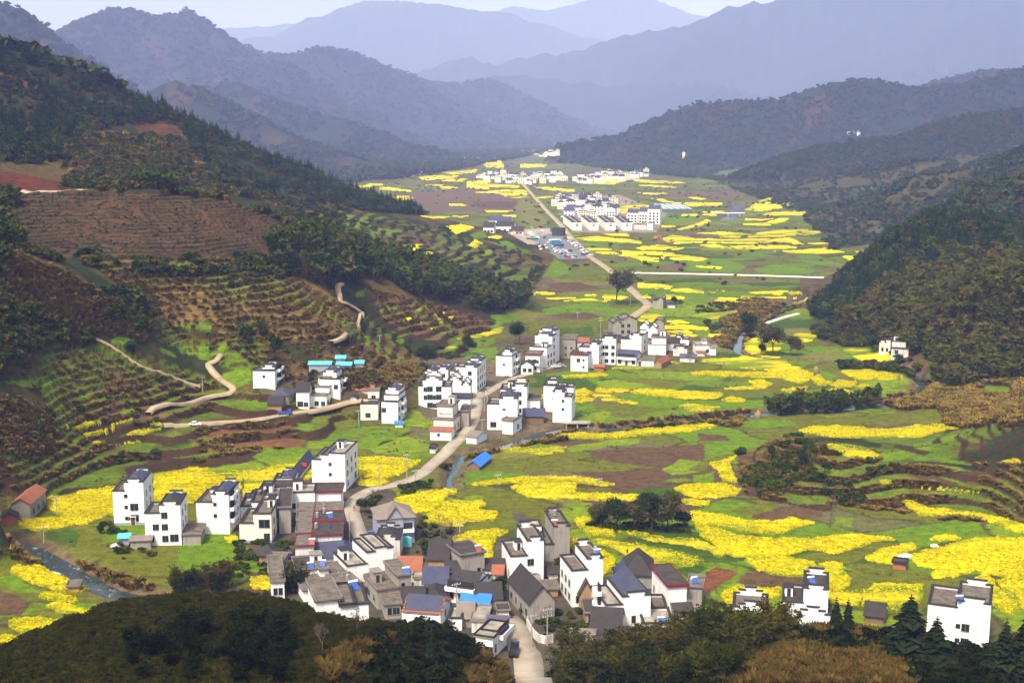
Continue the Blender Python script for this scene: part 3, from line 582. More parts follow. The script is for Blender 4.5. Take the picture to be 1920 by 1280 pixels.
# grass / young crop / soil plots: colour code, outline
BG = (0.140,0.240,0.005); LG = (0.205,0.290,0.007); OG = (0.145,0.158,0.012); DG = (0.060,0.115,0.008); TG = (0.20,0.20,0.034)
BR = (0.125,0.076,0.038); LB = (0.165,0.115,0.075); DRY = (0.20,0.128,0.038); SOIL = (0.20,0.075,0.03); RED = (0.11,0.030,0.009); DKS = (0.10,0.058,0.032)
GF = [
(OG,[(60,995),(90,975),(146,984),(180,985),(205,1010),(230,1040),(190,1050),(120,1030),(80,1015)]),(DG,[(85,1000),(130,990),(150,1000),(140,1025),(95,1020)]),
(OG,[(-20,1035),(60,1040),(110,1060),(60,1062),(25,1068),(15,1085),(-20,1090)]),(BG,[(-20,1085),(20,1080),(60,1098),(80,1112),(40,1108),(-20,1095)]),(BR,[(-20,1105),(20,1110),(60,1130),(40,1155),(-20,1150)]),(OG,[(60,1130),(120,1148),(165,1158),(120,1166),(60,1150)]),
(BG,[(340,1010),(450,1012),(470,1030),(460,1080),(420,1100),(330,1060)]),(BG,[(440,1000),(452,1012),(450,1040),(530,1060),(500,1080),(440,1060)]),
(BG,[(470,854),(500,845),(560,838),(580,845),(570,852),(520,858),(478,860)]),(BG,[(575,850),(620,838),(640,842),(600,852)]),(LG,[(690,838),(740,830),(800,833),(820,840),(760,850),(700,848)]),(BG,[(740,852),(800,846),(818,850),(790,862),(765,860)]),
(BG,[(820,905),(870,880),(960,886),(1000,890),(960,897),(900,905),(850,915)]),(DG,[(640,775),(690,770),(676,800),(640,805),(612,795)]),(OG,[(600,775),(660,770),(672,795),(650,808),(612,802)]),(BG,[(560,790),(600,780),(605,806),(575,812),(556,806)]),
(BG,[(676,800),(720,798),(770,795),(765,815),(720,822),(680,818)]),(LG,[(700,822),(760,818),(800,826),(780,836),(720,836)]),
(BG,[(480,838),(520,842),(500,850)]),(BG,[(410,706),(450,690),(472,692),(470,715),(440,728),(412,722)]),
(BG,[(340,650),(430,645),(440,660),(400,668),(335,662)]),(BG,[(205,635),(225,628),(255,640),(250,648),(210,645)]),(BG,[(300,650),(325,660),(328,668),(305,664)]),(BG,[(300,610),(350,606),(420,614),(420,618),(300,616)]),
(BG,[(10,715),(60,712),(118,712),(112,722),(45,724)]),(LG,[(130,732),(165,730),(168,748),(150,752),(128,745)]),(BG,[(180,744),(240,740),(330,742),(325,752),(240,755),(190,752)]),(BG,[(225,765),(255,762),(250,775),(228,774)]),(DG,[(275,760),(320,758),(340,762),(300,768)]),
(BG,[(455,750),(500,742),(508,760),(470,768)]),(BG,[(410,755),(450,752),(446,758),(414,760)]),(BG,[(310,812),(330,806),(350,820),(325,828)]),
(LG,[(710,578),(748,570),(748,578),(720,586)]),(BG,[(665,548),(686,542),(684,554),(668,556)]),(LG,[(752,598),(780,586),(792,582),(786,592),(760,606)]),(BG,[(735,622),(770,612),(775,624),(745,634)]),(BG,[(732,640),(778,630),(776,636),(740,648)]),(BG,[(742,610),(752,600),(760,612),(745,616)]),
(BG,[(870,640),(900,635),(930,632),(925,645),(890,652)]),(BG,[(880,660),(930,650),(935,670),(900,678),(870,672)]),(BG,[(905,615),(945,600),(948,606),(915,622)]),(BG,[(920,590),(975,588),(970,602),(930,608)]),
(BG,[(1018,516),(1030,500),(1040,484),(1068,500),(1074,508),(1048,520),(1018,520)]),(OG,[(1080,500),(1110,495),(1120,510),(1090,520),(1060,515)]),(LG,[(960,560),(1000,568),(985,580),(955,572)]),(BG,[(1015,580),(1100,566),(1145,570),(1150,580),(1100,590),(1030,594)]),(BG,[(1135,580),(1205,575),(1195,588),(1140,588)]),
(LG,[(1215,575),(1290,568),(1360,572),(1380,580),(1320,588),(1275,595),(1215,588)]),(BG,[(1210,596),(1300,597),(1350,601),(1345,612),(1295,606),(1250,600)]),(BG,[(1300,620),(1345,614),(1360,618),(1330,628),(1310,630)]),
(LG,[(1120,714),(1160,712),(1260,718),(1240,728),(1180,730),(1120,726)]),(LG,[(1195,696),(1300,698),(1296,704),(1340,706),(1350,714),(1262,712),(1200,706)]),(BG,[(1265,712),(1355,714),(1400,716),(1412,722),(1395,726),(1290,722)]),(OG,[(1140,706),(1300,712),(1400,716),(1320,712),(1250,728),(1160,712)]),
(BG,[(1120,742),(1182,738),(1290,750),(1290,758),(1240,765),(1200,760),(1175,752),(1140,746)]),(BG,[(1075,756),(1105,752),(1120,766),(1085,775),(1075,770)]),(LG,[(1070,785),(1130,770),(1155,775),(1130,786),(1090,792)]),(BG,[(1185,785),(1240,768),(1300,770),(1290,778),(1220,790)]),(OG,[(1160,762),(1250,764),(1190,784),(1140,778)]),
(BG,[(1480,712),(1520,690),(1540,694),(1570,702),(1560,714),(1548,716),(1540,702),(1524,700)]),(LG,[(1610,712),(1700,708),(1710,720),(1660,728),(1615,722)]),(BG,[(1580,730),(1630,728),(1660,730),(1620,742),(1600,738)]),(BG,[(1640,744),(1690,728),(1710,730),(1690,745),(1650,750)]),
(DG,[(1340,666),(1390,658),(1420,665),(1390,672),(1345,675)]),(TG,[(1485,668),(1560,655),(1580,660),(1590,668),(1530,672)]),(BR,[(1535,638),(1580,634),(1600,642),(1560,648)]),
(LG,[(940,828),(1000,826),(1060,838),(1000,840),(945,838)]),(LG,[(1062,840),(1110,826),(1200,822),(1195,832),(1130,838),(1070,846)]),(TG,[(890,852),(950,846),(1010,853),(960,860),(895,862)]),(OG,[(895,862),(1000,856),(1180,872),(1170,882),(1060,886),(940,884),(900,880)]),(BR,[(1000,824),(1140,826),(1060,836),(1010,832)]),(BR,[(1100,845),(1320,832),(1320,870),(1240,878),(1120,862)]),(BR,[(1060,886),(1200,880),(1240,888),(1140,900)]),
(LG,[(1240,880),(1275,862),(1320,866),(1316,882),(1260,892)]),(BG,[(1300,890),(1340,884),(1336,905),(1300,903)]),(LG,[(1160,806),(1240,796),(1300,792),(1296,797),(1230,802),(1164,811)]),(BG,[(1320,842),(1400,828),(1450,826),(1440,834),(1370,842),(1326,844)]),(BG,[(1388,792),(1420,786),(1490,788),(1496,796),(1440,802),(1390,798)]),(BR,[(1310,812),(1360,815),(1370,825),(1310,828)]),
(BG,[(1590,780),(1680,768),(1682,776),(1640,784),(1595,786)]),(OG,[(1705,770),(1755,762),(1776,775),(1770,792),(1720,788)]),(BG,[(1825,735),(1850,722),(1895,726),(1895,745),(1850,742)]),(OG,[(1480,786),(1700,772),(1760,794),(1600,796),(1500,800)]),
(LG,[(1540,836),(1640,838),(1680,850),(1720,832),(1800,812),(1804,818),(1730,846),(1690,862),(1640,866),(1580,856)]),(BG,[(1690,852),(1780,860),(1830,868),(1820,872),(1720,864)]),(LG,[(1715,868),(1800,875),(1820,882),(1780,884),(1720,876)]),(BG,[(1760,890),(1890,925),(1920,932),(1920,938),(1860,925),(1770,898)]),(BG,[(1510,912),(1580,918),(1600,928),(1540,924)]),(BG,[(1600,902),(1640,900),(1660,925),(1620,930),(1590,925)]),(BG,[(1672,912),(1700,912),(1712,928),(1680,930)]),
(BG,[(1405,1010),(1470,1000),(1560,985),(1590,995),(1600,1003),(1500,1010),(1430,1012)]),(BR,[(1400,965),(1480,948),(1535,945),(1545,965),(1500,975),(1430,978)]),(OG,[(1370,955),(1440,940),(1460,948),(1400,970)]),(LG,[(1558,985),(1570,968),(1600,972),(1598,988)]),(OG,[(1480,1044),(1580,1030),(1640,1015),(1705,1020),(1650,1035),(1610,1050),(1590,1058),(1530,1054)]),
(OG,[(1595,1060),(1640,1052),(1690,1062),(1740,1075),(1745,1095),(1640,1096),(1610,1090),(1600,1080)]),(OG,[(1730,1110),(1745,1090),(1810,1088),(1815,1105),(1790,1130),(1735,1132)]),(BR,[(1380,1090),(1400,1072),(1530,1086),(1540,1095),(1505,1104),(1400,1098)]),(SOIL,[(1300,1090),(1330,1070),(1345,1062),(1370,1070),(1395,1080),(1340,1105),(1318,1112)]),(BG,[(1345,1100),(1385,1074),(1390,1082),(1360,1105)]),
(BG,[(1062,975),(1080,958),(1110,950),(1105,966),(1080,972)]),(LG,[(1045,960),(1080,938),(1110,942),(1110,962),(1060,978),(1050,970)]),(TG,[(1042,958),(1060,940),(1080,938),(1060,955)]),(BG,[(1125,1030),(1150,1035),(1180,1055),(1160,1065),(1140,1052)]),(DG,[(1260,1065),(1310,1058),(1330,1065),(1290,1085)]),
(OG,[(960,952),(1000,940),(1040,944),(1040,955),(1000,965)]),(OG,[(900,965),(960,960),(970,990),(900,1000),(860,995)]),(DG,[(950,1000),(980,990),(985,1010),(955,1020)]),(LG,[(870,930),(905,930),(902,938),(872,938)]),
(DG,[(1170,920),(1260,912),(1290,928),(1240,932),(1160,928)]),(OG,[(1080,912),(1150,915),(1130,925),(1082,922)]),(BG,[(1240,900),(1280,895),(1300,900),(1270,906)]),
(OG,[(1285,880),(1330,858),(1380,848),(1385,856),(1330,872),(1320,882)]),(BG,[(1280,560),(1330,556),(1340,566),(1290,568)]),(BG,[(1260,490),(1360,486),(1400,500),(1380,510),(1300,508),(1262,500)]),(BG,[(1410,505),(1450,495),(1530,505),(1520,512),(1430,512)]),(BG,[(1480,486),(1560,490),(1600,500),(1540,498)]),(LB,[(1232,500),(1270,490),(1296,500),(1270,506)]),(BR,[(1020,530),(1080,535),(1120,540),(1080,545),(1030,540)]),(LB,[(990,528),(1030,522),(1050,530),(1010,536)]),
(BR,[(1020,590),(1100,585),(1140,595),(1080,600)]),(LB,[(1000,595),(1045,592),(1050,602),(1005,604)]),(OG,[(970,602),(1110,600),(1130,615),(1060,625),(980,612)]),(DG,[(1010,620),(1110,612),(1115,630),(1060,634),(1010,630)]),
(LB,[(760,360),(900,352),(1000,380),(1000,400),(900,395),(790,400)]),(BR,[(880,378),(1000,378),(1005,390),(900,390)]),(TG,[(1240,410),(1330,408),(1300,422),(1250,424)]),(BG,[(1240,408),(1310,406),(1300,415),(1240,420)]),(LB,[(1230,440),(1290,436),(1300,446),(1240,458)]),(LB,[(1200,365),(1380,358),(1400,372),(1300,369),(1220,371)]),(TG,[(970,398),(1010,395),(1030,420),(980,428)]),(TG,[(975,374),(1005,378),(1020,394),(960,396)]),
(BG,[(620,420),(690,415),(700,424),(640,432)]),(BG,[(690,430),(740,428),(760,435),(700,442)]),(BG,[(620,400),(700,408),(680,414),(620,410)]),(LG,[(715,455),(760,455),(765,462),(720,466)]),(BG,[(780,488),(850,482),(880,495),(820,502)]),(LG,[(815,500),(870,498),(868,506),(825,508)]),(BG,[(880,440),(905,432),(915,445),(890,448)]),(BG,[(925,455),(950,450),(970,462),(930,468)]),(LG,[(920,520),(960,525),(985,540),(965,548),(935,535)]),(LG,[(890,472),(920,468),(935,476),(905,482)]),
(BG,[(640,405),(655,404),(650,412)]),
]
# broader ground: painted before the plots
REG = [
('hill_dry',[(150,255),(235,245),(300,290),(360,340),(150,356),(120,300)],(0.19,0.125,0.032)),
('o',[(245,232),(310,208),(345,262),(285,275)],(0.11,0.048,0.017)),
('o',[(0,100),(40,130),(60,170),(0,180)],(0.15,0.06,0.025)),
('o',[(350,285),(400,300),(440,345),(380,330)],(0.17,0.085,0.03)),
('tea',[(15,366),(150,358),(300,360),(400,368),(520,405),(575,452),(540,492),(430,500),(300,488),(160,486),(40,470)],(0.095,0.052,0.023)),
('red',[(-20,315),(60,330),(150,347),(160,357),(-20,356)],RED),
('red',[(572,592),(610,584),(655,584),(662,596),(630,606),(590,604)],(0.15,0.045,0.018)),
('red',[(405,255),(425,270),(420,275),(402,262)],RED),
('dry',[(230,535),(560,520),(640,560),(660,640),(600,640),(430,630),(300,600)],DRY),
('dry',[(90,660),(430,720),(400,770),(250,790),(100,740)],(0.15,0.09,0.034)),
('dry',[(360,805),(470,790),(560,800),(570,838),(470,850),(370,850)],(0.18,0.085,0.03)),
('dry',[(690,540),(800,560),(930,610),(900,630),(800,640),(720,600)],(0.17,0.10,0.036)),
('dry',[(520,690),(700,640),(800,690),(770,720),(660,690),(560,730)],(0.15,0.095,0.036)),
('dry',[(1640,752),(1760,725),(1800,705),(1920,690),(1920,790),(1780,800),(1760,760),(1690,768)],(0.23,0.125,0.05)),
('dry',[(1380,845),(1480,815),(1560,840),(1680,880),(1920,880),(1920,990),(1700,960),(1560,940),(1400,930)],(0.11,0.062,0.026)),
('dry',[(1350,345),(1480,335),(1600,330),(1750,300),(1920,262),(1920,300),(1800,330),(1700,400),(1660,450),(1560,470),(1500,400),(1420,372)],(0.078,0.074,0.022)),
('dry',[(1310,560),(1420,560),(1510,575),(1450,590),(1400,640),(1370,660),(1320,640),(1350,610)],(0.22,0.145,0.07)),
('dry',[(1500,515),(1570,520),(1540,560),(1500,580)],(0.12,0.085,0.04)),
('dry',[(1150,790),(1380,775),(1420,770),(1380,785),(1200,800)],(0.17,0.11,0.06)),
('dk',[(-50,480),(130,530),(280,610),(240,650),(90,640),(-50,720)],(0.045,0.036,0.012)),
('dk',[(0,740),(110,790),(300,860),(560,840),(450,870),(300,885),(100,930),(-50,930)],(0.06,0.034,0.014)),
('yard',[(430,890),(660,860),(760,940),(820,980),(980,960),(1080,1020),(1100,1080),(1320,1110),(1330,1180),(1200,1240),(900,1280),(700,1170),(500,1120),(440,1010)],(0.105,0.088,0.062)),
('yard',[(780,670),(910,670),(1000,740),(1080,760),(1060,800),(900,830),(790,780)],(0.17,0.135,0.085)),
('yard',[(900,640),(1150,640),(1240,600),(1350,650),(1250,690),(1070,695),(960,710)],(0.12,0.105,0.045)),
('yard',[(480,700),(680,700),(770,770),(700,800),(500,775)],(0.12,0.10,0.04)),
('yard',[(1035,370),(1160,365),(1250,400),(1230,436),(1080,436)],(0.33,0.28,0.22)),
]
BASE = np.zeros((NY, NU, 3))
# --- valley floor mosaic of small plots
def voronoi(X, Y, seed):
    ix, iy = np.floor(X), np.floor(Y)
    f1 = np.full(X.shape, 1e9); f2 = np.full(X.shape, 1e9); cid = np.zeros(X.shape)
    for a in (-1, 0, 1):
        for b in (-1, 0, 1):
            cx, cy = ix + a, iy + b
            jx = cx + _hash(cx, cy, seed); jy = cy + _hash(cx, cy, seed + 1)
            d = np.maximum(np.abs(X - jx) * 0.9, np.abs(Y - jy)) * 0.6 + 0.4 * np.hypot(X - jx, Y - jy)
            m = d < f1
            f2 = np.where(m, f1, np.minimum(f2, d)); f1 = np.where(m, d, f1); cid = np.where(m, _hash(cx, cy, seed + 2), cid)
    return cid, f2 - f1
wx = (fbm(GX / 45, GY / 45, 3, 201) - 0.5) * 26; wy = (fbm(GX / 45, GY / 45, 3, 202) - 0.5) * 26
cid, edge = voronoi((GX + wx) / 34, (GY + wy) / 21, 210)
pal = np.array([BG, LG, OG, OG, TG, BG, (0.15,0.15,0.05), BR, LB, (0.19,0.13,0.09), OG, DG])
lean = fbm(GX / 160, GY / 160, 3, 220)
brown_far = sstep(700, 1500, GY) * 0.16
pick = np.clip(cid * 0.80 + 0.75 * (lean - 0.5) + brown_far * 0.8 - 0.02, 0, 0.999)
order = np.array([1, 0, 5, 11, 2, 3, 10, 6, 4, 9, 7, 8])
floor_col = pal[order[(pick * 12).astype(int)]]
e = (1 - sstep(0.015, 0.07, edge))[..., None]
floor_col = floor_col * (1 - e * 0.8) + e * 0.8 * np.array([0.075, 0.062, 0.022])
furrow = 0.5 + 0.5 * np.sin((GY * 0.9 + GX * (cid - 0.5) * 1.6 + wx) * 2.1)
floor_col = floor_col * (0.93 + 0.12 * furrow * (GY < 620))[..., None]
# --- hillsides
n1 = fbm(GX / 38, GY / 38, 4, 230)[..., None]; n2 = fbm(GX / 9, GY / 9, 3, 231)[..., None]
hill_col = np.array([0.030, 0.040, 0.009]) * (1 - sstep(0.42, 0.62, n1)) + np.array([0.115, 0.082, 0.022]) * sstep(0.42, 0.62, n1)
hill_col = hill_col * (0.7 + 0.6 * n2)
m1 = fbm(GX / 110, GY / 110, 4, 240)[..., None] * (1 - 0.35 * sstep(5500, 7500, GY))[..., None]; m2 = fbm(GX / 35, GY / 35, 3, 241)[..., None]
mtn_col = np.array([0.018, 0.034, 0.012]) * (1 - sstep(0.56, 0.70, m1)) + np.array([0.062, 0.044, 0.022]) * sstep(0.56, 0.70, m1)
mtn_col = mtn_col * (0.6 + 0.8 * m2)
h = sstep(1.2, 4, zs)[..., None] * (GY < 1500)[..., None]
BASE = floor_col * (1 - h) + hill_col * h
BASE = BASE * (1 - MTN[..., None]) + mtn_col * MTN[..., None]
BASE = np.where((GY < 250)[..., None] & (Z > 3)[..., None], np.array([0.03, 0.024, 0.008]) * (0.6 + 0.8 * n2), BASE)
PX, PY, PT = project(GX, GY, Z)
VIS = visible(Z)
wob = 1.0 + 0 * PX
WPX = PX + (fbm(GX / 5, GY / 5, 2, 250) - 0.5) * 7 * np.clip(400 / GY, 0.15, 1); WPY = PY + (fbm(GX / 5, GY / 5, 2, 251) - 0.5) * 5 * np.clip(400 / GY, 0.1, 1)
_vf = np.nonzero(VIS.ravel())[0]
_wx, _wy = WPX.ravel()[_vf], WPY.ravel()[_vf]
_o = np.argsort(_wy); _vf, _wx, _wy = _vf[_o], _wx[_o], _wy[_o]
BF = BASE.reshape(-1, 3); N1, N2 = n1.reshape(-1, 1), n2.reshape(-1, 1)
def in_vis(poly):
    ys_ = [p[1] for p in poly]; a, b = np.searchsorted(_wy, min(ys_)), np.searchsorted(_wy, max(ys_))
    return _vf[a:b][inpoly(_wx[a:b], _wy[a:b], poly)]
for nm, poly, colr in REG:
    m = in_vis(poly)
    if nm in ('dry', 'o', 'hill_dry', 'dk'): k = (0.55 + 0.9 * N2[m]) * (0.8 + 0.4 * N1[m])
    else: k = 0.75 + 0.5 * N2[m]
    BF[m] = np.array(colr) * k
for colr, poly in GF:
    m = in_vis(poly)
    BF[m] = np.array(colr) * (0.82 + 0.36 * N2[m])
# terraces: green treads with dry-grass risers
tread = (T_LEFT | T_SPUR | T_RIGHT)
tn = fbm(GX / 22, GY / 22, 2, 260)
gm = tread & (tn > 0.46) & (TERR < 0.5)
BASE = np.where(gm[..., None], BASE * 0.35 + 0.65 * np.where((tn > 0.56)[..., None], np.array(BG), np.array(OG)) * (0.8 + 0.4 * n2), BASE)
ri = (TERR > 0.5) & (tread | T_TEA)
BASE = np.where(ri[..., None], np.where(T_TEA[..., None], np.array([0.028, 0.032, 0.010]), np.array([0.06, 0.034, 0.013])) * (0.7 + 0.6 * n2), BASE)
# river banks
rb = 1 - sstep(0.5, 5.5, RIVD)
BASE = BASE * (1 - rb[..., None]) + rb[..., None] * np.array([0.17, 0.115, 0.065]) * (0.5 + n2)

def lattice_patch(mask_cells, dz, colour, side_col):
    """raised crop built on the cells of the ground lattice where mask_cells is true"""
    ii, jj = np.nonzero(mask_cells)
    if len(ii) == 0: return None
    vid = -np.ones((NY, NU), np.int64)
    for a in (0, 1):
        for b in (0, 1): vid[ii + a, jj + b] = 0
    vi, vj = np.nonzero(vid == 0); n = len(vi)
    vid[vi, vj] = np.arange(n)
    X, Y = GX[vi, vj], GY[vi, vj]
    bump = (fbm(X / 1.6, Y / 1.6, 3, 300) - 0.5) * 0.75 + (fbm(X / 9, Y / 9, 2, 301) - 0.5) * 0.5
    T = np.stack([X, Y, Z[vi, vj] + dz * (1 + bump * 0.75)], 1)
    F = np.stack([vid[ii, jj], vid[ii, jj + 1], vid[ii + 1, jj + 1], vid[ii + 1, jj]], 1)
    # skirts
    mc = np.zeros((NY + 1, NU + 1), bool); mc[1:NY, 1:NU] = mask_cells[:NY - 1, :NU - 1]
    sk = []
    c = mc[ii + 1, jj + 1]
    for (di, dj, a, b) in ((-1, 0, (0, 0), (0, 1)), (1, 0, (1, 1), (1, 0)), (0, -1, (1, 0), (0, 0)), (0, 1, (0, 1), (1, 1))):
        o = ~mc[ii + 1 + di, jj + 1 + dj]
        sk.append(np.stack([vid[ii[o] + a[0], jj[o] + a[1]], vid[ii[o] + b[0], jj[o] + b[1]]], 1))
    sk = np.concatenate(sk)
    B = T.copy(); B[:, 2] = Z[vi, vj] - 0.15
    used = np.unique(sk); remap = -np.ones(n, np.int64); remap[used] = n + np.arange(len(used))
    V = np.concatenate([T, B[used]])
    S = np.stack([sk[:, 1], sk[:, 0], remap[sk[:, 0]], remap[sk[:, 1]]], 1)
    FA = np.concatenate([F, S])
    me = mesh_np('crop', V, FA, True, np.concatenate([np.zeros(len(F), int), np.ones(len(S), int)]))
    VX, VY = V[:, 0], V[:, 1]; el = np.where(VY > 700, 2.2, 1.0)
    bl = 0.56 + 1.25 * (fbm(VX / (34 * el), VY / (5.5 * el), 3, 302) - 0.5) + 0.9 * (fbm(VX / 9, VY / 1.9, 2, 303) - 0.5)
    er = mask_cells.copy(); dep = np.zeros(mask_cells.shape, np.float32); r0, r1, c0, c1 = max(ii.min() - 1, 0), ii.max() + 2, max(jj.min() - 1, 0), jj.max() + 2
    e_ = er[r0:r1, c0:c1].copy(); dp = e_.astype(np.float32)
    for _k in range(4):
        q_ = np.pad(e_, 1); e_ = e_ & q_[:-2, 1:-1] & q_[2:, 1:-1] & q_[1:-1, :-2] & q_[1:-1, 2:]; dp += e_
    dep[r0:r1, c0:c1] = dp; dv = dep[np.minimum(vi, NY - 2), np.minimum(vj, NU - 2)]
    bl[:n] -= 0.30 * (1 - np.clip(dv / 5, 0, 1)) * (Y < 650)
    at_ = me.attributes.new('bloom', 'FLOAT', 'POINT'); at_.data.foreach_set('value', np.clip(bl, 0, 1).astype(np.float32))
    return me
CX = 0.25 * (PX[:-1, :-1] + PX[1:, :-1] + PX[:-1, 1:] + PX[1:, 1:]); CY = 0.25 * (PY[:-1, :-1] + PY[1:, :-1] + PY[:-1, 1:] + PY[1:, 1:])
CVIS = VIS[:-1, :-1] & VIS[1:, 1:]
CGX, CGY = GX[:-1, :-1], GY[:-1, :-1]
CRIV = RIVD[:-1, :-1] > 1.5
wobx = (fbm(CGX / 3.0, CGY / 3.0, 2, 310) - 0.5) * 6 * np.clip(380 / CGY, 0.1, 1); woby = (fbm(CGX / 3.0, CGY / 3.0, 2, 311) - 0.5) * 4.5 * np.clip(380 / CGY, 0.1, 1)
WCX, WCY = CX + wobx, CY + woby

# ---- materials of ground and crops
def ground_material():
    m, nt, N, L, b = mat_new('ground')
    at = N.new('ShaderNodeAttribute'); at.attribute_name = 'Col'
    pos = geo_pos(nt)
    a = noise(nt, 0.35, 5, 0.65, pos); f = noise(nt, 2.2, 3, 0.6, pos)
    c = mixc(nt, 1.0, at.outputs['Color'], ramp(nt, a, [(0.25, (0.42, 0.45, 0.45)), (0.5, (0.92, 0.92, 0.92)), (0.75, (1.4, 1.32, 1.15))]), 'MULTIPLY')
    c = mixc(nt, 1.0, c, ramp(nt, f, [(0.25, (0.34, 0.34, 0.34)), (0.7, (0.92, 0.92, 0.92))]), 'MULTIPLY')
    L.new(c, b.inputs['Base Color']); b.inputs['Roughness'].default_value = 0.95; b.inputs['Specular IOR Level'].default_value = 0.1
    bp = N.new('ShaderNodeBump'); bp.inputs['Strength'].default_value = 0.6; bp.inputs['Distance'].default_value = 0.7
    L.new(a, bp.inputs['Height']); L.new(bp.outputs['Normal'], b.inputs['Normal'])
    return m
def crop_material(name, top, mid, low, s=0.55):
    m, nt, N, L, b = mat_new(name)
    pos = geo_pos(nt)
    mp = N.new('ShaderNodeMapping'); mp.inputs['Scale'].default_value = (0.5, 1.0, 1.0); L.new(pos, mp.inputs['Vector'])
    at = N.new('ShaderNodeAttribute'); at.attribute_name = 'bloom'; a = at.outputs['Fac']; f = noise(nt, s * 2.2, 4, 0.75, mp.outputs['Vector'])
    mx = N.new('ShaderNodeMath'); mx.operation = 'MULTIPLY_ADD'; mx.inputs[1].default_value = 0.55
    L.new(a, mx.inputs[0])
    m2 = N.new('ShaderNodeMath'); m2.operation = 'MULTIPLY'; m2.inputs[1].default_value = 0.45; L.new(f, m2.inputs[0]); L.new(m2.outputs[0], mx.inputs[2])
    c = ramp(nt, mx.outputs[0], [(0.33, low), (0.45, mid), (0.58, top)])
    L.new(c, b.inputs['Base Color']); b.inputs['Roughness'].default_value = 0.9; b.inputs['Specular IOR Level'].default_value = 0.1
    bp = N.new('ShaderNodeBump'); bp.inputs['Strength'].default_value = 0.9; bp.inputs['Distance'].default_value = 0.5
    L.new(f, bp.inputs['Height']); L.new(bp.outputs['Normal'], b.inputs['Normal'])
    return m
M_GROUND = ground_material()
M_RAPE = crop_material('rapeseed_bloom', (0.64, 0.50, 0.0015), (0.43, 0.36, 0.002), (0.15, 0.20, 0.004))
M_RAPEG = crop_material('rapeseed_half_bloom', (0.46, 0.38, 0.004), (0.24, 0.25, 0.006), (0.09, 0.14, 0.007))
M_STEM = simple('crop_stems', (0.10, 0.16, 0.02), 0.9, 0.3, 1.2)

# ---- crops
taken = np.zeros((NY - 1, NU - 1), bool); half = taken.copy()
FLATC = np.abs(np.diff(Z, axis=0)[:, :-1] / np.diff(YS)[:, None]) < 0.55
PLOTF = voronoi((CGX + wx[:-1, :-1]) / 60, (CGY + wy[:-1, :-1]) / 44, 330)[1]
PLOT = voronoi((CGX + wx[:-1, :-1]) / 17, (CGY + wy[:-1, :-1]) / 12, 320)[1]
def crop(polys, label, code):
    m = np.zeros_like(taken)
    for p in polys: m |= inpoly(WCX, WCY, p)
    m &= CVIS & ~taken & CRIV & FLATC & np.where(CGY > 620, PLOTF > 0.07, True)
    taken[m] = True
    if code == 'g': half[m] = True
    me = lattice_patch(m, 0.5, None, None)
    if me is None: return
    o = new_obj('rapeseed_field', me, [M_RAPE if code == 'y' else M_RAPEG, M_STEM])
    tag(o, label, 'rapeseed field', 'rapeseed plots of the valley', 'stuff')
for code, label, poly in YF: crop([poly], label, code)
for label, polys in YFAR.items(): crop(polys, label, 'y')

# ---- the ground sheet
idx = np.arange(NY * NU).reshape(NY, NU)
FQ = np.stack([idx[:-1, :-1], idx[:-1, 1:], idx[1:, 1:], idx[1:, :-1]], -1).reshape(-1, 4)
gme = mesh_np('ground', np.stack([GX, GY, Z], -1).reshape(-1, 3), FQ, True)
ca = gme.color_attributes.new('Col', 'FLOAT_COLOR', 'POINT')
rgba = np.ones((NY * NU, 4), np.float32); rgba[:, :3] = np.clip(BASE, 0, 1).reshape(-1, 3)
ca.data.foreach_set('color', rgba.ravel())
ground = new_obj('ground', gme, M_GROUND)
tag(ground, 'valley floor with hillsides and blue mountains behind', 'ground', kind='structure')

# ---- water
def water_material():
    m, nt, N, L, b = mat_new('river_water')
    pos = geo_pos(nt)
    a = noise(nt, 0.22, 4, 0.7, pos, 1.2)
    c = ramp(nt, a, [(0.50, (0.03, 0.04, 0.035)), (0.63, (0.06, 0.075, 0.07)), (0.72, (0.65, 0.67, 0.68))])
    L.new(c, b.inputs['Base Color'])
    r = ramp(nt, a, [(0.55, (0.08, 0.08, 0.08)), (0.66, (0.7, 0.7, 0.7))]); L.new(r, b.inputs['Roughness'])
    bp = N.new('ShaderNodeBump'); bp.inputs['Strength'].default_value = 0.35; bp.inputs['Distance'].default_value = 0.3
    L.new(noise(nt, 0.9, 3, 0.6, pos), bp.inputs['Height']); L.new(bp.outputs['Normal'], b.inputs['Normal'])
    return m
def calm_material():
    m, nt, N, L, b = mat_new('calm_water')
    b.inputs['Base Color'].default_value = (0.03, 0.06, 0.055, 1); b.inputs['Roughness'].default_value = 0.06
    bp = N.new('ShaderNodeBump'); bp.inputs['Strength'].default_value = 0.12; bp.inputs['Distance'].default_value = 0.2
    L.new(noise(nt, 0.7, 3, 0.6, geo_pos(nt)), bp.inputs['Height']); L.new(bp.outputs['Normal'], b.inputs['Normal'])
    return m
M_RIVER, M_CALM = water_material(), calm_material()
def ribbon(P, W, zfun, n=2):
    T = np.gradient(P, axis=0); T /= np.linalg.norm(T, axis=1)[:, None] + 1e-9
    Nn = np.stack([T[:, 1], -T[:, 0]], 1)
    s = np.linspace(-1, 1, n + 1)
    V = []
    for k in s:
        q = P + Nn * (np.asarray(W)[:, None] * k)
        V.append(np.stack([q[:, 0], q[:, 1], zfun(q, P)], 1))
    V = np.stack(V, 1); m = len(P)
    id_ = np.arange(m * (n + 1)).reshape(m, n + 1)
    F = np.stack([id_[:-1, :-1], id_[1:, :-1], id_[1:, 1:], id_[:-1, 1:]], -1).reshape(-1, 4)
    return V.reshape(-1, 3), F
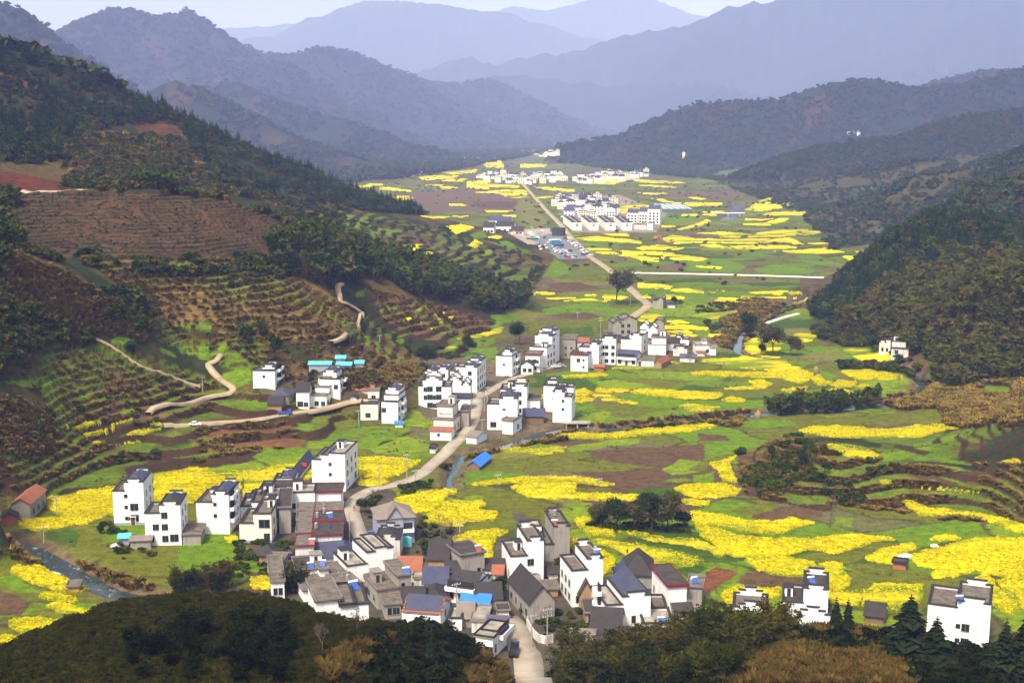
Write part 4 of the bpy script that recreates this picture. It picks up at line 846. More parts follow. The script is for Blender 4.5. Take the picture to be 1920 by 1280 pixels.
for (P, w), nm, lab, mt in zip(RIVERS, ('river', 'stream', 'brook'), ('shallow green river winding past the middle village', 'pale stream with white rapids at the lower left', 'distant brook beside the footbridge'), (M_CALM, M_RIVER, M_RIVER)):
    V, F = ribbon(P, w + 1.2, lambda q, p: np.full(len(q), WATER_Z))
    tag(new_obj(nm, mesh_np(nm, V, F[:, ::-1]), mt), lab, 'water', kind='structure')

# ---- roads
def road_material(name, c1, c2):
    m, nt, N, L, b = mat_new(name)
    pos = geo_pos(nt); a = noise(nt, 0.16, 6, 0.65, pos)
    L.new(ramp(nt, a, [(0.3, c2), (0.62, c1)]), b.inputs['Base Color']); b.inputs['Roughness'].default_value = 0.9
    return m
M_ROAD = road_material('concrete_road', (0.36, 0.31, 0.24), (0.22, 0.175, 0.12))
M_TRACK = road_material('dirt_track', (0.38, 0.30, 0.19), (0.22, 0.15, 0.09))
M_PALE = road_material('pale_concrete', (0.62, 0.60, 0.55), (0.45, 0.42, 0.38))
M_ASPH = road_material('asphalt', (0.16, 0.16, 0.165), (0.09, 0.09, 0.095))
ROADS = []
def road(name, pts_px, width, mat, label, lift=0.14, sub=6):
    P0 = np.array([hit(x, y)[:2] for x, y in pts_px])
    out = []; n = len(P0)
    for i in range(n - 1):
        p0, p1, p2, p3 = P0[max(i - 1, 0)], P0[i], P0[i + 1], P0[min(i + 2, n - 1)]
        k = max(sub, int(np.linalg.norm(p2 - p1) / 2.5))
        for t in np.linspace(0, 1, k, endpoint=False):
            out.append(0.5 * (2 * p1 + (p2 - p0) * t + (2 * p0 - 5 * p1 + 4 * p2 - p3) * t * t + (3 * p1 - p0 - 3 * p2 + p3) * t ** 3))
    out.append(P0[-1]); P = np.array(out); ROADS.append((P, width))
    W = np.full(len(P), width / 2) * (1 + 0.16 * (vnoise(np.arange(len(P)) / 7.0, np.zeros(len(P)), 5) - 0.5))
    def zf(q, p):
        T = np.gradient(p, axis=0); T /= np.linalg.norm(T, axis=1)[:, None] + 1e-9
        Nn = np.stack([T[:, 1], -T[:, 0]], 1)
        z = np.max([z_at(p[:, 0] + Nn[:, 0] * k * width / 2, p[:, 1] + Nn[:, 1] * k * width / 2) for k in (-1, -0.5, 0, 0.5, 1)], 0)
        z = np.maximum(z, 0)
        k = np.ones(9) / 9
        zz = np.convolve(np.pad(z, 4, 'edge'), k, 'valid')
        return np.maximum(z, zz) + lift
    V, F = ribbon(P, W, zf, 2)
    m = len(V)
    V2 = V.copy(); V2[:, 2] -= 1.2
    # side faces so that the road is a slab
    L_ = np.arange(0, m, 3); R_ = np.arange(2, m, 3)
    S = [np.stack([a[:-1], a[1:], a[1:] + m, a[:-1] + m], 1) for a in (L_, R_)]
    me = mesh_np(name, np.concatenate([V, V2]), np.concatenate([F[:, ::-1]] + S), False)
    bm = bmesh.new(); bm.from_mesh(me); bmesh.ops.recalc_face_normals(bm, faces=bm.faces); bm.to_mesh(me); bm.free()
    return tag(new_obj(name, me, mat), label, 'road', kind='structure')
road('village_road', [(1008,1330),(1000,1290),(992,1255),(980,1220),(968,1190),(958,1172),(945,1160)], 6.0, M_ROAD, 'pale village lane at the bottom between the dark slopes')
road('main_road', [(694,1040),(680,1015),(668,985),(660,955),(668,935),(700,918),(745,908),(785,893),(812,870),(835,850),(852,832),(872,815),(886,790),(893,765),(895,745),(900,735)], 4.5, M_ROAD, 'pale concrete road climbing from the near village past the river')
road('river_lane', [(905,742),(945,718),(975,706),(1010,695),(1040,688),(1060,686)], 4.0, M_ROAD, 'narrow concrete lane to the middle village')
road('valley_road', [(1178,598),(1195,588),(1215,573),(1205,562),(1180,540),(1150,512),(1128,496),(1105,480),(1085,460),(1068,442),(1050,420),(1030,400),(1010,378),(985,350),(975,340)], 6.0, M_TRACK, 'long straight pale road running up the valley')
road('side_road', [(1178,512),(1300,514),(1420,517),(1545,521)], 5.0, M_PALE, 'straight white side road across the valley floor', lift=0.5)
road('lower_road', [(306,799),(345,799),(400,797),(470,789),(530,779),(580,772),(640,763),(690,756)], 2.8, M_TRACK, 'lane with a parked white car on the left terraces', lift=0.45)
road('hill_road', [(278,782),(292,772),(320,766),(355,758),(395,750),(428,740),(437,732),(415,716),(398,700),(392,690),(405,678),(415,672)], 2.5, M_TRACK, 'winding concrete road bending up the left terraces', lift=0.5)
road('upper_road', [(620,648),(645,640),(668,620),(678,600),(668,585),(645,572),(636,560),(634,545),(640,540)], 2.6, M_TRACK, 'curving hill road past the pointed cypress', lift=0.6)
road('spur_road', [(596,478),(604,486),(612,492),(606,500)], 4.0, M_ROAD, 'short stretch of pale road above the bamboo', lift=0.6)
road('foot_path', [(180,640),(225,662),(270,690),(330,712),(375,730)], 0.7, M_TRACK, 'thin earth footpath crossing the left terraces')
road('tea_hill_track', [(-20,357),(40,358),(100,360),(160,358)], 4, M_TRACK, 'earth track below the red soil cutting')
road('levee_path', [(1434,608),(1470,596),(1496,589)], 2.6, M_PALE, 'white concrete bank path behind the river trees', lift=0.6)
# ================================================================== VEGETATION
def leaf_mat(name, cols, rough=0.85):
    """foliage: every plant its own tint out of a range"""
    m, nt, N, L, b = mat_new(name)
    oi = N.new('ShaderNodeObjectInfo').outputs['Random']
    st = [(i / max(1, len(cols) - 1), c) for i, c in enumerate(cols)]
    c = ramp(nt, oi, st)
    n = noise(nt, 0.8, 3, 0.6, geo_pos(nt))
    c = mixc(nt, 1.0, c, ramp(nt, n, [(0.3, (0.55, 0.55, 0.55)), (0.7, (1.35, 1.35, 1.2))]), 'MULTIPLY')
    L.new(c, b.inputs['Base Color']); b.inputs['Roughness'].default_value = rough; b.inputs['Specular IOR Level'].default_value = 0.0
    return m
ML_CONIFER = leaf_mat('conifer_needles', [(0.008, 0.026, 0.008), (0.014, 0.038, 0.010), (0.026, 0.050, 0.012)])
ML_BUSH = leaf_mat('bush_leaves', [(0.014, 0.034, 0.003), (0.030, 0.054, 0.005), (0.058, 0.064, 0.008), (0.080, 0.052, 0.011)])
ML_BAMBOO = leaf_mat('bamboo_leaves', [(0.020, 0.038, 0.005), (0.034, 0.056, 0.007), (0.056, 0.072, 0.009), (0.078, 0.074, 0.013)])
ML_BAMBOO_B = leaf_mat('dry_bamboo_leaves', [(0.032, 0.042, 0.005), (0.054, 0.060, 0.007), (0.076, 0.082, 0.010), (0.082, 0.060, 0.011)])
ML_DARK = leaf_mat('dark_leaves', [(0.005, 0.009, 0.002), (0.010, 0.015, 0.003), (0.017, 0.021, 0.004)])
ML_GRASS = leaf_mat('dry_grass', [(0.080, 0.050, 0.010), (0.160, 0.105, 0.023), (0.225, 0.155, 0.038), (0.095, 0.098, 0.014)])
ML_TEA = leaf_mat('tea_leaves', [(0.014, 0.019, 0.002), (0.024, 0.027, 0.003), (0.036, 0.030, 0.004)])
ML_FARW = leaf_mat('far_wood', [(0.015, 0.042, 0.009), (0.026, 0.056, 0.012), (0.046, 0.058, 0.013), (0.066, 0.052, 0.018)])
M_BARK = simple('bark', (0.085, 0.062, 0.045), 0.95, 0.3, 3.0)
M_TWIG = simple('bare_twigs', (0.12, 0.09, 0.075), 0.95, 0.2, 2.0)

def leaf_quads(C, size, rg, droop=0.0, aspect=2.0, up=0.35):
    """C (n,3) centres -> rhombus leaves with random facing"""
    n = len(C)
    d = rg.normal(size=(n, 3)); d[:, 2] = d[:, 2] * 0.5 - droop; d /= np.linalg.norm(d, axis=1)[:, None]
    e = rg.normal(size=(n, 3)); e -= (e * d).sum(1)[:, None] * d; e /= np.linalg.norm(e, axis=1)[:, None]
    s = (size * rg.uniform(0.6, 1.4, n))[:, None]
    a, b = d * s * aspect * 0.5, e * s * 0.5
    V = np.stack([C - a, C + b, C + a, C - b], 1).reshape(-1, 3)
    F = np.arange(4 * n).reshape(n, 4)
    return V, F
class PB:
    """prototype builder: quads only, material index per face"""
    def __init__(s): s.V = []; s.F = []; s.M = []; s.n = 0
    def add(s, V, F, m=0):
        s.V.append(np.asarray(V, float)); s.F.append(np.asarray(F, int) + s.n); s.M.append(np.full(len(F), m)); s.n += len(V); return s
    def tube(s, pts, rad, k=5, m=1):
        pts = np.asarray(pts, float); n = len(pts); V = []
        for i in range(n):
            t = pts[min(i + 1, n - 1)] - pts[max(i - 1, 0)]; t /= np.linalg.norm(t) + 1e-9
            a = np.cross(t, (0.31, 0.95, 0.1)); a /= np.linalg.norm(a) + 1e-9; b = np.cross(t, a)
            for j in range(k):
                an = 2 * math.pi * j / k; V.append(pts[i] + (a * math.cos(an) + b * math.sin(an)) * rad[i])
        F = [(i * k + j, i * k + (j + 1) % k, (i + 1) * k + (j + 1) % k, (i + 1) * k + j) for i in range(n - 1) for j in range(k)]
        return s.add(V, F, m)
    def mesh(s, name):
        return mesh_np(name, np.concatenate(s.V), np.concatenate(s.F), False, np.concatenate(s.M))
def p_conifer(rg, H=1.0, layers=11, per=9):
    p = PB(); p.tube([(0, 0, 0), (0, 0, 0.5), (0, 0, 0.98)], [0.028, 0.018, 0.004], 5, 1)
    for i in range(layers):
        f = i / (layers - 1); z = 0.12 + 0.86 * f; r = (0.215 * (1 - f) ** 0.85 + 0.012) * rg.uniform(0.8, 1.2)
        n = max(4, int(per * (1 - 0.5 * f)))
        for j in range(n):
            an = 2 * math.pi * (j + rg.uniform(-0.4, 0.4)) / n; rr = r * rg.uniform(0.7, 1.2)
            ca, sa = math.cos(an), math.sin(an); w = rr * 0.42
            b = np.array([ca * rr * 0.08, sa * rr * 0.08, z]); t = np.array([ca * rr, sa * rr, z - rr * rg.uniform(0.25, 0.55)])
            mid = (b + t) / 2 + np.array([0, 0, rr * 0.08]); sd = np.array([-sa, ca, 0]) * w
            p.add([b, mid - sd, t, mid + sd], [(0, 1, 2, 3)], 0)
            p.add([b + (0, 0, 0.01), mid + (0, 0, w * 0.6), t, mid - (0, 0, w * 0.5)], [(0, 1, 2, 3)], 0)
    return p.mesh('conifer')
def p_bush(rg, n=110, lumps=5, size=0.2):
    p = PB(); cs = []
    for i in range(lumps):
        c = np.array([*rg.uniform(-0.30, 0.30, 2), rg.uniform(0.2, 0.55)]); r = rg.uniform(0.2, 0.34)
        d = rg.normal(size=(n // lumps, 3)); d /= np.linalg.norm(d, axis=1)[:, None]; d[:, 2] = np.abs(d[:, 2]) * 0.9 - 0.15
        cs.append(c + d * r * rg.uniform(0.75, 1.05, (len(d), 1)))
    V, F = leaf_quads(np.concatenate(cs), size, rg, 0, 1.3); p.add(V, F)
    return p.mesh('bush')
def p_grass(rg, n=34):
    p = PB()
    for i in range(n):
        an = rg.uniform(0, 6.28); r = rg.uniform(0, 0.35); h = rg.uniform(0.45, 1.0); ln = rg.uniform(0.15, 0.5)
        b = np.array([math.cos(an) * r, math.sin(an) * r, 0]); o = np.array([math.cos(an), math.sin(an), 0]); s = np.array([-o[1], o[0], 0]) * 0.07
        t = b + o * ln + np.array([0, 0, h]); m = b + o * ln * 0.35 + np.array([0, 0, h * 0.65])
        p.add([b - s * 0.6, b + s * 0.6, m + s, m - s], [(0, 1, 2, 3)]); p.add([m - s, m + s, t + s * 0.3, t - s * 0.3], [(0, 1, 2, 3)])
    return p.mesh('grass_tuft')
def p_bamboo(rg, culms=9, leaves=34, size=0.085, spread=0.16):
    p = PB()
    for i in range(culms):
        an = rg.uniform(0, 6.28); r = rg.uniform(0.02, spread); h = rg.uniform(0.7, 1.0); bend = rg.uniform(0.10, 0.24)
        o = np.array([math.cos(an), math.sin(an), 0])
        b = o * r
        f = np.linspace(0, 1, 7)[:, None]
        pts = b + np.array([0, 0, 1]) * (h * (f - 0.16 * f ** 4)) + o * bend * f ** 2.4
        p.tube(pts[::2], [0.008, 0.007, 0.005, 0.002], 3, 1)
        q = rg.uniform(0.28, 1.0, leaves)
        C = b + np.array([0, 0, 1]) * (h * (q - 0.16 * q ** 4))[:, None] + o * (bend * q ** 2.4)[:, None]
        C += rg.normal(size=(leaves, 3)) * np.array([0.055, 0.055, 0.028]) * (1.15 - 0.6 * np.abs(q - 0.55))[:, None]
        V, F = leaf_quads(C, size, rg, 0.45, 1.9); p.add(V, F)
    return p.mesh('bamboo')
def grow(rg, levels=4, spread=0.55, ratio=0.72, kids=3, L0=0.28, r0=0.03, up=0.25):
    """recursive limbs: list of (points, radii), and the tips"""
    out, tips = [], []
    def rec(p, d, L, r, lv):
        n = 4; pts = [p]; q = np.array(p)
        dd = d.copy()
        for i in range(n - 1):
            dd = dd + rg.normal(size=3) * 0.10; dd /= np.linalg.norm(dd); q = q + dd * L / (n - 1); pts.append(q.copy())
        out.append((pts, list(np.linspace(r, r * 0.66, n)), lv))
        if lv == 0: tips.append(q); return
        if lv <= 2: tips.append(q); tips.append(pts[2])
        for i in range(kids):
            e = rg.normal(size=3); e -= (e @ dd) * dd; e /= np.linalg.norm(e)
            nd = dd * (1 - spread * rg.uniform(0.4, 1)) + e * spread * rg.uniform(0.7, 1.3) + np.array([0, 0, up * 0.4]); nd /= np.linalg.norm(nd)
            rec(q if i else pts[-1], nd, L * ratio * rg.uniform(0.8, 1.15), r * 0.62, lv - 1)
    rec(np.zeros(3), np.array([0, 0, 1.0]), L0, r0, levels)
    return out, np.array(tips)
def p_bare(rg, levels=4):
    p = PB(); out, tips = grow(rg, levels, 0.62, 0.7, 3, 0.30, 0.022, 0.5)
    for pts, rad, lv in out: p.tube(pts[::3] if lv < 2 else pts, rad[::3] if lv < 2 else rad, 3 if lv < 2 else 4, 0)
    return p.mesh('bare_tree')

protos = {}
def proto(key, makers, mats):
    c = bpy.data.collections.new('prototype_' + key)
    for i, me in enumerate(makers):
        me.materials.clear()
        for m in mats: me.materials.append(m)
        c.objects.link(bpy.data.objects.new('%s_prototype_%d' % (key, i), me))
    protos[key] = c
_r = lambda s: np.random.default_rng(s)
proto('conifer', [p_conifer(_r(i)) for i in range(4)], [ML_CONIFER, M_BARK])
proto('bush', [p_bush(_r(10 + i)) for i in range(4)], [ML_BUSH, M_BARK])
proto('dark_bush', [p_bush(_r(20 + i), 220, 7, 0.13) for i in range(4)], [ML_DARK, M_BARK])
proto('bamboo', [p_bamboo(_r(30 + i)) for i in range(4)], [ML_BAMBOO, M_BARK])
proto('dry_bamboo', [p_bamboo(_r(40 + i)) for i in range(4)], [ML_BAMBOO_B, M_BARK])
ML_NEARB = leaf_mat('olive_bamboo_leaves', [(0.012, 0.018, 0.002), (0.028, 0.032, 0.004), (0.052, 0.052, 0.007), (0.055, 0.042, 0.008)])
proto('near_bamboo', [p_bamboo(_r(50 + i), 12, 110, 0.036, 0.22) for i in range(4)], [ML_NEARB, M_BARK])
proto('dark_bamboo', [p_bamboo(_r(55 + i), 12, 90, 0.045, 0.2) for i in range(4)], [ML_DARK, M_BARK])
proto('grass', [p_grass(_r(60 + i)) for i in range(4)], [ML_GRASS])
ML_GRASS_SHADE = leaf_mat('shade_dark_grass', [(0.026, 0.018, 0.004), (0.052, 0.032, 0.008), (0.090, 0.056, 0.016), (0.030, 0.034, 0.005)])  # darker copy of the dry grass; foreground shade is put into its colour
proto('shade_dark_grass', [p_grass(_r(65 + i), 60) for i in range(4)], [ML_GRASS_SHADE])
ML_WEED = leaf_mat('weed_leaves', [(0.05, 0.075, 0.01), (0.08, 0.11, 0.015), (0.12, 0.10, 0.025)])
proto('weed', [p_bush(_r(75 + i), 60, 3, 0.2) for i in range(3)], [ML_WEED])
proto('tea', [p_bush(_r(70 + i), 90, 4, 0.16) for i in range(3)], [ML_TEA, M_BARK])
proto('far_tree', [p_bush(_r(80 + i), 46, 3, 0.34) for i in range(4)], [ML_FARW, M_BARK])
proto('bare', [p_bare(_r(90 + i)) for i in range(3)], [M_TWIG])

def gn_tree(coll):
    ng = bpy.data.node_groups.new('scatter_' + coll.name, 'GeometryNodeTree')
    ng.interface.new_socket('Geometry', in_out='INPUT', socket_type='NodeSocketGeometry')
    ng.interface.new_socket('Geometry', in_out='OUTPUT', socket_type='NodeSocketGeometry')
    N, L = ng.nodes, ng.links
    gi, go = N.new('NodeGroupInput'), N.new('NodeGroupOutput')
    ci = N.new('GeometryNodeCollectionInfo'); ci.inputs['Collection'].default_value = coll
    ci.inputs['Separate Children'].default_value = True; ci.inputs['Reset Children'].default_value = True
    ip = N.new('GeometryNodeInstanceOnPoints'); ip.inputs['Pick Instance'].default_value = True
    def attr(nm, t):
        a = N.new('GeometryNodeInputNamedAttribute'); a.data_type = t; a.inputs['Name'].default_value = nm
        return [o for o in a.outputs if o.enabled and o.name == 'Attribute'][0]
    er = N.new('FunctionNodeEulerToRotation')
    L.new(attr('rot', 'FLOAT_VECTOR'), er.inputs['Euler'])
    L.new(gi.outputs[0], ip.inputs['Points']); L.new(ci.outputs[0], ip.inputs['Instance'])
    L.new(attr('pick', 'INT'), ip.inputs['Instance Index']); L.new(er.outputs[0], ip.inputs['Rotation']); L.new(attr('size', 'FLOAT_VECTOR'), ip.inputs['Scale'])
    L.new(ip.outputs[0], go.inputs[0])
    return ng
_trees = {}
def scatter(name, key, P, S, label, cat, rg, aspect=1.0, tilt=0.06):
    """one stuff object: plants of a kind on the points P with sizes S"""
    if len(P) == 0: return None
    P = np.asarray(P, np.float32); n = len(P)
    me = bpy.data.meshes.new(name); me.vertices.add(n); me.vertices.foreach_set('co', P.ravel())
    a = me.attributes.new('size', 'FLOAT_VECTOR', 'POINT'); asp = aspect * rg.uniform(0.85, 1.2, n)
    a.data.foreach_set('vector', np.stack([S * asp, S * asp, S], 1).astype(np.float32).ravel())
    a = me.attributes.new('rot', 'FLOAT_VECTOR', 'POINT')
    a.data.foreach_set('vector', np.stack([rg.normal(0, tilt, n), rg.normal(0, tilt, n), rg.uniform(0, 6.28, n)], 1).astype(np.float32).ravel())
    a = me.attributes.new('pick', 'INT', 'POINT'); a.data.foreach_set('value', rg.integers(0, 12, n).astype(np.int32))
    o = bpy.data.objects.new(name, me); link(o)
    if key not in _trees: _trees[key] = gn_tree(protos[key])
    o.modifiers.new('scatter', 'NODES').node_group = _trees[key]
    tag(o, label, cat, kind='stuff')
    return o

# ---- where plants stand: ground cells seen in the photograph, weighed by their area
AREA = (np.diff(YS)[:, None] * np.diff(US)[None, :] * (YS[:-1, None] + YS[1:, None]) * 0.5)
_cv = np.nonzero(CVIS.ravel())[0]
_cx, _cy, _ca = CX.ravel()[_cv], CY.ravel()[_cv], AREA.ravel()[_cv]
_o = np.argsort(_cy); _cv, _cx, _cy, _ca = _cv[_o], _cx[_o], _cy[_o], _ca[_o]
_cgx, _cgy = CGX.ravel()[_cv], CGY.ravel()[_cv]
_free = (~taken.ravel()[_cv]) & (RIVD[:-1, :-1].ravel()[_cv] > 0.8)
GREEN = (BASE[..., 1] > BASE[..., 0] * 1.18)[:-1, :-1].ravel()[_cv]          # open green crop ground
EDGC = edge[:-1, :-1].ravel()[_cv]
TERC = TERR[:-1, :-1].ravel()[_cv]
RISER = (TERC > 0.3) | ~((T_LEFT | T_SPUR | T_RIGHT)[:-1, :-1].ravel()[_cv])
for _P, _w in ROADS:
    _d, _ = dist_path(_cgx, _cgy, _P, None, 8)
    _free &= _d > _w / 2 + 1.6
def place(polys, n, rg, clump=None, mask=None, seed=0, tmin=0, tmax=1e9, nogreen=True, by_px=0.0):
    """n ground points inside photo outlines; clump = (scale m, threshold) gathers them"""
    m = np.zeros(len(_cv), bool)
    for p in polys:
        ys_ = [q[1] for q in p]; a, b = np.searchsorted(_cy, min(ys_)), np.searchsorted(_cy, max(ys_))
        m[a:b] |= inpoly(_cx[a:b], _cy[a:b], p)
    m &= _free & (_cgy > tmin) & (_cgy < tmax)
    if nogreen: m &= ~GREEN
    if mask is not None: m &= mask
    w = np.where(m, _ca, 0.0)
    if by_px: w = w / np.maximum(_cgy, 1) ** by_px
    if clump is not None:
        w = w * (fbm(_cgx / clump[0], _cgy / clump[0], 3, seed + 500) > clump[1])
    if w.sum() <= 0: return np.zeros((0, 3))
    k = rg.choice(len(_cv), n, p=w / w.sum())
    i, j = np.divmod(_cv[k], NU - 1)
    fy, fx = rg.random(n), rg.random(n)
    Y = YS[i] + fy * (YS[i + 1] - YS[i]); X = Y * (US[j] + fx * (US[j + 1] - US[j]))
    return np.stack([X, Y, z_at(X, Y) - 0.05], 1)
rv = np.random.default_rng(99)
def U(a, b, n): return rv.uniform(a, b, n)
LEFT_RIDGE = [(-60,80),(0,98),(80,112),(250,178),(450,272),(640,350),(800,405),(740,400),(640,395),(540,375),(440,350),(400,335),(350,262),(330,232),(250,232),(150,255),(110,300),(60,310),(-60,300)]
def S1(name, key, polys, n, smin, smax, label, cat, aspect=1.0, tilt=0.06, **k):
    P = place(polys, n, rv, **k)
    return scatter(name, key, P, U(smin, smax, len(P)), label, cat, rv, aspect, tilt)
S1('conifer_forest', 'conifer', [LEFT_RIDGE], 1500, 5.0, 14.5, 'dark conifer wood covering the upper left ridge', 'forest', 1.15, clump=(70, 0.36), seed=1)
S1('ridge_broadleaf', 'bush', [LEFT_RIDGE], 900, 5.0, 9.0, 'round crowned trees mixed among the conifers of the left ridge', 'forest', 1.0, seed=72, nogreen=False)
S1('knoll_broadleaf', 'bamboo', [[(1515,590),(1560,545),(1660,445),(1740,400),(1880,425),(1935,455),(1935,500),(1880,470),(1800,485),(1700,520),(1640,560),(1590,590),(1540,600)]], 420, 6.0, 10.5, 'feathery green trees mixed into the right hand conifer hill', 'forest', 1.1, seed=73, nogreen=False)
S1('ridge_scrub', 'bush', [LEFT_RIDGE, [(120,250),(360,260),(560,380),(600,400),(380,370),(120,360)],[(400,330),(620,375),(660,430),(560,445),(480,400)]], 4600, 3.0, 6.5, 'mixed green scrub between the conifers of the left ridge', 'scrub', 1.1, seed=2)
S1('bamboo_wood', 'bamboo', [[(505,470),(540,455),(600,440),(700,480),(800,505),(900,540),(990,565),(985,580),(900,585),(800,565),(760,545),(690,530),(640,545),(600,540),(530,510)]], 620, 8.5, 14.0, 'dark bamboo wood along the spur above the middle village', 'bamboo wood', 1.0, seed=3, nogreen=False)
S1('bamboo_wood', 'bamboo', [[(245,335),(300,325),(355,340),(350,365),(250,360)],[(0,370),(30,380),(40,470),(0,470)],[(230,560),(270,570),(278,612),(240,600)],[(445,640),(520,620),(525,670),(450,680)]], 90, 7, 11, 'small bamboo clumps dotted over the left hillside', 'bamboo wood', 1.0, seed=4)
S1('hillside_scrub', 'bush', [[(-60,430),(140,480),(310,600),(250,660),(90,650),(-60,720)]], 1500, 1.6, 4.8, 'dark scrub on the near left spur', 'scrub', 1.2, clump=(24, 0.46), seed=5, tmax=478)
S1('dry_grass', 'grass', [[(-60,440),(130,515),(290,610),(250,660),(90,650),(-60,740)]], 3200, 0.9, 2.0, 'tawny grass between the scrub of the near left spur', 'dry grass', 1.4, seed=55, tmax=478)
S1('hillside_scrub', 'bush', [[(100,480),(560,490),(640,560),(690,650),(560,700),(300,640)],[(0,640),(420,730),(280,830),(560,840),(300,880),(0,925)],[(560,400),(860,430),(1030,490),(990,560),(850,540),(700,480)],[(640,560),(930,600),(800,700),(560,730)],[(760,640),(860,600),(900,660),(800,690)]], 1300, 0.8, 2.8, 'green and brown bushes over the left terraces', 'scrub', 1.25, clump=(22, 0.50), seed=6, mask=RISER)
S1('dry_grass', 'grass', [[(150,480),(560,490),(640,560),(690,650),(560,700),(300,640),(230,540)],[(90,640),(430,720),(400,770),(120,800)],[(360,790),(560,795),(580,840),(380,860)],[(690,540),(930,605),(880,640),(720,610)],[(520,690),(700,640),(800,690),(760,730),(560,730)],[(-40,700),(110,790),(300,870),(-40,930)]], 9500, 0.5, 1.35, 'brown dry grass covering the left terraces', 'dry grass', 1.4, seed=7, clump=(14, 0.34), mask=RISER)
S1('dry_grass', 'grass', [[(130,250),(360,260),(400,340),(560,400),(300,356),(140,350)]], 2200, 1.8, 3.2, 'yellow dry grass on the upper left slope', 'dry grass', 1.3, seed=8)
S1('tea_rows', 'tea', [[(15,366),(150,358),(300,360),(400,368),(520,405),(575,452),(540,492),(430,500),(300,488),(160,486),(40,470)]], 1500, 0.5, 0.9, 'rows of low tea bushes on the brown contoured hill', 'tea bushes', 1.4, mask=TERC > 0.4, seed=9, nogreen=False)
S1('hedge_bushes', 'bush', [[(150,480),(540,485),(550,520),(300,520),(160,500)]], 170, 3.0, 5.5, 'line of dark bushes under the contoured hill', 'bushes', 1.2, clump=(16, 0.5), seed=10)
# right-hand conifer hill and bamboo slope
S1('conifer_forest', 'conifer', [[(1515,590),(1560,545),(1660,445),(1740,400),(1880,425),(1935,455),(1935,500),(1880,470),(1800,485),(1700,520),(1640,560),(1590,590),(1540,600)]], 1100, 6, 12.5, 'dense dark conifer wood on the right hand hill', 'forest', 1.35, seed=11, nogreen=False)
S1('bamboo_wood', 'dry_bamboo', [[(1590,590),(1640,560),(1700,520),(1800,485),(1935,470),(1935,720),(1860,715),(1790,735),(1745,712),(1735,690),(1640,635),(1560,625)]], 1000, 5.0, 12.0, 'brownish bamboo wood on the lower right hand hill', 'bamboo wood', 1.05, seed=12, nogreen=False)
S1('bank_scrub', 'bush', [[(1520,600),(1640,620),(1740,700),(1700,705),(1600,655),(1530,632)],[(1560,680),(1720,690),(1740,720),(1680,700),(1580,694)]], 330, 2.2, 4.8, 'bushes along the foot of the right hand hill', 'scrub', 1.2, seed=13)
S1('dry_grass', 'grass', [[(1640,752),(1760,725),(1800,705),(1930,690),(1930,800),(1780,805),(1760,765),(1690,770)]], 3200, 1.2, 2.4, 'tawny dry grass bank on the right', 'dry grass', 1.5, seed=14)
S1('dry_grass', 'grass', [[(1380,845),(1480,815),(1560,840),(1700,870),(1930,870),(1930,1000),(1700,965),(1560,945),(1400,935)]], 4200, 0.45, 1.1, 'dry grass on the banks of the right terraces', 'dry grass', 1.5, clump=(12, 0.38), seed=15, mask=RISER)
S1('terrace_scrub', 'bush', [[(1380,845),(1480,815),(1560,840),(1700,870),(1600,950),(1400,935)],[(1840,770),(1930,740),(1930,800),(1850,800)]], 260, 1.6, 3.6, 'bushes on the brown mound among the right terraces', 'scrub', 1.1, clump=(14, 0.5), seed=16)
S1('bank_scrub', 'bush', [[(1300,575),(1420,560),(1500,575),(1440,600),(1390,660),(1350,650)],[(830,880),(900,842),(1100,805),(1380,775),(1420,768),(1380,792),(1100,815),(900,852)],[(690,925),(790,905),(830,890),(800,920),(700,950)],[(200,1060),(290,1100),(300,1120),(180,1060)],[(60,1010),(130,1050),(260,1105),(150,1060)]], 420, 1.2, 3.0, 'river bank bushes and reeds', 'scrub', 1.2, clump=(10, 0.42), seed=17, nogreen=False)
S1('dry_grass', 'grass', [[(1300,575),(1420,560),(1500,575),(1440,600),(1390,660),(1350,650)],[(830,880),(900,842),(1100,800),(1420,768),(1380,800),(1100,818),(900,855)],[(-20,1000),(130,1050),(290,1100),(280,1125),(120,1075),(-20,1035)]], 2400, 0.8, 2.0, 'tawny grass along the rivers', 'dry grass', 1.4, seed=18, by_px=0.5)
S1('field_margin', 'weed', [[(0,860),(600,850),(900,700),(1000,560),(1560,540),(1560,700),(1920,780),(1920,1180),(1330,1160),(1080,1000),(900,1010),(780,960),(500,1000),(300,1050),(0,1080)]], 1500, 0.3, 0.8, 'weeds and low bushes along the plot borders of the valley floor', 'weeds', 1.5, mask=EDGC < 0.05, seed=70, nogreen=False)
# middle distance and mountain woods
S1('slope_scrub', 'far_tree', [[(1350,345),(1480,335),(1600,330),(1750,300),(1935,262),(1935,300),(1800,330),(1700,400),(1660,450),(1560,470),(1500,400),(1420,372)]], 2400, 2.0, 5.5, 'scrub on the brown slope at the right side of the valley', 'scrub', 1.3, clump=(50, 0.36), seed=71, nogreen=False)
S1('hill_wood', 'far_tree', [[(1300,330),(1345,340),(1480,288),(1680,255),(1935,200),(1935,270),(1750,300),(1600,330),(1480,340)],[(1560,392),(1640,365),(1720,325),(1935,278),(1935,345),(1830,350),(1740,410),(1690,420)],[(1700,425),(1830,352),(1935,335),(1935,460),(1880,430),(1740,410)]], 6500, 4.0, 9.0, 'green woods over the right hand hills', 'forest', 1.1, clump=(60, 0.27), seed=19, by_px=1.0, nogreen=False)
S1('hill_wood', 'far_tree', [[(1035,305),(1060,270),(1150,252),(1230,212),(1300,188),(1470,178),(1640,142),(1935,120),(1935,210),(1680,258),(1480,290),(1300,335),(1200,325),(1100,312)]], 5200, 6.5, 12.0, 'dark woods on the hill behind the distant village', 'forest', 1.15, seed=20, by_px=1.0, nogreen=False)
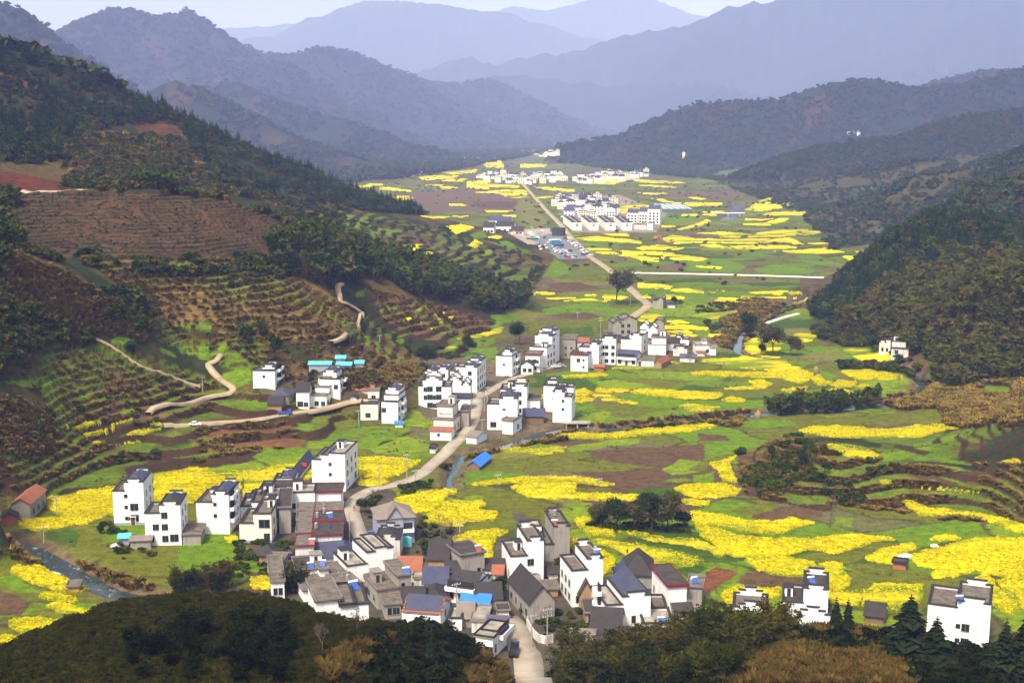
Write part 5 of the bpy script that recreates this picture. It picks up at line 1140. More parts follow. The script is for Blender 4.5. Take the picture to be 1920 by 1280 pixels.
S1('mountain_wood', 'far_tree', [[(-40,-30),(105,60),(210,8),(350,10),(490,90),(600,80),(730,120),(920,140),(1060,215),(1210,268),(1035,285),(800,330),(640,345),(450,272),(250,178),(-40,95)]], 11500, 9, 19, 'thin woods on the left mountains', 'forest', 1.2, seed=21, by_px=1.3, clump=(120, 0.36), nogreen=False)
S1('valley_hedges', 'bush', [[(620,350),(780,330),(960,300),(1040,330),(1280,345),(1350,330),(1420,372),(1560,470),(1560,520),(1300,545),(1060,560),(1000,520),(1000,430),(800,380)]], 420, 2.0, 4.5, 'scattered bushes on the far valley floor', 'bushes', 1.2, clump=(40, 0.56), seed=22, nogreen=False)
# foreground slopes
FGL = [(-40,1225),(0,1212),(100,1165),(250,1115),(450,1108),(560,1128),(650,1150),(760,1172),(880,1195),(955,1280),(960,1300),(-40,1300)]
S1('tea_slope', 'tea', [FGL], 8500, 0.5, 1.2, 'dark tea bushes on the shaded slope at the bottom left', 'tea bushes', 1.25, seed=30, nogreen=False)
S1('slope_grass', 'shade_dark_grass', [[(600,1240),(700,1205),(760,1195),(700,1250),(620,1290)],[(880,1215),(960,1270),(960,1295),(880,1290)]], 500, 0.7, 1.6, 'dry grass coloured dark for shade on the slope above the village lane', 'dry grass', 1.4, seed=31, nogreen=False)
S1('dark_bamboo', 'dark_bamboo', [[(240,1205),(330,1178),(520,1182),(565,1220),(540,1290),(260,1290)]], 40, 2.6, 5.0, 'dark bamboo in the middle of the shaded slope', 'bamboo', 1.1, seed=32, nogreen=False)
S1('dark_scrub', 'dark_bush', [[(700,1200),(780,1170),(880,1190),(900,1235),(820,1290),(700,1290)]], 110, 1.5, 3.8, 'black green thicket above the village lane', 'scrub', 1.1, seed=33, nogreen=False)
S1('near_bamboo', 'near_bamboo', [[(1000,1240),(1100,1225),(1200,1215),(1320,1190),(1440,1175),(1500,1195),(1420,1240),(1350,1300),(1000,1300)]], 125, 3.6, 9.0, 'olive bamboo thicket at the bottom centre', 'bamboo', 1.15, seed=34, nogreen=False)
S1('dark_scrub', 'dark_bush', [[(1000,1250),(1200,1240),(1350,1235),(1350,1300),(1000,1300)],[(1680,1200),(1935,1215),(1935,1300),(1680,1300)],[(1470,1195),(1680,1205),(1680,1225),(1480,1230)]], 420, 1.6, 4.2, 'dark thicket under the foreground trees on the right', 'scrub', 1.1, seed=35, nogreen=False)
S1('slope_grass', 'shade_dark_grass', [[(1350,1240),(1450,1200),(1520,1188),(1640,1190),(1700,1215),(1700,1300),(1340,1300)]], 3600, 0.8, 2.0, 'dry grass coloured dark for shade on the foreground knoll', 'dry grass', 1.4, seed=36, nogreen=False)

# ---- single rapeseed plants standing out of the near plots
def p_rape(rg, n=16):
    p = PB()
    for i in range(n):
        an = rg.uniform(0, 6.28); r = rg.uniform(0, 0.55); h = rg.uniform(0.55, 1.0)
        b = np.array([math.cos(an) * r, math.sin(an) * r, 0]); t = b + np.array([*rg.uniform(-.1, .1, 2), h]); s_ = np.array([-math.sin(an), math.cos(an), 0]) * .035
        p.add([b - s_, b + s_, t + s_, t - s_], [(0, 1, 2, 3)], 1)
        V, F = leaf_quads(t + rg.normal(size=(3, 3)) * np.array([.07, .07, .06]), 0.20, rg, 0, 1.2); p.add(V, F, 0)
    return p.mesh('rapeseed_plant')
ML_RFLOWER = leaf_mat('rapeseed_flowers', [(0.46, 0.40, 0.002), (0.64, 0.53, 0.002), (0.70, 0.60, 0.003), (0.26, 0.30, 0.004)])
proto('rape', [p_rape(_r(120 + i)) for i in range(4)], [ML_RFLOWER, M_STEM])
_tk = np.nonzero((taken & CVIS & (CGY < 560)).ravel())[0]
_wa = AREA.ravel()[_tk] / CGY.ravel()[_tk] ** 0.6 * np.where(half.ravel()[_tk], 0.28, 1.0) * (0.35 + 1.3 * (fbm(CGX.ravel()[_tk] / 30, CGY.ravel()[_tk] / 6, 3, 302)))
_k = rv.choice(_tk, 80000, p=_wa / _wa.sum()); _i, _j = np.divmod(_k, NU - 1)
_Y = YS[_i] + rv.random(len(_k)) * (YS[_i + 1] - YS[_i]); _X = _Y * (US[_j] + rv.random(len(_k)) * (US[_j + 1] - US[_j]))
scatter('rapeseed_plants', 'rape', np.stack([_X, _Y, z_at(_X, _Y) - 0.05], 1), U(0.48, 0.78, len(_k)), 'yellow flower heads standing out of the nearer rapeseed plots', 'rapeseed', rv, 1.1, 0.1)
# ================================================================== BUILDINGS
def plaster(name, col, stain, amount=0.5):
    """painted render with rain streaks and grey patches"""
    m, nt, N, L, b = mat_new(name)
    tc = N.new('ShaderNodeTexCoord').outputs['Object']
    mp = N.new('ShaderNodeMapping'); mp.inputs['Scale'].default_value = (1.6, 1.6, 0.16); L.new(tc, mp.inputs['Vector'])
    s = noise(nt, 1.0, 4, 0.6, mp.outputs['Vector']); p = noise(nt, 0.35, 4, 0.6, tc)
    c = mixc(nt, ramp(nt, s, [(0.5, (0, 0, 0)), (0.78, (amount, amount, amount))]), col, stain)
    c = mixc(nt, ramp(nt, p, [(0.52, (0, 0, 0)), (0.8, (amount * 0.7,) * 3)]), c, stain)
    L.new(c, b.inputs['Base Color']); b.inputs['Roughness'].default_value = 0.9; b.inputs['Specular IOR Level'].default_value = 0.2
    return m
W = {'w': plaster('white_plaster', (0.86, 0.85, 0.83), (0.48, 0.45, 0.41), 0.55), 'c': plaster('cream_plaster', (0.76, 0.71, 0.60), (0.5, 0.44, 0.35)),
     'g': plaster('grey_cement', (0.30, 0.275, 0.24), (0.17, 0.15, 0.13), 0.85), 'o': plaster('old_whitewash', (0.62, 0.60, 0.56), (0.25, 0.22, 0.19), 0.95),
     't': plaster('earth_wall', (0.34, 0.22, 0.11), (0.20, 0.12, 0.06), 0.8), 'b': plaster('brown_boards', (0.20, 0.12, 0.075), (0.12, 0.07, 0.05), 0.8),
     'r': plaster('red_brick', (0.36, 0.13, 0.07), (0.22, 0.09, 0.06), 0.8), 'v': plaster('violet_grey_paint', (0.32, 0.32, 0.42), (0.22, 0.22, 0.28), 0.6),
     'k': plaster('dark_board', (0.05, 0.05, 0.065), (0.03, 0.03, 0.04), 0.5)}
def tiles(name, col, dark, scale=3.2):
    m, nt, N, L, b = mat_new(name)
    tc = N.new('ShaderNodeTexCoord').outputs['Object']
    p = noise(nt, 0.5, 5, 0.65, tc)
    w = N.new('ShaderNodeTexWave'); w.inputs['Scale'].default_value = scale; w.inputs['Distortion'].default_value = 0.4; L.new(tc, w.inputs['Vector'])
    c = ramp(nt, p, [(0.3, dark), (0.65, col)])
    c = mixc(nt, 0.35, c, ramp(nt, w.outputs['Color'], [(0.0, tuple(x * 0.5 for x in dark)), (0.7, col)]), 'MIX')
    L.new(c, b.inputs['Base Color']); b.inputs['Roughness'].default_value = 0.75
    bp = N.new('ShaderNodeBump'); bp.inputs['Strength'].default_value = 0.4; bp.inputs['Distance'].default_value = 0.06
    L.new(w.outputs['Fac'], bp.inputs['Height']); L.new(bp.outputs['Normal'], b.inputs['Normal'])
    return m
TL = {'b': tiles('blue_grey_tiles', (0.055, 0.062, 0.115), (0.032, 0.036, 0.07)), 'k': tiles('dark_tiles', (0.036, 0.028, 0.026), (0.016, 0.012, 0.011)),
      'r': tiles('rust_red_tiles', (0.33, 0.105, 0.05), (0.20, 0.06, 0.032)), 'n': tiles('grey_brown_tiles', (0.23, 0.19, 0.16), (0.15, 0.12, 0.10)),
      'B': tiles('bright_blue_sheet', (0.03, 0.20, 0.75), (0.02, 0.14, 0.55), 1.5), 'q': tiles('teal_sheet', (0.11, 0.50, 0.52), (0.08, 0.38, 0.40), 1.5), 'p': tiles('violet_sheet', (0.10, 0.085, 0.13), (0.06, 0.05, 0.08))}
SL = {'n': simple('roof_screed', (0.165, 0.138, 0.11), 0.95, 0.42, 0.6), 'd': simple('dark_roof_screed', (0.060, 0.050, 0.043), 0.95, 0.35, 0.45), 'l': simple('light_roof_screed', (0.34, 0.30, 0.25), 0.95, 0.38, 0.45)}
M_COP = simple('black_coping_tiles', (0.030, 0.028, 0.030), 0.8, 0.3, 1.5)
M_COPR = simple('red_eaves', (0.20, 0.025, 0.03), 0.7, 0.25, 1.5)
M_COPG = simple('cement_coping', (0.24, 0.21, 0.19), 0.9, 0.25, 1.0)
M_COPB = simple('blue_eaves', (0.03, 0.03, 0.16), 0.7, 0.2, 1.0)
M_COPO = simple('orange_coping', (0.30, 0.10, 0.035), 0.7, 0.2, 1.0)
COPS = {'k': M_COP, 'r': M_COPR, 'g': M_COPG, 'b': M_COPB, 'o': M_COPO}
def glass():
    m, nt, N, L, b = mat_new('dark_window_glass')
    b.inputs['Base Color'].default_value = (0.012, 0.022, 0.022, 1); b.inputs['Roughness'].default_value = 0.12
    return m
M_GLASS = glass()
M_FRAME = simple('window_frame', (0.22, 0.26, 0.25), 0.6, 0.1)
M_SILL = simple('white_frame', (0.68, 0.67, 0.65), 0.8, 0.1)
M_DOOR = simple('red_brown_door', (0.12, 0.028, 0.02), 0.6, 0.2)
M_DOORG = simple('green_door', (0.02, 0.10, 0.07), 0.6, 0.2)
M_DARKIN = simple('dark_opening', (0.025, 0.025, 0.025), 0.9, 0.1)
M_STEEL = simple('stainless_steel', (0.62, 0.62, 0.63), 0.35, 0.1, metallic=0.7)

_wm = {}
def win_meshes(w, h):
    k = (round(w, 2), round(h, 2))
    if k not in _wm:
        f = MB(); t = 0.07
        f.box(-w / 2 - t, w / 2 + t, -0.07, 0.0, h, h + t); f.box(-w / 2 - t, w / 2 + t, -0.14, 0.0, -t, 0)
        f.box(-w / 2 - t, -w / 2, -0.07, 0, 0, h); f.box(w / 2, w / 2 + t, -0.07, 0, 0, h)
        if w > 1: f.box(-0.03, 0.03, -0.065, 0, 0, h)
        fm = f.mesh('window'); fm.materials.append(M_FRAME)
        p = MB().box(-w / 2, w / 2, -0.035, 0.0, 0, h).mesh('pane'); p.materials.append(M_GLASS)
        _wm[k] = (fm, p)
    return _wm[k]
WS = {'s': (0.85, 0.9), 'm': (1.5, 1.6), 'l': (2.1, 1.9), 'n': (0.9, 1.6), 'x': (2.8, 2.2), 'v': (1.0, 0.55)}
STEP = {1: [(0, .2, 0.0), (.2, .8, .9), (.8, 1, 0.0)], 2: [(0, .16, 0.0), (.16, .34, .75), (.34, .66, 1.5), (.66, .84, .75), (.84, 1, 0.0)], 0: [(0, 1, 0.0)]}
def step_wall(wl, cp, axis, pos, a0, a1, z, prof, base=0.5, th=0.24):
    for f0, f1, up in prof:
        b0, b1 = a0 + (a1 - a0) * f0, a0 + (a1 - a0) * f1
        hi = z + base + up
        if axis == 'x':
            wl.box(b0, b1, pos, pos + th, z - 0.05, hi); cp.box(b0 - 0.22, b1 + 0.22, pos - 0.18, pos + th + 0.18, hi + 0.002, hi + 0.17)
            cp.prism([(pos - 0.18, hi + 0.172), (pos + th + 0.18, hi + 0.172), (pos + th / 2, hi + 0.36)], 'x', b0 - 0.22, b1 + 0.22)
        else:
            wl.box(pos, pos + th, b0, b1, z - 0.05, hi); cp.box(pos - 0.18, pos + th + 0.18, b0 - 0.22, b1 + 0.22, hi + 0.002, hi + 0.17)
            cp.prism([(pos - 0.18, hi + 0.172), (pos + th + 0.18, hi + 0.172), (pos + th / 2, hi + 0.36)], 'y', b0 - 0.22, b1 + 0.22)
def hip(mb, x0, x1, y0, y1, z, ht, ov=0.35, cut=1.0):
    X0, X1, Y0, Y1 = x0 - ov, x1 + ov, y0 - ov, y1 + ov
    a, b = X1 - X0, Y1 - Y0; r = min(a, b) / 2 * cut
    if a >= b: p, q = (X0 + r, (Y0 + Y1) / 2, z + ht), (X1 - r + 0.01, (Y0 + Y1) / 2, z + ht)
    else: p, q = ((X0 + X1) / 2, Y0 + r, z + ht), ((X0 + X1) / 2, Y1 - r + 0.01, z + ht)
    lo = [(X0, Y0, z), (X1, Y0, z), (X1, Y1, z), (X0, Y1, z)]; lo2 = [(x, y, z - 0.14) for x, y, _ in lo]
    vs = lo + [p, q] + lo2
    fs = [(0, 1, 5, 4), (1, 2, 5), (2, 3, 4, 5), (3, 0, 4)] if a >= b else [(0, 1, 4), (1, 2, 5, 4), (2, 3, 5), (3, 0, 4, 5)]
    fs += [(7, 6, 9, 8), (6, 7, 1, 0), (7, 8, 2, 1), (8, 9, 3, 2), (9, 6, 0, 3)]
    mb.add(vs, fs)
def gable(mb, wl, x0, x1, y0, y1, z, ht, along, ov=0.45):
    t = 0.16
    if along == 'x':
        yc = (y0 + y1) / 2; sl = ht / (yc - y0)
        for s in (-1, 1):
            ye = yc + s * (yc - y0 + ov); ze = z - sl * ov
            mb.prism([(ye, ze), (ye, ze + t), (yc, z + ht + t), (yc, z + ht)], 'x', x0 - ov, x1 + ov)
        wl.prism([(y0, z - 0.02), (y1, z - 0.02), (yc, z + ht - 0.02)], 'x', x0, x0 + 0.2); wl.prism([(y0, z - 0.02), (y1, z - 0.02), (yc, z + ht - 0.02)], 'x', x1 - 0.2, x1)
    else:
        xc = (x0 + x1) / 2; sl = ht / (xc - x0)
        for s in (-1, 1):
            xe = xc + s * (xc - x0 + ov); ze = z - sl * ov
            mb.prism([(xe, ze), (xe, ze + t), (xc, z + ht + t), (xc, z + ht)], 'y', y0 - ov, y1 + ov)
        wl.prism([(x0, z - 0.02), (x1, z - 0.02), (xc, z + ht - 0.02)], 'y', y0, y0 + 0.2); wl.prism([(x0, z - 0.02), (x1, z - 0.02), (xc, z + ht - 0.02)], 'y', y1 - 0.2, y1)
def solve_place(xl, xr, yb, ytop, side, d):
    cx = xr if side > 0 else xl
    C = np.array(hit(cx, yb)); C[2] = max(C[2], -0.2)
    t = C[1] * CT - (C[2] - CAM_H) * ST; s = FPX / t
    phi = math.atan2(C[0], C[1])
    if side == 0:
        C = np.array(hit((xl + xr) / 2, yb)); C[2] = max(C[2], -0.2)
        psi = -math.atan2(C[0], C[1]); w = (xr - xl) / s
        C = C - np.array([math.cos(psi), math.sin(psi), 0]) * w / 2
        near_left = True
    else:
        tgt = (xr + side) if side > 0 else (xl + side)
        best = None
        for a in np.radians(np.arange(-80, 80.1, 0.5)):
            q = C + np.array([-math.sin(a), math.cos(a), 0]) * d
            e_ = abs(project(*q)[0] - tgt) + abs(a) * 0.01
            if best is None or e_ < best[0]: best = (e_, a)
        psi = best[1]
        ex = np.array([math.cos(psi), math.sin(psi), 0])
        sg = -1 if side > 0 else 1; tx = xl if side > 0 else xr
        ws = np.arange(1.5, 60, 0.1); pr = np.array([project(*(C + ex * sg * v))[0] for v in ws])
        w = float(ws[np.argmin(np.abs(pr - tx))])
        if side > 0: C = C - ex * w
    hs = np.arange(1.5, 40, 0.1); cc = C + (np.array([math.cos(psi), math.sin(psi), 0]) * w if side > 0 else 0)
    pr = project(cc[0], cc[1], cc[2] + hs)[1]
    h = float(hs[np.argmin(np.abs(pr - ytop))])
    return C, psi, w, h, s
HOUSES = []
hrnd = random.Random(21)
def house(label, xl, xr, yb, ytop, side=0, d=9.0, wall='w', blocks=None, tile='b', cop='k', slab='n', fw=(), sw=(), door=None, bal=None, cat='house', name='house', step=1, base=None, detail=True, st=3.15, up=0, rh=None, group=None):
    """blocks: (x0,x1,y0,y1,h0,h1,roof) as fractions of width, depth and height"""
    C, psi, w, h, s = solve_place(xl, xr, yb, ytop, side, d)
    r = empty(name, tuple(C), psi)
    tag(r, label, cat, group)
    wl, cp, rf, sb = MB(), MB(), MB(), MB()
    bl = blocks or [(0, 1, 0, 1, 0, 1, 'f')]
    for k, (a, b, c, e, z0, z1, roof) in enumerate(bl):
        x0, x1, y0, y1 = a * w, b * w, c * d, e * d; zb = z0 * h if z0 > 0 else -2.0; z = z1 * h
        if 'f' in roof or 's' in roof or 'S' in roof: z -= 0.6
        wl.box(x0, x1, y0, y1, zb, z)
        if roof in ('f', 's', 'S', 'sx'):
            pf = STEP[0] if roof == 'f' else STEP[step]
            px_ = STEP[step] if roof == 'sx' else STEP[0]
            py_ = pf if roof != 'sx' else STEP[0]
            step_wall(wl, cp, 'x', y0 + 0.003, x0 + 0.003, x1 - 0.003, z, py_); step_wall(wl, cp, 'x', y1 - 0.243, x0 + 0.003, x1 - 0.003, z, py_)
            step_wall(wl, cp, 'y', x0 + 0.006, y0 + 0.3, y1 - 0.3, z, px_); step_wall(wl, cp, 'y', x1 - 0.246, y0 + 0.3, y1 - 0.3, z, px_)
            if roof == 's': hip(rf, x0 + 0.3, x1 - 0.3, y0 + 0.35, y1 - 0.35, z + 0.55, rh or (0.26 * min(x1 - x0, y1 - y0)), 0.0)
            elif roof == 'sx': gable(rf, wl, x0 + 0.3, x1 - 0.3, y0, y1, z + 0.1, rh or 0.28 * (y1 - y0), 'x', 0.02)
            else: sb.box(x0 + 0.25, x1 - 0.25, y0 + 0.25, y1 - 0.25, z - 0.02, z + 0.06)
        elif roof == 'F' or roof == 'R':
            ov = 0.35
            sb.box(x0 - ov, x1 + ov, y0 - ov, y1 + ov, z - 0.02, z + 0.2)
            if roof == 'F':
                for q in ((x0 - ov, x1 + ov, y0 - ov, y0 - ov + 0.12), (x0 - ov, x1 + ov, y1 + ov - 0.12, y1 + ov), (x0 - ov, x0 - ov + 0.12, y0 - ov + 0.12, y1 + ov - 0.12), (x1 + ov - 0.12, x1 + ov, y0 - ov + 0.12, y1 + ov - 0.12)):
                    cp.box(*q, z + 0.202, z + 0.62)
            else:
                for q in ((x0 - ov - 0.1, x1 + ov + 0.1, y0 - ov - 0.1, y0 - ov - 0.002), (x0 - ov - 0.1, x1 + ov + 0.1, y1 + ov + 0.002, y1 + ov + 0.1), (x0 - ov - 0.1, x0 - ov - 0.002, y0 - ov, y1 + ov), (x1 + ov + 0.002, x1 + ov + 0.1, y0 - ov, y1 + ov)):
                    cp.box(*q, z - 0.25, z + 0.45)
        elif roof == 'p' or roof == 'h': hip(rf, x0, x1, y0, y1, z, rh or 0.30 * min(x1 - x0, y1 - y0), 0.55)
        elif roof == 'g': gable(rf, wl, x0, x1, y0, y1, z, rh or 0.27 * (y1 - y0), 'x')
        elif roof == 'G': gable(rf, wl, x0, x1, y0, y1, z, rh or 0.30 * (x1 - x0), 'y')
    wo = wl.build('wall', W[wall], r)
    if base:
        bb = MB(); bb.box(-0.03, w + 0.03, -0.03, d + 0.03, -1.5, 0.75); bb.build('plinth', W[base], r)
    if rf.v: rf.build('roof', TL[tile], r)
    if sb.v: sb.build('roof_slab', SL[slab], r)
    if cp.v: cp.build('coping', COPS[cop], r)
    for a, b, c, e, z0, z1, q in bl if (detail and w * d > 62) else ():
        if q in ('F', 'f') and (b - a) * w > 4 and (e - c) * d > 5 and hrnd.random() < 0.62 and not any(k2[4] >= z1 - 1e-6 for k2 in bl):
            zz = z1 * h + (0.2 if q == 'F' else -0.54); sx = a * w + (b - a) * w * hrnd.choice([.08, .55]); sy = c * d + (e - c) * d * hrnd.uniform(.4, .6)
            sw_, sd_, sh_ = min(2.6, (b - a) * w * .4), min(3.0, (e - c) * d * .36), hrnd.uniform(1.9, 2.5)
            so = MB().box(sx, sx + sw_, sy, sy + sd_, zz - .02, zz + sh_).build('stair_head', W[wall], r)
            MB().box(sx - .2, sx + sw_ + .2, sy - .2, sy + sd_ + .2, zz + sh_ + .002, zz + sh_ + .16).build('stair_head_roof', COPS['g' if cop == 'g' else 'k'], so)
            MB().box(sx + sw_ * .3, sx + sw_ * .3 + .8, sy - .03, sy - .002, zz, zz + 1.8).build('stair_head_door', M_DARKIN, so)
    if detail:
        def top_at(fx, fy):
            return max([z1 * h for a, b, c, e, z0, z1, q in bl if a - 1e-6 <= fx <= b + 1e-6 and c - 1e-6 <= fy <= e + 1e-6] or [0])
        def front_y(fx): return min([c for a, b, c, e, z0, z1, q in bl if a <= fx <= b and z0 == 0] or [0])
        sgn = 1 if side >= 0 else -1
        def put(face, f, z, sz):
            ww, hh = WS[sz]
            fm, pm = win_meshes(ww, hh)
            o = bpy.data.objects.new('window', fm); link(o, r)
            if face == 'f': o.location = (f * w, front_y(f) * d - 0.001, z)
            elif sgn > 0: o.location = (w + 0.001, f * d, z); o.rotation_euler = (0, 0, math.pi / 2)
            else: o.location = (-0.001, f * d, z); o.rotation_euler = (0, 0, -math.pi / 2)
            p = bpy.data.objects.new('pane', pm); link(p, o)
        for face, cols in (('f', fw), ('s', sw)):
            for c in cols:
                f, sz, skip = (c if isinstance(c, tuple) else (c, 'm', ''))[:3] if not isinstance(c, tuple) or len(c) == 3 else (c[0], c[1], '')
                tp = top_at(f, front_y(f)) if face == 'f' else top_at(1 if sgn > 0 else 0, f)
                n = int((tp - 0.9) / st)
                for q in range(max(n, 1)):
                    if str(q) in skip: continue
                    z = q * st + (1.0 if sz != 's' else 1.5)
                    if z + WS[sz][1] < tp - 0.25: put(face, f, z, sz)
        if door is not None:
            for f in (door if isinstance(door, (list, tuple)) else [door]):
                dm = MB().box(f * w - 0.55, f * w + 0.55, -0.06, 0.0, -0.4, 2.15).build('door', M_DOOR, r)
                dm.location = (0, front_y(f) * d, 0)
                fr = MB(); fr.box(f * w - 0.75, f * w - 0.56, -0.09, 0, -0.4, 2.3); fr.box(f * w + 0.56, f * w + 0.75, -0.09, 0, -0.4, 2.3); fr.box(f * w - 0.9, f * w + 0.9, -0.45, 0, 2.31, 2.45)
                fr.build('door_frame', M_SILL, dm)
        if bal:                       # ('f'|'s', from, to, floors)
            face, f0, f1, fl = bal
            for q in fl:
                m_ = MB(); z = q * st
                L0, L1 = (f0 * w, f1 * w) if face == 'f' else (f0 * d, f1 * d)
                m_.box(L0, L1, -1.15, 0, z - 0.12, z); m_.box(L0, L1, -1.15, -1.05, z + 0.002, z + 0.95); m_.box(L0, L0 + 0.1, -1.05, 0, z + 0.002, z + 0.95); m_.box(L1 - 0.1, L1, -1.05, 0, z + 0.002, z + 0.95)
                o = m_.build('balcony', W['w'], r)
                dk = MB().box(L0 + 0.3, L1 - 0.3, -0.03, 0, z + 0.1, z + 2.3).build('balcony_opening', M_DARKIN, o)
                if face == 's':
                    if sgn > 0: o.location = (w + 0.002, 0, 0); o.rotation_euler = (0, 0, math.pi / 2)
                    else: o.location = (-0.002, d, 0); o.rotation_euler = (0, 0, -math.pi / 2)
    HOUSES.append(dict(r=r, C=C, psi=psi, w=w, d=d, h=h, bl=bl))
    return HOUSES[-1]
LT = lambda s, hl, roofl='f', rooft='s': [(0, s, 0, 1, 0, hl, roofl), (s, 1, 0, 1, 0, 1, rooft)]     # low left part, tall right part
RT = lambda s, hr, rooft='s', roofr='f': [(0, s, 0, 1, 0, 1, rooft), (s, 1, 0, 1, 0, hr, roofr)]
# ---------------- near village, left
hA = house('tall white house with blue hipped roof at the left of three tower houses', 214,272,985,903,16,11, blocks=LT(.38,.80), fw=[(.42,'s'),(.68,'l','2'),(.52,'s','12')], sw=[(.3,'n'),(.72,'m')], door=.62, base='v')
hB = house('tall white house with black hipped roof and grey annex', 274,341,1022,945,12,10, tile='k', blocks=LT(.42,.80), fw=[(.3,'m','0'),(.55,'m'),(.8,'l','12'),(.12,'l','12')], sw=[(.3,'n'),(.7,'n')])
house('low grey concrete annex with flat slab roof beside a tower house', 343,377,1022,1002,8,8, wall='g', blocks=[(0,1,0,1,0,1,'F')], cop='g', fw=[(.5,'l')], cat='annex', name='annex')
hC = house('white tower house with stacked balconies on its right side', 370,431,1002,926,20,12, blocks=LT(.5,.80), fw=[(.58,'s','03')], sw=[(.8,'n')], bal=('s',.05,.55,(1,2,3)))
house('red roofed farmhouse with weathered grey gable at the left edge', 22,58,975,944,29,14, wall='g', tile='r', blocks=[(0,1,0,1,0,1,'G')], sw=[(.2,'m'),(.5,'m'),(.8,'m')], cat='farmhouse', name='farmhouse')
house('small red brick shed beside the red roofed farmhouse', 4,30,984,967,4,5, wall='r', tile='k', blocks=[(0,1,0,1,0,1,'G')], cat='shed', name='shed')
house('brown plank shed in the vegetable garden under the tower houses', 245,283,1029,1012,5,4, wall='g', tile='n', blocks=[(0,1,0,1,0,1,'g')], rh=.5, cat='shed', name='shed')
house('small teal sided lean-to shed beside the plank shed', 223,243,1021,1008,3,4, wall='v', tile='q', blocks=[(0,1,0,1,0,1,'g')], rh=.4, cat='shed', name='shed')
hD = house('cream white house with large recessed window left of the grey wall', 450,510,1018,962,15,13, wall='c', slab='n', blocks=LT(.44,.68,'f','f'), fw=[(.42,'s','0'),(.78,'x','0'),(.85,'m','12')], sw=[(.3,'m'),(.7,'m')], base='v')
house('windowless dark roofed block with a grey end wall', 524,546,1000,952,2,18, wall='g', slab='d', blocks=[(0,1,0,1,0,1,'F')], cop='g')
house('white house half hidden behind the cream house, grey flat roof', 452,492,972,940,8,13, slab='n', blocks=LT(.5,.75,'f','f'))
house('lowest house of the stepped white row behind the cream house', 464,527,958,927,10,8, slab='n', blocks=LT(.35,.8,'f','f'), fw=[(.5,'m')])
house('middle house of the stepped white row with dark roofs', 486,545,940,911,8,9, slab='d', blocks=LT(.35,.8,'f','f'), sw=[(.5,'m')])
house('uppermost house of the stepped white row nearest the yellow field', 512,552,922,897,8,9, slab='n', blocks=LT(.3,.8,'f','s'), step=1)
house('long hall with a blue tiled roof and a row of dark doors', 541,556,910,893,30,24, wall='c', tile='b', blocks=[(0,1,0,1,0,1,'G')], sw=[(.15,'n'),(.32,'n'),(.5,'n'),(.68,'n'),(.85,'n')], rh=2.2, cat='hall', name='hall')
hT = house('tallest white house with three rows of dark windows at the road corner', 586,648,921,850,23,15, slab='l', blocks=[(0,.28,0,1,0,.82,'f'),(.28,.5,0,1,0,.95,'f'),(.5,1,0,1,0,1,'f')], fw=[(.55,'s','3')], sw=[(.18,'m','0'),(.5,'m','0'),(.82,'m','0'),(.2,'n','123'),(.8,'l','123')])
house('wide white wall house behind the flat terrace roofs', 545,591,960,922,3,9, slab='l', blocks=[(0,1,0,1,0,1,'f')], fw=[(.1,'m')])
house('small white rooftop house with red eaves and two brown doors', 592,640,956,921,4,8, slab='d', cop='r', blocks=[(0,1,0,1,0,1,'R')], fw=[(.78,'m','0')], door=(.3,.55))
for i, (lab, xl, xr, yb, yt, cop, slab, dd) in enumerate([
  ('grey flat roof of the right terrace column, uppermost',589,642,1006,959,'g','n',8),('flat dark roof with red edging, upper one of the right column',589,642,1026,977,'r','d',8),('flat dark roof with red edging, lower one of the right column',587,642,1052,1003,'r','d',10),
  ('grey flat roof topmost in the left terrace column',559,588,1003,957,'g','n',6),('grey flat roof second from the top in the left terrace column',558,588,1020,974,'g','n',7),('grey flat roof third from the top in the left terrace column',557,588,1044,998,'g','n',9),('flat roof with a red left edge at the bottom of the left column',555,589,1072,1024,'r','n',9)]):
    house(lab, xl, xr, yb, yt, 2, dd, wall='c' if i % 2 else 'o', cop=cop, slab=slab, blocks=[(0,1,0,1,0,1,'F')], fw=[(.3,'m'),(.7,'m')], cat='terrace house', name='terrace_house')
house('blue pyramid roofed house in front of the red edged terrace roofs', 599,638,1048,1027,2,9, wall='c', tile='b', blocks=[(0,1,0,1,0,1,'p')], rh=4.6)
house('lower blue hipped roof pavilion beside the pyramid roof', 622,662,1060,1040,2,8, wall='c', tile='b', blocks=[(0,1,0,1,0,1,'p')], rh=2.6)
house('grey house with blue edged tiled gables by the road', 709,777,1022,973,-10,10, wall='v', tile='n', blocks=[(0,1,0,1,0,1,'h'),(.25,.7,-.03,.5,0,1,'G')], rh=3.0, fw=[(.78,'n','0')], bal=('f',.05,.98,(1,)))
house('old whitewashed house with stepped black gable below the blue edged house', 704,750,1048,1010,6,9, wall='o', tile='k', step=2, blocks=[(0,1,0,1,0,1,'s')])
house('tiny tan hut with dark pyramid roof beside the parked purple car', 486,516,1057,1040,6,5, wall='t', tile='k', blocks=[(0,1,0,1,0,1,'p')], cat='hut', name='hut', rh=2)
house('grey flat roofed outbuilding with a blue basin on top', 502,530,1078,1054,10,6, wall='g', slab='n', blocks=[(0,1,0,1,0,1,'F')], cop='g', sw=[(.5,'s')], cat='outbuilding', name='outbuilding')
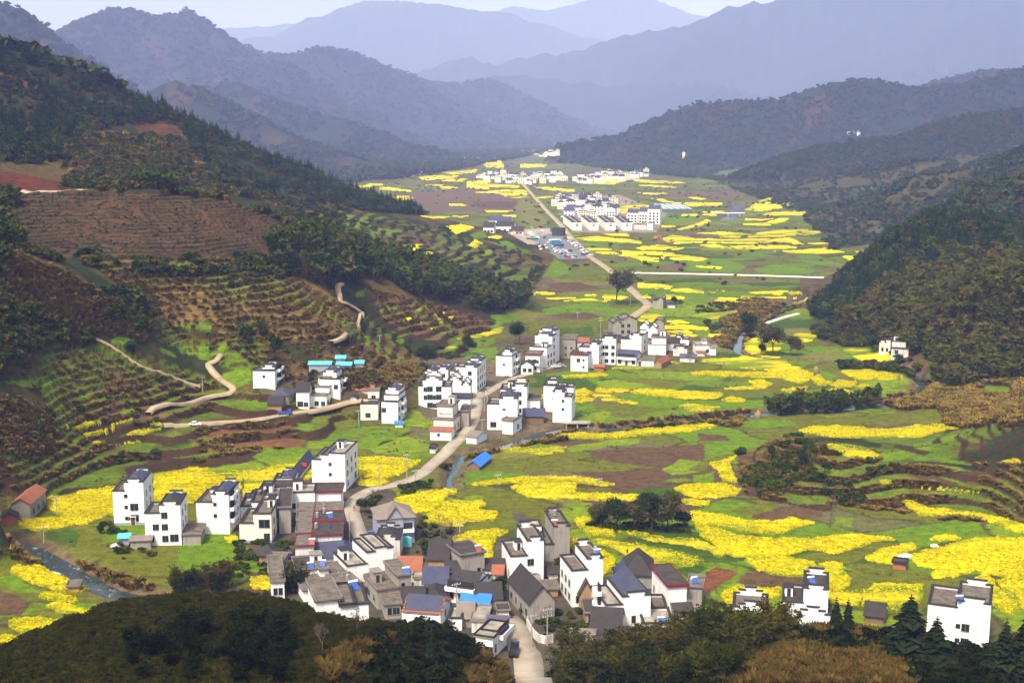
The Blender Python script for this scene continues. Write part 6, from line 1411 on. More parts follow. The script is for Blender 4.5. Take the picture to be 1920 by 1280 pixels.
# ---------------- near village, core
house('flat dark roofed house with a solar heater left of the long blue roof', 556,612,1100,1070,-6,9, slab='d', blocks=[(0,1,0,1,0,1,'F')], cop='g', fw=[(.2,'m'),(.8,'m')])
house('long white house under a violet blue gable roof in the village core', 591,648,1068,1046,-8,9, tile='b', blocks=[(0,1,0,1,0,1,'g')], fw=[(.2,'m'),(.8,'m')])
house('narrow blue roofed wing right of the long blue gable', 652,712,1052,1036,0,6, tile='b', blocks=[(0,1,0,1,0,1,'g')])
house('large white house with a tall stepped right wall in the village core', 652,738,1096,1034,-26,11, slab='l', blocks=[(0,.42,0,1,0,.56,'f'),(.42,.6,0,1,0,.9,'f'),(.6,.88,0,1,0,1,'f'),(.88,1,0,1,0,.95,'f')], fw=[(.52,'n','123'),(.64,'n','123')], sw=[(.3,'m'),(.7,'m')])
house('unplastered grey house with white left face and two roof levels', 709,772,1145,1086,-24,10, wall='g', slab='n', blocks=[(0,.6,0,1,0,.64,'F'),(.6,1,0,1,0,1,'F')], cop='g', fw=[(.75,'s')], sw=[(.3,'m'),(.7,'m')])
house('flat roofed white house with a solar heater in the core', 642,684,1132,1108,-28,10, slab='n', blocks=[(0,1,0,1,0,1,'F')], cop='g')
house('grey flat roof with green shuttered front at the core', 570,602,1130,1108,-20,11, slab='n', blocks=[(0,1,0,1,0,1,'F')], cop='g', sw=[(.25,'m'),(.7,'x')])
house('broad low flat roof nearest the dark tea slope', 640,691,1161,1134,-10,9, slab='n', blocks=[(0,.5,0,1,0,.9,'F'),(.5,1,0,1,0,1.0,'f')], cop='k', fw=[(.7,'m')])
house('low white house with railed flat roof left of the broad one at the tea slope', 594,638,1152,1128,-16,9, slab='n', cop='g', blocks=[(0,1,0,1,0,1,'F')], fw=[(.3,'l'),(.7,'l')])
house('flat roofed white house with an open stair shed in the core', 604,642,1112,1090,-20,9, slab='n', blocks=[(0,1,0,1,0,1,'F'),(.1,.5,.3,.9,1,1.6,'F')], cop='g', fw=[(.6,'m')])
house('long flat roofed house with green windows at the left of the core', 510,534,1125,1092,-6,18, slab='n', blocks=[(0,1,0,1,0,1,'F')], cop='g', fw=[(.3,'n'),(.7,'n')])
house('low hut with a bright orange tiled roof in the village core', 746,788,1092,1070,6,7, wall='o', tile='r', blocks=[(0,1,0,1,0,1,'g')], rh=2.4)
house('violet blue gabled house with white stepped end walls edged orange', 754,826,1178,1150,18,9, tile='b', cop='o', step=2, blocks=[(0,1,0,1,0,1,'sx')], rh=2.8, sw=[(.5,'n')])
house('grey old house with a rusty brown pyramid roof', 795,834,1152,1131,4,9, wall='g', tile='k', blocks=[(0,1,0,1,0,1,'p')], rh=2.6)
house('tan earth walled house with a big dark tiled roof', 803,840,1080,1048,10,11, wall='t', tile='k', blocks=[(0,1,0,1,0,1,'g')], rh=3.2, fw=[(.15,'n'),(.5,'n'),(.8,'n')])
house('grey walled house with white left face and green shutters', 865,909,1090,1042,-28,9, wall='g', slab='d', cop='g', blocks=[(0,1,0,1,0,1,'F')], fw=[(.75,'n')], sw=[(.25,'m'),(.75,'x')])
house('cream house with a blue gable roof left of the dark roofed pair', 794,838,1122,1093,4,9, wall='c', tile='b', blocks=[(0,1,0,1,0,1,'g')], fw=[(.15,'m'),(.5,'l'),(.85,'m')])
house('white house with black tiled roof, long balcony and tan gable wall', 836,892,1136,1105,30,10, tile='k', wall='w', step=1, blocks=[(0,1,0,1,0,1,'sx')], fw=[(.2,'n'),(.85,'n')], door=.5, bal=('f',.02,.98,(1,)))
house('open shed with a vivid blue sheet roof in the village centre', 862,914,1154,1140,12,9, wall='b', tile='B', blocks=[(0,1,0,1,0,1,'g')], rh=1.6, cat='shed', name='shed')
hE = house('white tower house with a low left wing right of the round dark tree', 958,1019,1094,1012,-17,12, slab='n', blocks=[(0,.5,0,1,0,.62,'f'),(.5,1,0,1,0,.96,'S')], rh=.8, fw=[(.58,'m','12'),(.6,'m','02')], sw=[(.2,'n'),(.5,'n'),(.8,'n')], door=.72)
house('bare grey cement tower house behind the white tower houses', 1022,1068,1054,987,-16,13, wall='g', slab='n', blocks=[(0,.35,0,1,0,.5,'f'),(.35,1,0,1,0,1,'S')], rh=.5, fw=[(.55,'n','01')])
house('white flat roofed house between the grey tower and yellow field', 977,1022,1038,1003,-8,10, slab='l', blocks=[(0,1,0,1,0,.85,'f'),(.1,.95,.5,1,.85,1.15,'f')], fw=[(.3,'m')])
hF = house('white tower house with windowed left face and rooftop water tank', 1072,1130,1138,1046,-22,11, slab='n', blocks=[(0,.5,0,1,0,.75,'f'),(.5,1,0,1,0,.97,'S')], rh=.6, sw=[(.2,'m'),(.5,'m'),(.8,'m')], fw=[(.2,'n','12')])
house('grey gabled farmhouse with a dark tiled roof and cream verandah', 993,1040,1170,1128,-38,15, wall='g', tile='k', step=1, blocks=[(0,1,0,1,0,1,'G')], rh=3.4, sw=[(.15,'m'),(.4,'n'),(.65,'n'),(.88,'m')])
house('small flat roofed pump hut beside the cream verandah', 934,954,1164,1146,-3,4, wall='c', slab='d', blocks=[(0,1,0,1,0,1,'F')], cop='g', cat='hut', name='hut')
house('dark gabled house squeezed between two white tower houses', 1086,1112,1145,1112,-5,11, wall='t', tile='k', blocks=[(0,1,0,1,0,1,'G')], rh=3)
hG = house('largest white house with blue hipped roof and balconied left face', 1136,1219,1180,1117,-28,12, slab='l', tile='b', blocks=[(0,.36,0,1,0,.72,'f'),(.36,1,0,1,0,.95,'s')], rh=4.0, fw=[(.62,'n','12')], sw=[(.2,'m'),(.85,'m')], bal=('s',.4,.7,(1,2)))
house('white house with blue hipped roof behind the largest white house', 1156,1192,1118,1088,-9,9, tile='b', blocks=[(0,1,0,1,0,1,'s')], rh=3)
house('old house under a huge black tiled hip roof near the yellow field', 1169,1222,1103,1076,0,11, wall='g', tile='k', blocks=[(0,1,0,1,0,1,'p')], rh=4.2)
house('white house with a flat dark roof and dark red eaves', 1253,1287,1150,1098,-31,13, slab='d', cop='r', blocks=[(0,1,0,1,0,1,'R')], fw=[(.45,'m','02')], sw=[(.15,'n','0'),(.4,'n','0'),(.62,'n','0'),(.85,'n')])
house('grey cement tower with rooftop solar heater at the village edge', 1288,1315,1142,1102,4,7, wall='g', slab='n', blocks=[(0,1,0,1,0,1,'F')], cop='g')
house('low old house with a broad black gable roof behind bare twigs', 1108,1162,1214,1188,6,11, wall='o', tile='k', blocks=[(0,1,0,1,0,1,'g')], rh=3.6)
house('low grey roofed farm building at the bottom centre', 1070,1112,1226,1208,4,8, wall='o', tile='n', blocks=[(0,1,0,1,0,1,'g')], rh=1.8)
house('old white shed half hidden by bare twigs at the bottom centre', 1166,1216,1218,1202,4,7, wall='o', tile='k', blocks=[(0,1,0,1,0,1,'g')], rh=1.6)
house('flat roofed store with white parapet right of the largest house', 1206,1264,1192,1168,-10,9, wall='o', slab='l', blocks=[(0,1,0,1,0,1,'f')])
house('two storey white house with open balconies at the bottom lane', 892,924,1238,1196,32,10, slab='l', blocks=[(0,1,0,.8,0,1,'F'),(0.1,.9,.3,.8,1,1.02,'F')], cop='k', fw=[(.8,'m')], bal=('s',.3,.95,(1,)), sw=[(.15,'n')])
house('violet gabled house behind the balcony house at the bottom lane', 912,950,1202,1184,6,8, wall='w', tile='p', blocks=[(0,1,0,1,0,1,'g')], rh=2)
house('weathered white flat roofed yard house above the bottom lane', 884,912,1188,1164,8,8, wall='o', slab='l', blocks=[(0,1,0,1,0,1,'F')], cop='g')
for lab, xl, xr, yb, yt, sd, dd, wl_, rf_, tl_, sl_ in [
 ('small cream flat house between the columns and the long blue gable',563,592,1074,1052,-5,7,'c','F','b','n'),
 ('grey flat roof patch behind the core solar heaters',612,650,1102,1079,-8,8,'o','F','b','n'),
 ('grey cement shed at the edge of the tea slope below the two level house',722,752,1162,1134,-8,8,'g','F','b','n'),
 ('low dark gabled house between the grey shed and the orange edged house',754,794,1150,1128,5,8,'g','g','k','n'),
 ('small white yard house right of the orange edged gables',840,866,1182,1158,6,7,'w','f','k','l'),
 ('low black tiled roof right of the vivid blue shed',893,940,1144,1124,-4,9,'g','g','k','n'),
 ('low dark tiled store beside the white tower house left wing',908,944,1082,1066,4,6,'o','g','k','n'),
 ('tiny white hut with a rust red roof beside the tower house',924,942,1088,1075,3,5,'w','g','r','n'),
 ('long low tan shed behind the grey gabled farmhouse',1014,1046,1120,1105,-4,5,'t','F','b','n'),
 ('low lean-to with brown roof at the foot of the white tower house',962,1012,1106,1097,-4,4,'o','g','n','n'),
 ('tan side building along the yard of the windowed tower house',1098,1128,1176,1150,-6,8,'t','F','b','d'),
 ('small white flat house behind the flat dark red eaved house',1222,1250,1162,1138,-6,8,'w','f','k','n'),
 ('dark flat roofed store with solar heater right of the largest house',1264,1302,1174,1154,-6,8,'o','F','k','d'),
 ('low grey tiled roofs left of the bottom lane',858,886,1176,1158,5,8,'g','g','n','n'),
 ('little white porch house under the grey cement tower',1030,1046,1090,1074,-4,4,'o','g','k','n'),
 ('pale flat roof beside the tan earth house',776,804,1102,1084,4,7,'o','F','k','l'),
 ('narrow dark roofed house above the blue gabled cream house',838,862,1094,1074,-4,7,'o','g','k','n'),
 ('flat roofed white house squeezed below the old stepped gable',690,716,1066,1044,-6,7,'w','f','k','n'),
 ('low grey store at the foot of the large white core house',690,726,1112,1096,-6,6,'g','F','k','n')]:
    house(lab, xl, xr, yb, yt, sd, dd, wall=wl_, tile=tl_, slab=sl_, cop='k' if rf_ == 'f' else 'g', blocks=[(0,1,0,1,0,1,rf_)], fw=[(.3,'n'),(.7,'m')])
# ---------------- near village, right
house('low white house with stepped black topped wall in front of the yellow plot', 1374,1438,1168,1136,0,9, slab='n', step=2, blocks=[(0,1,0,1,0,1,'S')], rh=.4)
hS = house('white stepped house with a dark left wing amid conifers', 1466,1549,1175,1094,0,11, slab='d', step=1, blocks=[(0,.46,0,1,0,.58,'f'),(.46,1,0,1,0,.95,'S')], rh=.5)
house('front wing of the stepped white house with layered black copings', 1490,1556,1180,1146,0,6, slab='d', step=2, blocks=[(0,1,0,1,0,1,'S')], rh=.4)
hR = house('tall white house streaked with grey at the lower right', 1736,1852,1226,1128,4,12, slab='n', blocks=[(0,.47,0,1,0,.82,'f'),(.47,1,0,1,0,.96,'S')], rh=.5, fw=[(.62,'m','23'),(.5,'s','23')])
house('small dark roofed barn among the conifers at lower right', 1622,1656,1172,1156,4,7, wall='b', tile='k', blocks=[(0,1,0,1,0,1,'g')], cat='barn', name='barn')
house('tiny brick field hut in the lower left rapeseed field', 127,149,1111,1101,4,3, wall='t', tile='n', blocks=[(0,1,0,1,0,1,'F')], slab='n', cop='g', cat='hut', name='hut')
house('small rust and black field shelter beside the white plastic cover', 1674,1698,1070,1064,3,3, wall='r', slab='d', cop='k', blocks=[(0,1,0,1,0,1,'F')], cat='hut', name='hut')
# ---------------- middle left hamlet
house('lone white house with balcony at the left end of the hamlet', 475,516,732,691,13,11, tile='b', blocks=[(0,1,0,1,0,.9,'f'),(.35,.9,.3,.9,.9,1.0,'s')], fw=[(.5,'s','03')], sw=[(.3,'n')], bal=('s',.35,.95,(1,2)))
house('grey house with a blue hipped roof left of the stair houses', 513,541,758,741,10,9, wall='g', tile='b', blocks=[(0,1,0,1,0,1,'h')], sw=[(.5,'m')])
house('white two storey house with dark gable and green window', 556,580,767,733,5,9, tile='k', blocks=[(0,1,0,1,0,1,'g')], fw=[(.3,'l'),(.75,'m')])
house('small house with a bright blue gable behind the hamlet', 561,576,737,724,8,8, tile='b', blocks=[(0,1,0,1,0,1,'G')])
house('white stair shaped house with three roof levels in the hamlet', 582,612,766,716,20,15, slab='n', cop='g', blocks=[(0,1,0,.3,0,.48,'F'),(.1,1,.3,.6,0,.72,'F'),(.1,.95,.6,1,0,1,'F')], fw=[(.4,'m'),(.8,'m')], sw=[(.15,'m'),(.45,'m'),(.8,'m')])
house('tallest white house of the hamlet with blue hipped top', 600,638,752,700,15,12, tile='b', blocks=[(0,1,0,1,0,.78,'f'),(.1,.75,.2,.9,.78,1,'s')], fw=[(.8,'m','0')], sw=[(.2,'m'),(.7,'m')], bal=('s',.35,.6,(1,2)))
house('brown tiled earth barn at the roadside of the hamlet', 503,528,776,758,6,8, wall='t', tile='k', blocks=[(0,1,0,1,0,1,'g')], cat='barn', name='barn')
house('low white cottage between the hamlet and the cream house', 656,669,760,746,4,6, wall='o', tile='k', blocks=[(0,1,0,1,0,1,'G')])
house('low cream house with a flat roof behind the square cream house', 690,711,754,732,3,9, wall='c', slab='n', blocks=[(0,1,0,1,0,1,'F')], cop='g', fw=[(.5,'m')])
house('low house with a rust brown roof behind the hamlet lane', 668,700,744,731,3,7, wall='o', tile='r', blocks=[(0,1,0,1,0,1,'g')], rh=1.2)
house('square cream house with two small windows beside the tall hamlet house', 676,709,787,757,4,9, wall='c', slab='d', blocks=[(0,1,0,1,0,1,'f')], fw=[(.4,'m','1'),(.45,'m'),(.15,'s','0')])
house('tall white house with blue hip and setback top floor right of the cream house', 716,746,795,737,16,12, tile='b', slab='n', blocks=[(0,1,0,1,0,.72,'f'),(0.05,.95,.2,1,.72,.9,'f'),(.1,.9,.3,1,.9,1.05,'s')], fw=[(.15,'m','0')], sw=[(.2,'m'),(.85,'m')], bal=('s',.4,.7,(1,2)))
house('tiny blue roofed hut under the tall hamlet house', 741,755,802,794,2,3, wall='o', tile='B', blocks=[(0,1,0,1,0,1,'g')], cat='hut', name='hut', rh=.5)
# ---------------- middle village by the river
house('broad white house with stepped black gables left of the river road', 785,846,769,709,3,11, tile='b', step=2, blocks=[(0,.14,0,1,0,.76,'f'),(.14,.72,0,1,0,.95,'S'),(.72,1,0,1,0,.74,'f')], rh=.6, fw=[(.22,'m','0'),(.35,'l'),(.62,'l','3'),(.48,'m','23')])
house('white house with many layered black copings by the river road', 840,882,750,712,3,8, step=2, slab='d', blocks=[(0,.6,0,1,0,1,'S'),(.6,1,0,1,0,.75,'S')], rh=.4)
house('roadside shop with a dark flat roof and blue fascia', 846,882,769,746,3,7, slab='d', cop='b', blocks=[(0,1,0,1,0,1,'R')], fw=[(.25,'m'),(.75,'m')], cat='shop', name='shop')
house('white house with paired blue hipped roofs behind the broad house', 797,838,728,694,9,10, tile='b', blocks=[(0,.55,0,1,0,.92,'s'),(.55,1,0.2,1,0,1,'s')], fw=[(.8,'m','0')])
house('white house with small stepped roof in the middle of the river row', 844,868,726,690,6,10, tile='b', slab='n', blocks=[(0,.6,0,1,0,.85,'f'),(.4,1,.3,1,0,1,'f')])
house('tall white and tan house with side windows ending the river row', 868,894,737,683,17,17, tile='b', blocks=[(0,1,0,.5,0,.9,'s'),(0,1,.5,1,0,1,'s')], sw=[(.15,'m'),(.4,'m'),(.6,'m'),(.85,'m')], fw=[(.5,'m')])
hK5 = house('house with red lettering on its white upper storey by the road', 813,850,814,766,16,13, wall='c', slab='n', cop='g', blocks=[(0,1,0,1,0,.55,'F'),(.08,.85,.25,.95,.55,1,'F')], sw=[(.2,'m'),(.55,'m'),(.85,'m')])
house('low white shed with red and blue sheet roof below the lettered house', 807,846,827,808,6,6, wall='w', tile='r', blocks=[(0,1,0,1,0,1,'g')], rh=.7, cat='shed', name='shed', fw=[(.4,'s')])
house('small white riverside shed with brown roof on the bend', 874,893,834,819,20,8, tile='n', blocks=[(0,1,0,1,0,1,'g')], rh=.8, sw=[(.3,'m'),(.75,'m')], cat='shed', name='shed')
house('grey shop house on the near side of the river road', 864,879,802,772,4,10, wall='g', slab='d', blocks=[(0,1,0,1,0,1,'F')], cop='g', sw=[(.5,'m')], cat='shop', name='shop')
house('white house with blue hip and stepped wings right of the river road', 914,970,807,747,3,11, tile='b', step=1, blocks=[(0,.4,0,1,0,.82,'f'),(.4,1,0,1,0,1,'s')], fw=[(.55,'m','12'),(.2,'l','12'),(.56,'v','0')])
house('low white annex with brown roof on the river bank', 942,961,815,790,17,9, tile='n', blocks=[(0,1,0,1,0,1,'F')], slab='n', cop='g', sw=[(.6,'m')], cat='annex', name='annex')
house('tall white house with three dark windows behind the blue hipped one', 938,988,779,723,3,11, tile='b', step=1, blocks=[(0,.45,.1,1,0,.85,'f'),(.45,1,0,1,0,.98,'S')], rh=.5, fw=[(.72,'m')])
house('low white side house right of the three window house', 987,1012,776,750,3,9, slab='d', blocks=[(0,1,0,1,0,1,'F')], cop='g', fw=[(.6,'m')])
house('brown plank barn with a blue violet roof by the river', 981,1019,794,780,2,8, wall='b', tile='b', blocks=[(0,1,0,1,0,1,'g')], rh=2, cat='barn', name='barn')
house('left one of the white twin towers standing by the river', 1019,1042,772,719,4,12, slab='n', blocks=[(0,1,0,1,0,.93,'f'),(.3,1,.3,.9,.93,1.05,'f')], fw=[(.8,'s','023')])
hTw = house('right one of the white twin towers at the river bank', 1036,1071,794,735,7,12, tile='k', slab='n', blocks=[(0,.62,0,1,0,1,'s'),(.62,1,0,.5,0,.85,'f'),(.55,1,.5,1,0,1.05,'f')], fw=[(.55,'s','03')], sw=[(.6,'m','01'),(.85,'m','01')])
# ---------------- upper middle village
house('white end house with dark hipped top left of the lane', 930,960,706,661,16,12, tile='k', slab='n', blocks=[(0,1,0,1,0,.85,'f'),(.4,.95,.05,.6,.85,1.02,'s')], fw=[(.5,'s','03')], sw=[(.25,'m'),(.8,'m')], bal=('s',.4,.65,(1,2)))
house('small white cottage with a dark front gable by the lane', 977,999,702,684,4,8, tile='k', blocks=[(0,1,0,1,0,1,'G')], fw=[(.3,'m'),(.75,'m')])
house('white house with red tiled eaves above the lane', 985,1012,698,665,6,9, slab='n', cop='r', blocks=[(0,1,0,1,0,1,'R')], fw=[(.3,'n'),(.65,'m')], bal=('f',.35,.98,(1,)))
house('long white house stepping back with two blue hipped roofs', 993,1025,690,628,27,20, tile='b', slab='n', blocks=[(0,1,0,.35,0,.62,'f'),(0,1,.35,.65,0,.9,'s'),(0,.9,.65,1,0,1,'s')], fw=[(.7,'s','03')], sw=[(.1,'m'),(.3,'m'),(.5,'m'),(.85,'m')])
house('unplastered grey house right of the long white house', 1053,1079,673,636,4,11, wall='g', slab='n', cop='g', blocks=[(0,1,0,1,0,1,'F')], fw=[(.3,'s'),(.7,'s')], sw=[(.5,'m')])
house('square white house with dark red eaves and small windows', 1070,1102,697,665,5,9, slab='d', cop='r', blocks=[(0,1,0,1,0,1,'R')], fw=[(.45,'m','0'),(.75,'s')])
house('white house with bright blue hipped roof behind the red eaved one', 1085,1122,691,643,8,11, tile='b', blocks=[(0,.55,0,1,0,.82,'f'),(.55,1,0,1,0,.95,'s')], sw=[(.3,'m'),(.7,'m')])
house('red roofed brick shed in front of the four storey white house', 1114,1132,696,688,3,4, wall='r', tile='r', blocks=[(0,1,0,1,0,1,'g')], rh=.7, cat='shed', name='shed')
house('low house with a rusty roof between grey and white houses', 1082,1103,652,641,3,8, wall='o', tile='r', blocks=[(0,1,0,1,0,1,'g')], rh=1.5)
house('four storey white house with three columns of green windows', 1128,1154,684,634,2,10, tile='k', blocks=[(0,1,0,1,0,1,'s')], fw=[(.35,'m'),(.8,'m','3'),(.12,'n','0')])
house('large bare grey house with stepped walls at the back of the village', 1149,1194,641,600,-9,11, wall='g', slab='n', step=2, blocks=[(0,.35,0,1,0,.86,'S'),(.35,1,0,1,0,1,'S')], rh=.5, fw=[(.4,'m','3'),(.65,'m','3')], sw=[(.5,'n')])
house('grey tower with stepped black copings at the back right', 1227,1244,627,603,2,10, wall='g', step=1, blocks=[(0,1,0,1,0,1,'S')], rh=.5, slab='n')
house('white layered roofs left of the rear grey tower', 1200,1232,634,611,3,9, step=2, slab='d', blocks=[(0,.5,0,1,0,1,'S'),(.5,1,0,1,0,.8,'S')], rh=.5)
house('white house with violet shaded right wall in the village middle', 1164,1202,663,629,13,11, step=1, slab='d', blocks=[(0,.5,0,1,0,.75,'f'),(.5,1,0,1,0,1,'S')], rh=.5, fw=[(.22,'l','0')], sw=[(.5,'m')])
house('white house with open upper storey and tan porch gable', 1215,1248,666,634,2,10, slab='d', tile='k', blocks=[(0,1,0,1,0,.6,'f'),(.2,1,.1,.9,.6,1,'F')], cop='g', fw=[(.2,'m','0')])
house('two storey house with a broad violet blue roof and red door', 1156,1193,687,669,8,8, tile='b', wall='w', blocks=[(0,1,0,1,0,1,'g')], rh=2.4, fw=[(.15,'m'),(.85,'m')], door=.5, bal=('f',.02,.98,(1,)))
house('low flat roofed row right of the broad blue roof', 1195,1226,687,676,2,7, slab='n', blocks=[(0,1,0,1,0,1,'F')], cop='g', fw=[(.3,'m'),(.7,'m')], door=.15)
house('tan barn with a bright red roof at the village front', 1227,1240,691,681,16,13, wall='t', tile='r', blocks=[(0,1,0,1,0,1,'G')], rh=1.6, sw=[(.4,'s'),(.7,'s')], cat='barn', name='barn')
house('small white house with dark layered roof behind the bare tree', 1262,1288,668,653,2,8, tile='k', wall='o', blocks=[(0,1,0,1,0,1,'s')], rh=1.2)
house('white flat roofed house at the right end of the village', 1305,1331,665,644,-6,9, slab='l', cop='g', blocks=[(0,1,0,1,0,.85,'F'),(.55,.85,.3,.8,.85,1.15,'F')], fw=[(.55,'m','0'),(.8,'m','1')])
house('small white wing at the far right end of the village', 1331,1342,666,652,3,6, tile='n', blocks=[(0,1,0,1,0,1,'g')], rh=.8)
house('white house with a small blue hip at the back right of the village', 1266,1291,650,633,2,9, tile='b', blocks=[(0,.5,0,1,0,1,'s'),(.5,1,0,1,0,.8,'f')])
house('dark roofed old house in the middle of the right village half', 1247,1273,658,643,2,9, wall='o', tile='k', blocks=[(0,1,0,1,0,1,'g')], rh=1.8)
house('little red roofed outhouse below the right end house', 1306,1321,668,661,2,4, wall='o', tile='r', blocks=[(0,1,0,1,0,1,'g')], rh=.6, cat='shed', name='shed')
house('tan house with a brown hip roof behind the blue roofed house', 1150,1169,658,640,2,9, wall='t', tile='k', blocks=[(0,1,0,1,0,1,'p')], rh=2.6)
house('low grey roofed outhouse behind the small bare tree', 1275,1302,680,670,3,6, wall='o', tile='p', blocks=[(0,1,0,1,0,1,'g')], rh=1)
house('grey house at the road fork below the lone tree', 1224,1243,580,561,6,10, wall='g', slab='d', step=1, blocks=[(0,.5,0,1,0,.85,'f'),(.5,1,0,1,0,1,'S')], rh=.5)
house('small white hut right of the road fork house', 1252,1266,578,571,3,6, wall='o', tile='k', blocks=[(0,1,0,1,0,1,'g')], rh=.8, cat='hut', name='hut')
house('ruined farmhouse with broken brown and white walls', 1648,1669,664,637,6,9, wall='o', tile='k', step=1, blocks=[(0,.6,0,1,0,.8,'s'),(.6,1,0,1,0,1,'f')], fw=[(.3,'n'),(.7,'n')], cat='farmhouse', name='farmhouse')
house('flat roofed white farmhouse beside the ruined one', 1671,1703,669,643,2,9, wall='o', slab='n', blocks=[(0,.8,.3,1,0,1,'f'),(0,1,0,.3,0,.55,'F')], fw=[(.3,'m')], cat='farmhouse', name='farmhouse')
house('long shed with a vivid blue roof on the near river bank', 876,899,883,875,21,12, wall='b', tile='B', blocks=[(0,1,0,1,0,1,'G')], rh=1.5, cat='shed', name='shed')
house('small white roadside hut above the near river', 806,816,850,842,4,4, slab='d', blocks=[(0,1,0,1,0,1,'F')], cop='k', cat='hut', name='hut')
for lab, a, b, y, t, sd in (('longest teal roofed livestock shed on the left terraces',579,620,691,684,3),('teal roofed shed at the front of the shed group',631,658,694,687,3),('teal roofed shed at the back of the shed group',630,647,683,678,2),('teal roofed open shelter right of the shed group',666,681,690,681,2)):
    house(lab, a, b, y, t, sd, 5, wall='v', tile='q', blocks=[(0,1,0,1,0,1,'g')], rh=.8, cat='shed', name='shed', detail=False)
# ---------------- town of long terraces
for i, (a, b) in enumerate(((1073,1091),(1105,1122),(1136,1154),(1167,1185))):
    house(['first long white terrace row from the left in the valley town','second long white terrace row from the left in the valley town','third long white terrace row from the left in the valley town','rightmost long white terrace row in the valley town'][i], a, b, 432, 417, -17, 105, slab='d', tile='b', blocks=[(0,.40,0,1,0,1,'f'),(.40,.60,0,1,0,.55,'F'),(.60,1,0,1,0,1,'f')], cat='terrace row', name='terrace_row', detail=False)
for lab, a, b, y, t, w_, rf_ in (('left of three stepped white blocks at the right of the valley town',1175,1195,419,399,'w','sx'),('middle of three stepped white blocks at the right of the valley town',1197,1214,419,397,'w','sx'),('tallest of three stepped white blocks at the right of the valley town',1214,1237,420,392,'w','sx'),
   ('low shop row in front of the stepped blocks',1188,1212,431,421,'o','f'),('small three storey white house at the town edge',1213,1224,431,418,'w','f'),('tall white house in the middle of the valley town',1121,1137,405,383,'w','f'),('white house right of the tall one in the valley town',1136,1153,407,391,'w','s'),
   ('white hall with stepped gables and windows beside the car park',930,963,435,424,'w','g'),('dark roofed white house at the left end of the car park',906,926,438,426,'w','g'),('rear white hall with stepped gables by the car park',916,958,426,414,'w','sx'),('low dark roofed house beside the car park',958,981,441,434,'w','g'),
   ('dark gatehouse with a stage front at the car park',1035,1056,443,430,'k','F')):
    house(lab, a, b, y, t, 4, 16, wall=w_, tile='k' if rf_ == 'g' else 'b', slab='d', blocks=[(0,1,0,1,0,1,rf_)], fw=[(.2,'l'),(.5,'l'),(.8,'l')] if w_ == 'w' and b - a > 16 else (), step=2)
# ================================================================== TREES ONE CAN TELL APART
def leaf_mat_one(name, c1, c2):
    m, nt, N, L, b = mat_new(name)
    n = noise(nt, 0.55, 4, 0.6, geo_pos(nt))
    L.new(ramp(nt, n, [(0.3, c1), (0.68, c2)]), b.inputs['Base Color']); b.inputs['Roughness'].default_value = 0.9; b.inputs['Specular IOR Level'].default_value = 0.0
    return m
MLT = {'dark': leaf_mat_one('evergreen_leaves', (0.010, 0.022, 0.008), (0.035, 0.050, 0.016)), 'olive': leaf_mat_one('olive_leaves', (0.030, 0.034, 0.010), (0.085, 0.085, 0.026)),
       'sparse': leaf_mat_one('sparse_leaves', (0.035, 0.045, 0.018), (0.090, 0.088, 0.036)), 'lime': leaf_mat_one('spring_leaves', (0.09, 0.12, 0.02), (0.19, 0.20, 0.04)), 'pine': leaf_mat_one('pine_needles', (0.008, 0.014, 0.007), (0.022, 0.034, 0.014)),
       'fir': leaf_mat_one('fir_needles', (0.012, 0.028, 0.016), (0.030, 0.052, 0.024))}
def px_size(px, py):
    P = hit(px, py); t = P[1] * CT - (P[2] - CAM_H) * ST
    return P, FPX / t
def broad_tree(label, px, py, ytop, wpx, kind='dark', dens=1.0, seed=0, low=0.28, name='tree', group=None):
    P, s = px_size(px, py); H = (py - ytop) / s; Wd = wpx / s
    rg = np.random.default_rng(1000 + seed)
    r = empty(name, P, rg.uniform(0, 6)); tag(r, label, 'tree', group)
    out, tips = grow(rg, 4, 0.55, 0.74, 3, 0.30, 0.035, 0.25)
    mx = np.abs(tips[:, :2]).max(); mz = tips[:, 2].max()
    sc = np.array([Wd / 2 / mx * 0.92, Wd / 2 / mx * 0.92, H / mz * 0.95])
    pb = PB()
    for pts, rad, lv in out:
        if lv >= 1: pb.tube(np.array(pts) * sc, [x * H * 0.8 for x in rad], 5, 0)
    me = pb.mesh('trunk'); new_obj('trunk', me, M_BARK, r)
    T = tips * sc; T = T[T[:, 2] > low * H]
    n = int(26 * dens); clump = 0.085 * (Wd + H) / 2
    C = np.concatenate([t + rg.normal(size=(n, 3)) * clump * np.array([1, 1, 0.75]) for t in T[rg.random(len(T)) < 0.9]])
    C = C[C[:, 2] > low * H * 0.8]
    V, F = leaf_quads(C, max(0.22, 0.042 * (Wd + H) / 2), rg, 0.1, 1.5)
    new_obj('crown', mesh_np('crown', V, F, False), MLT[kind], r)
    return r
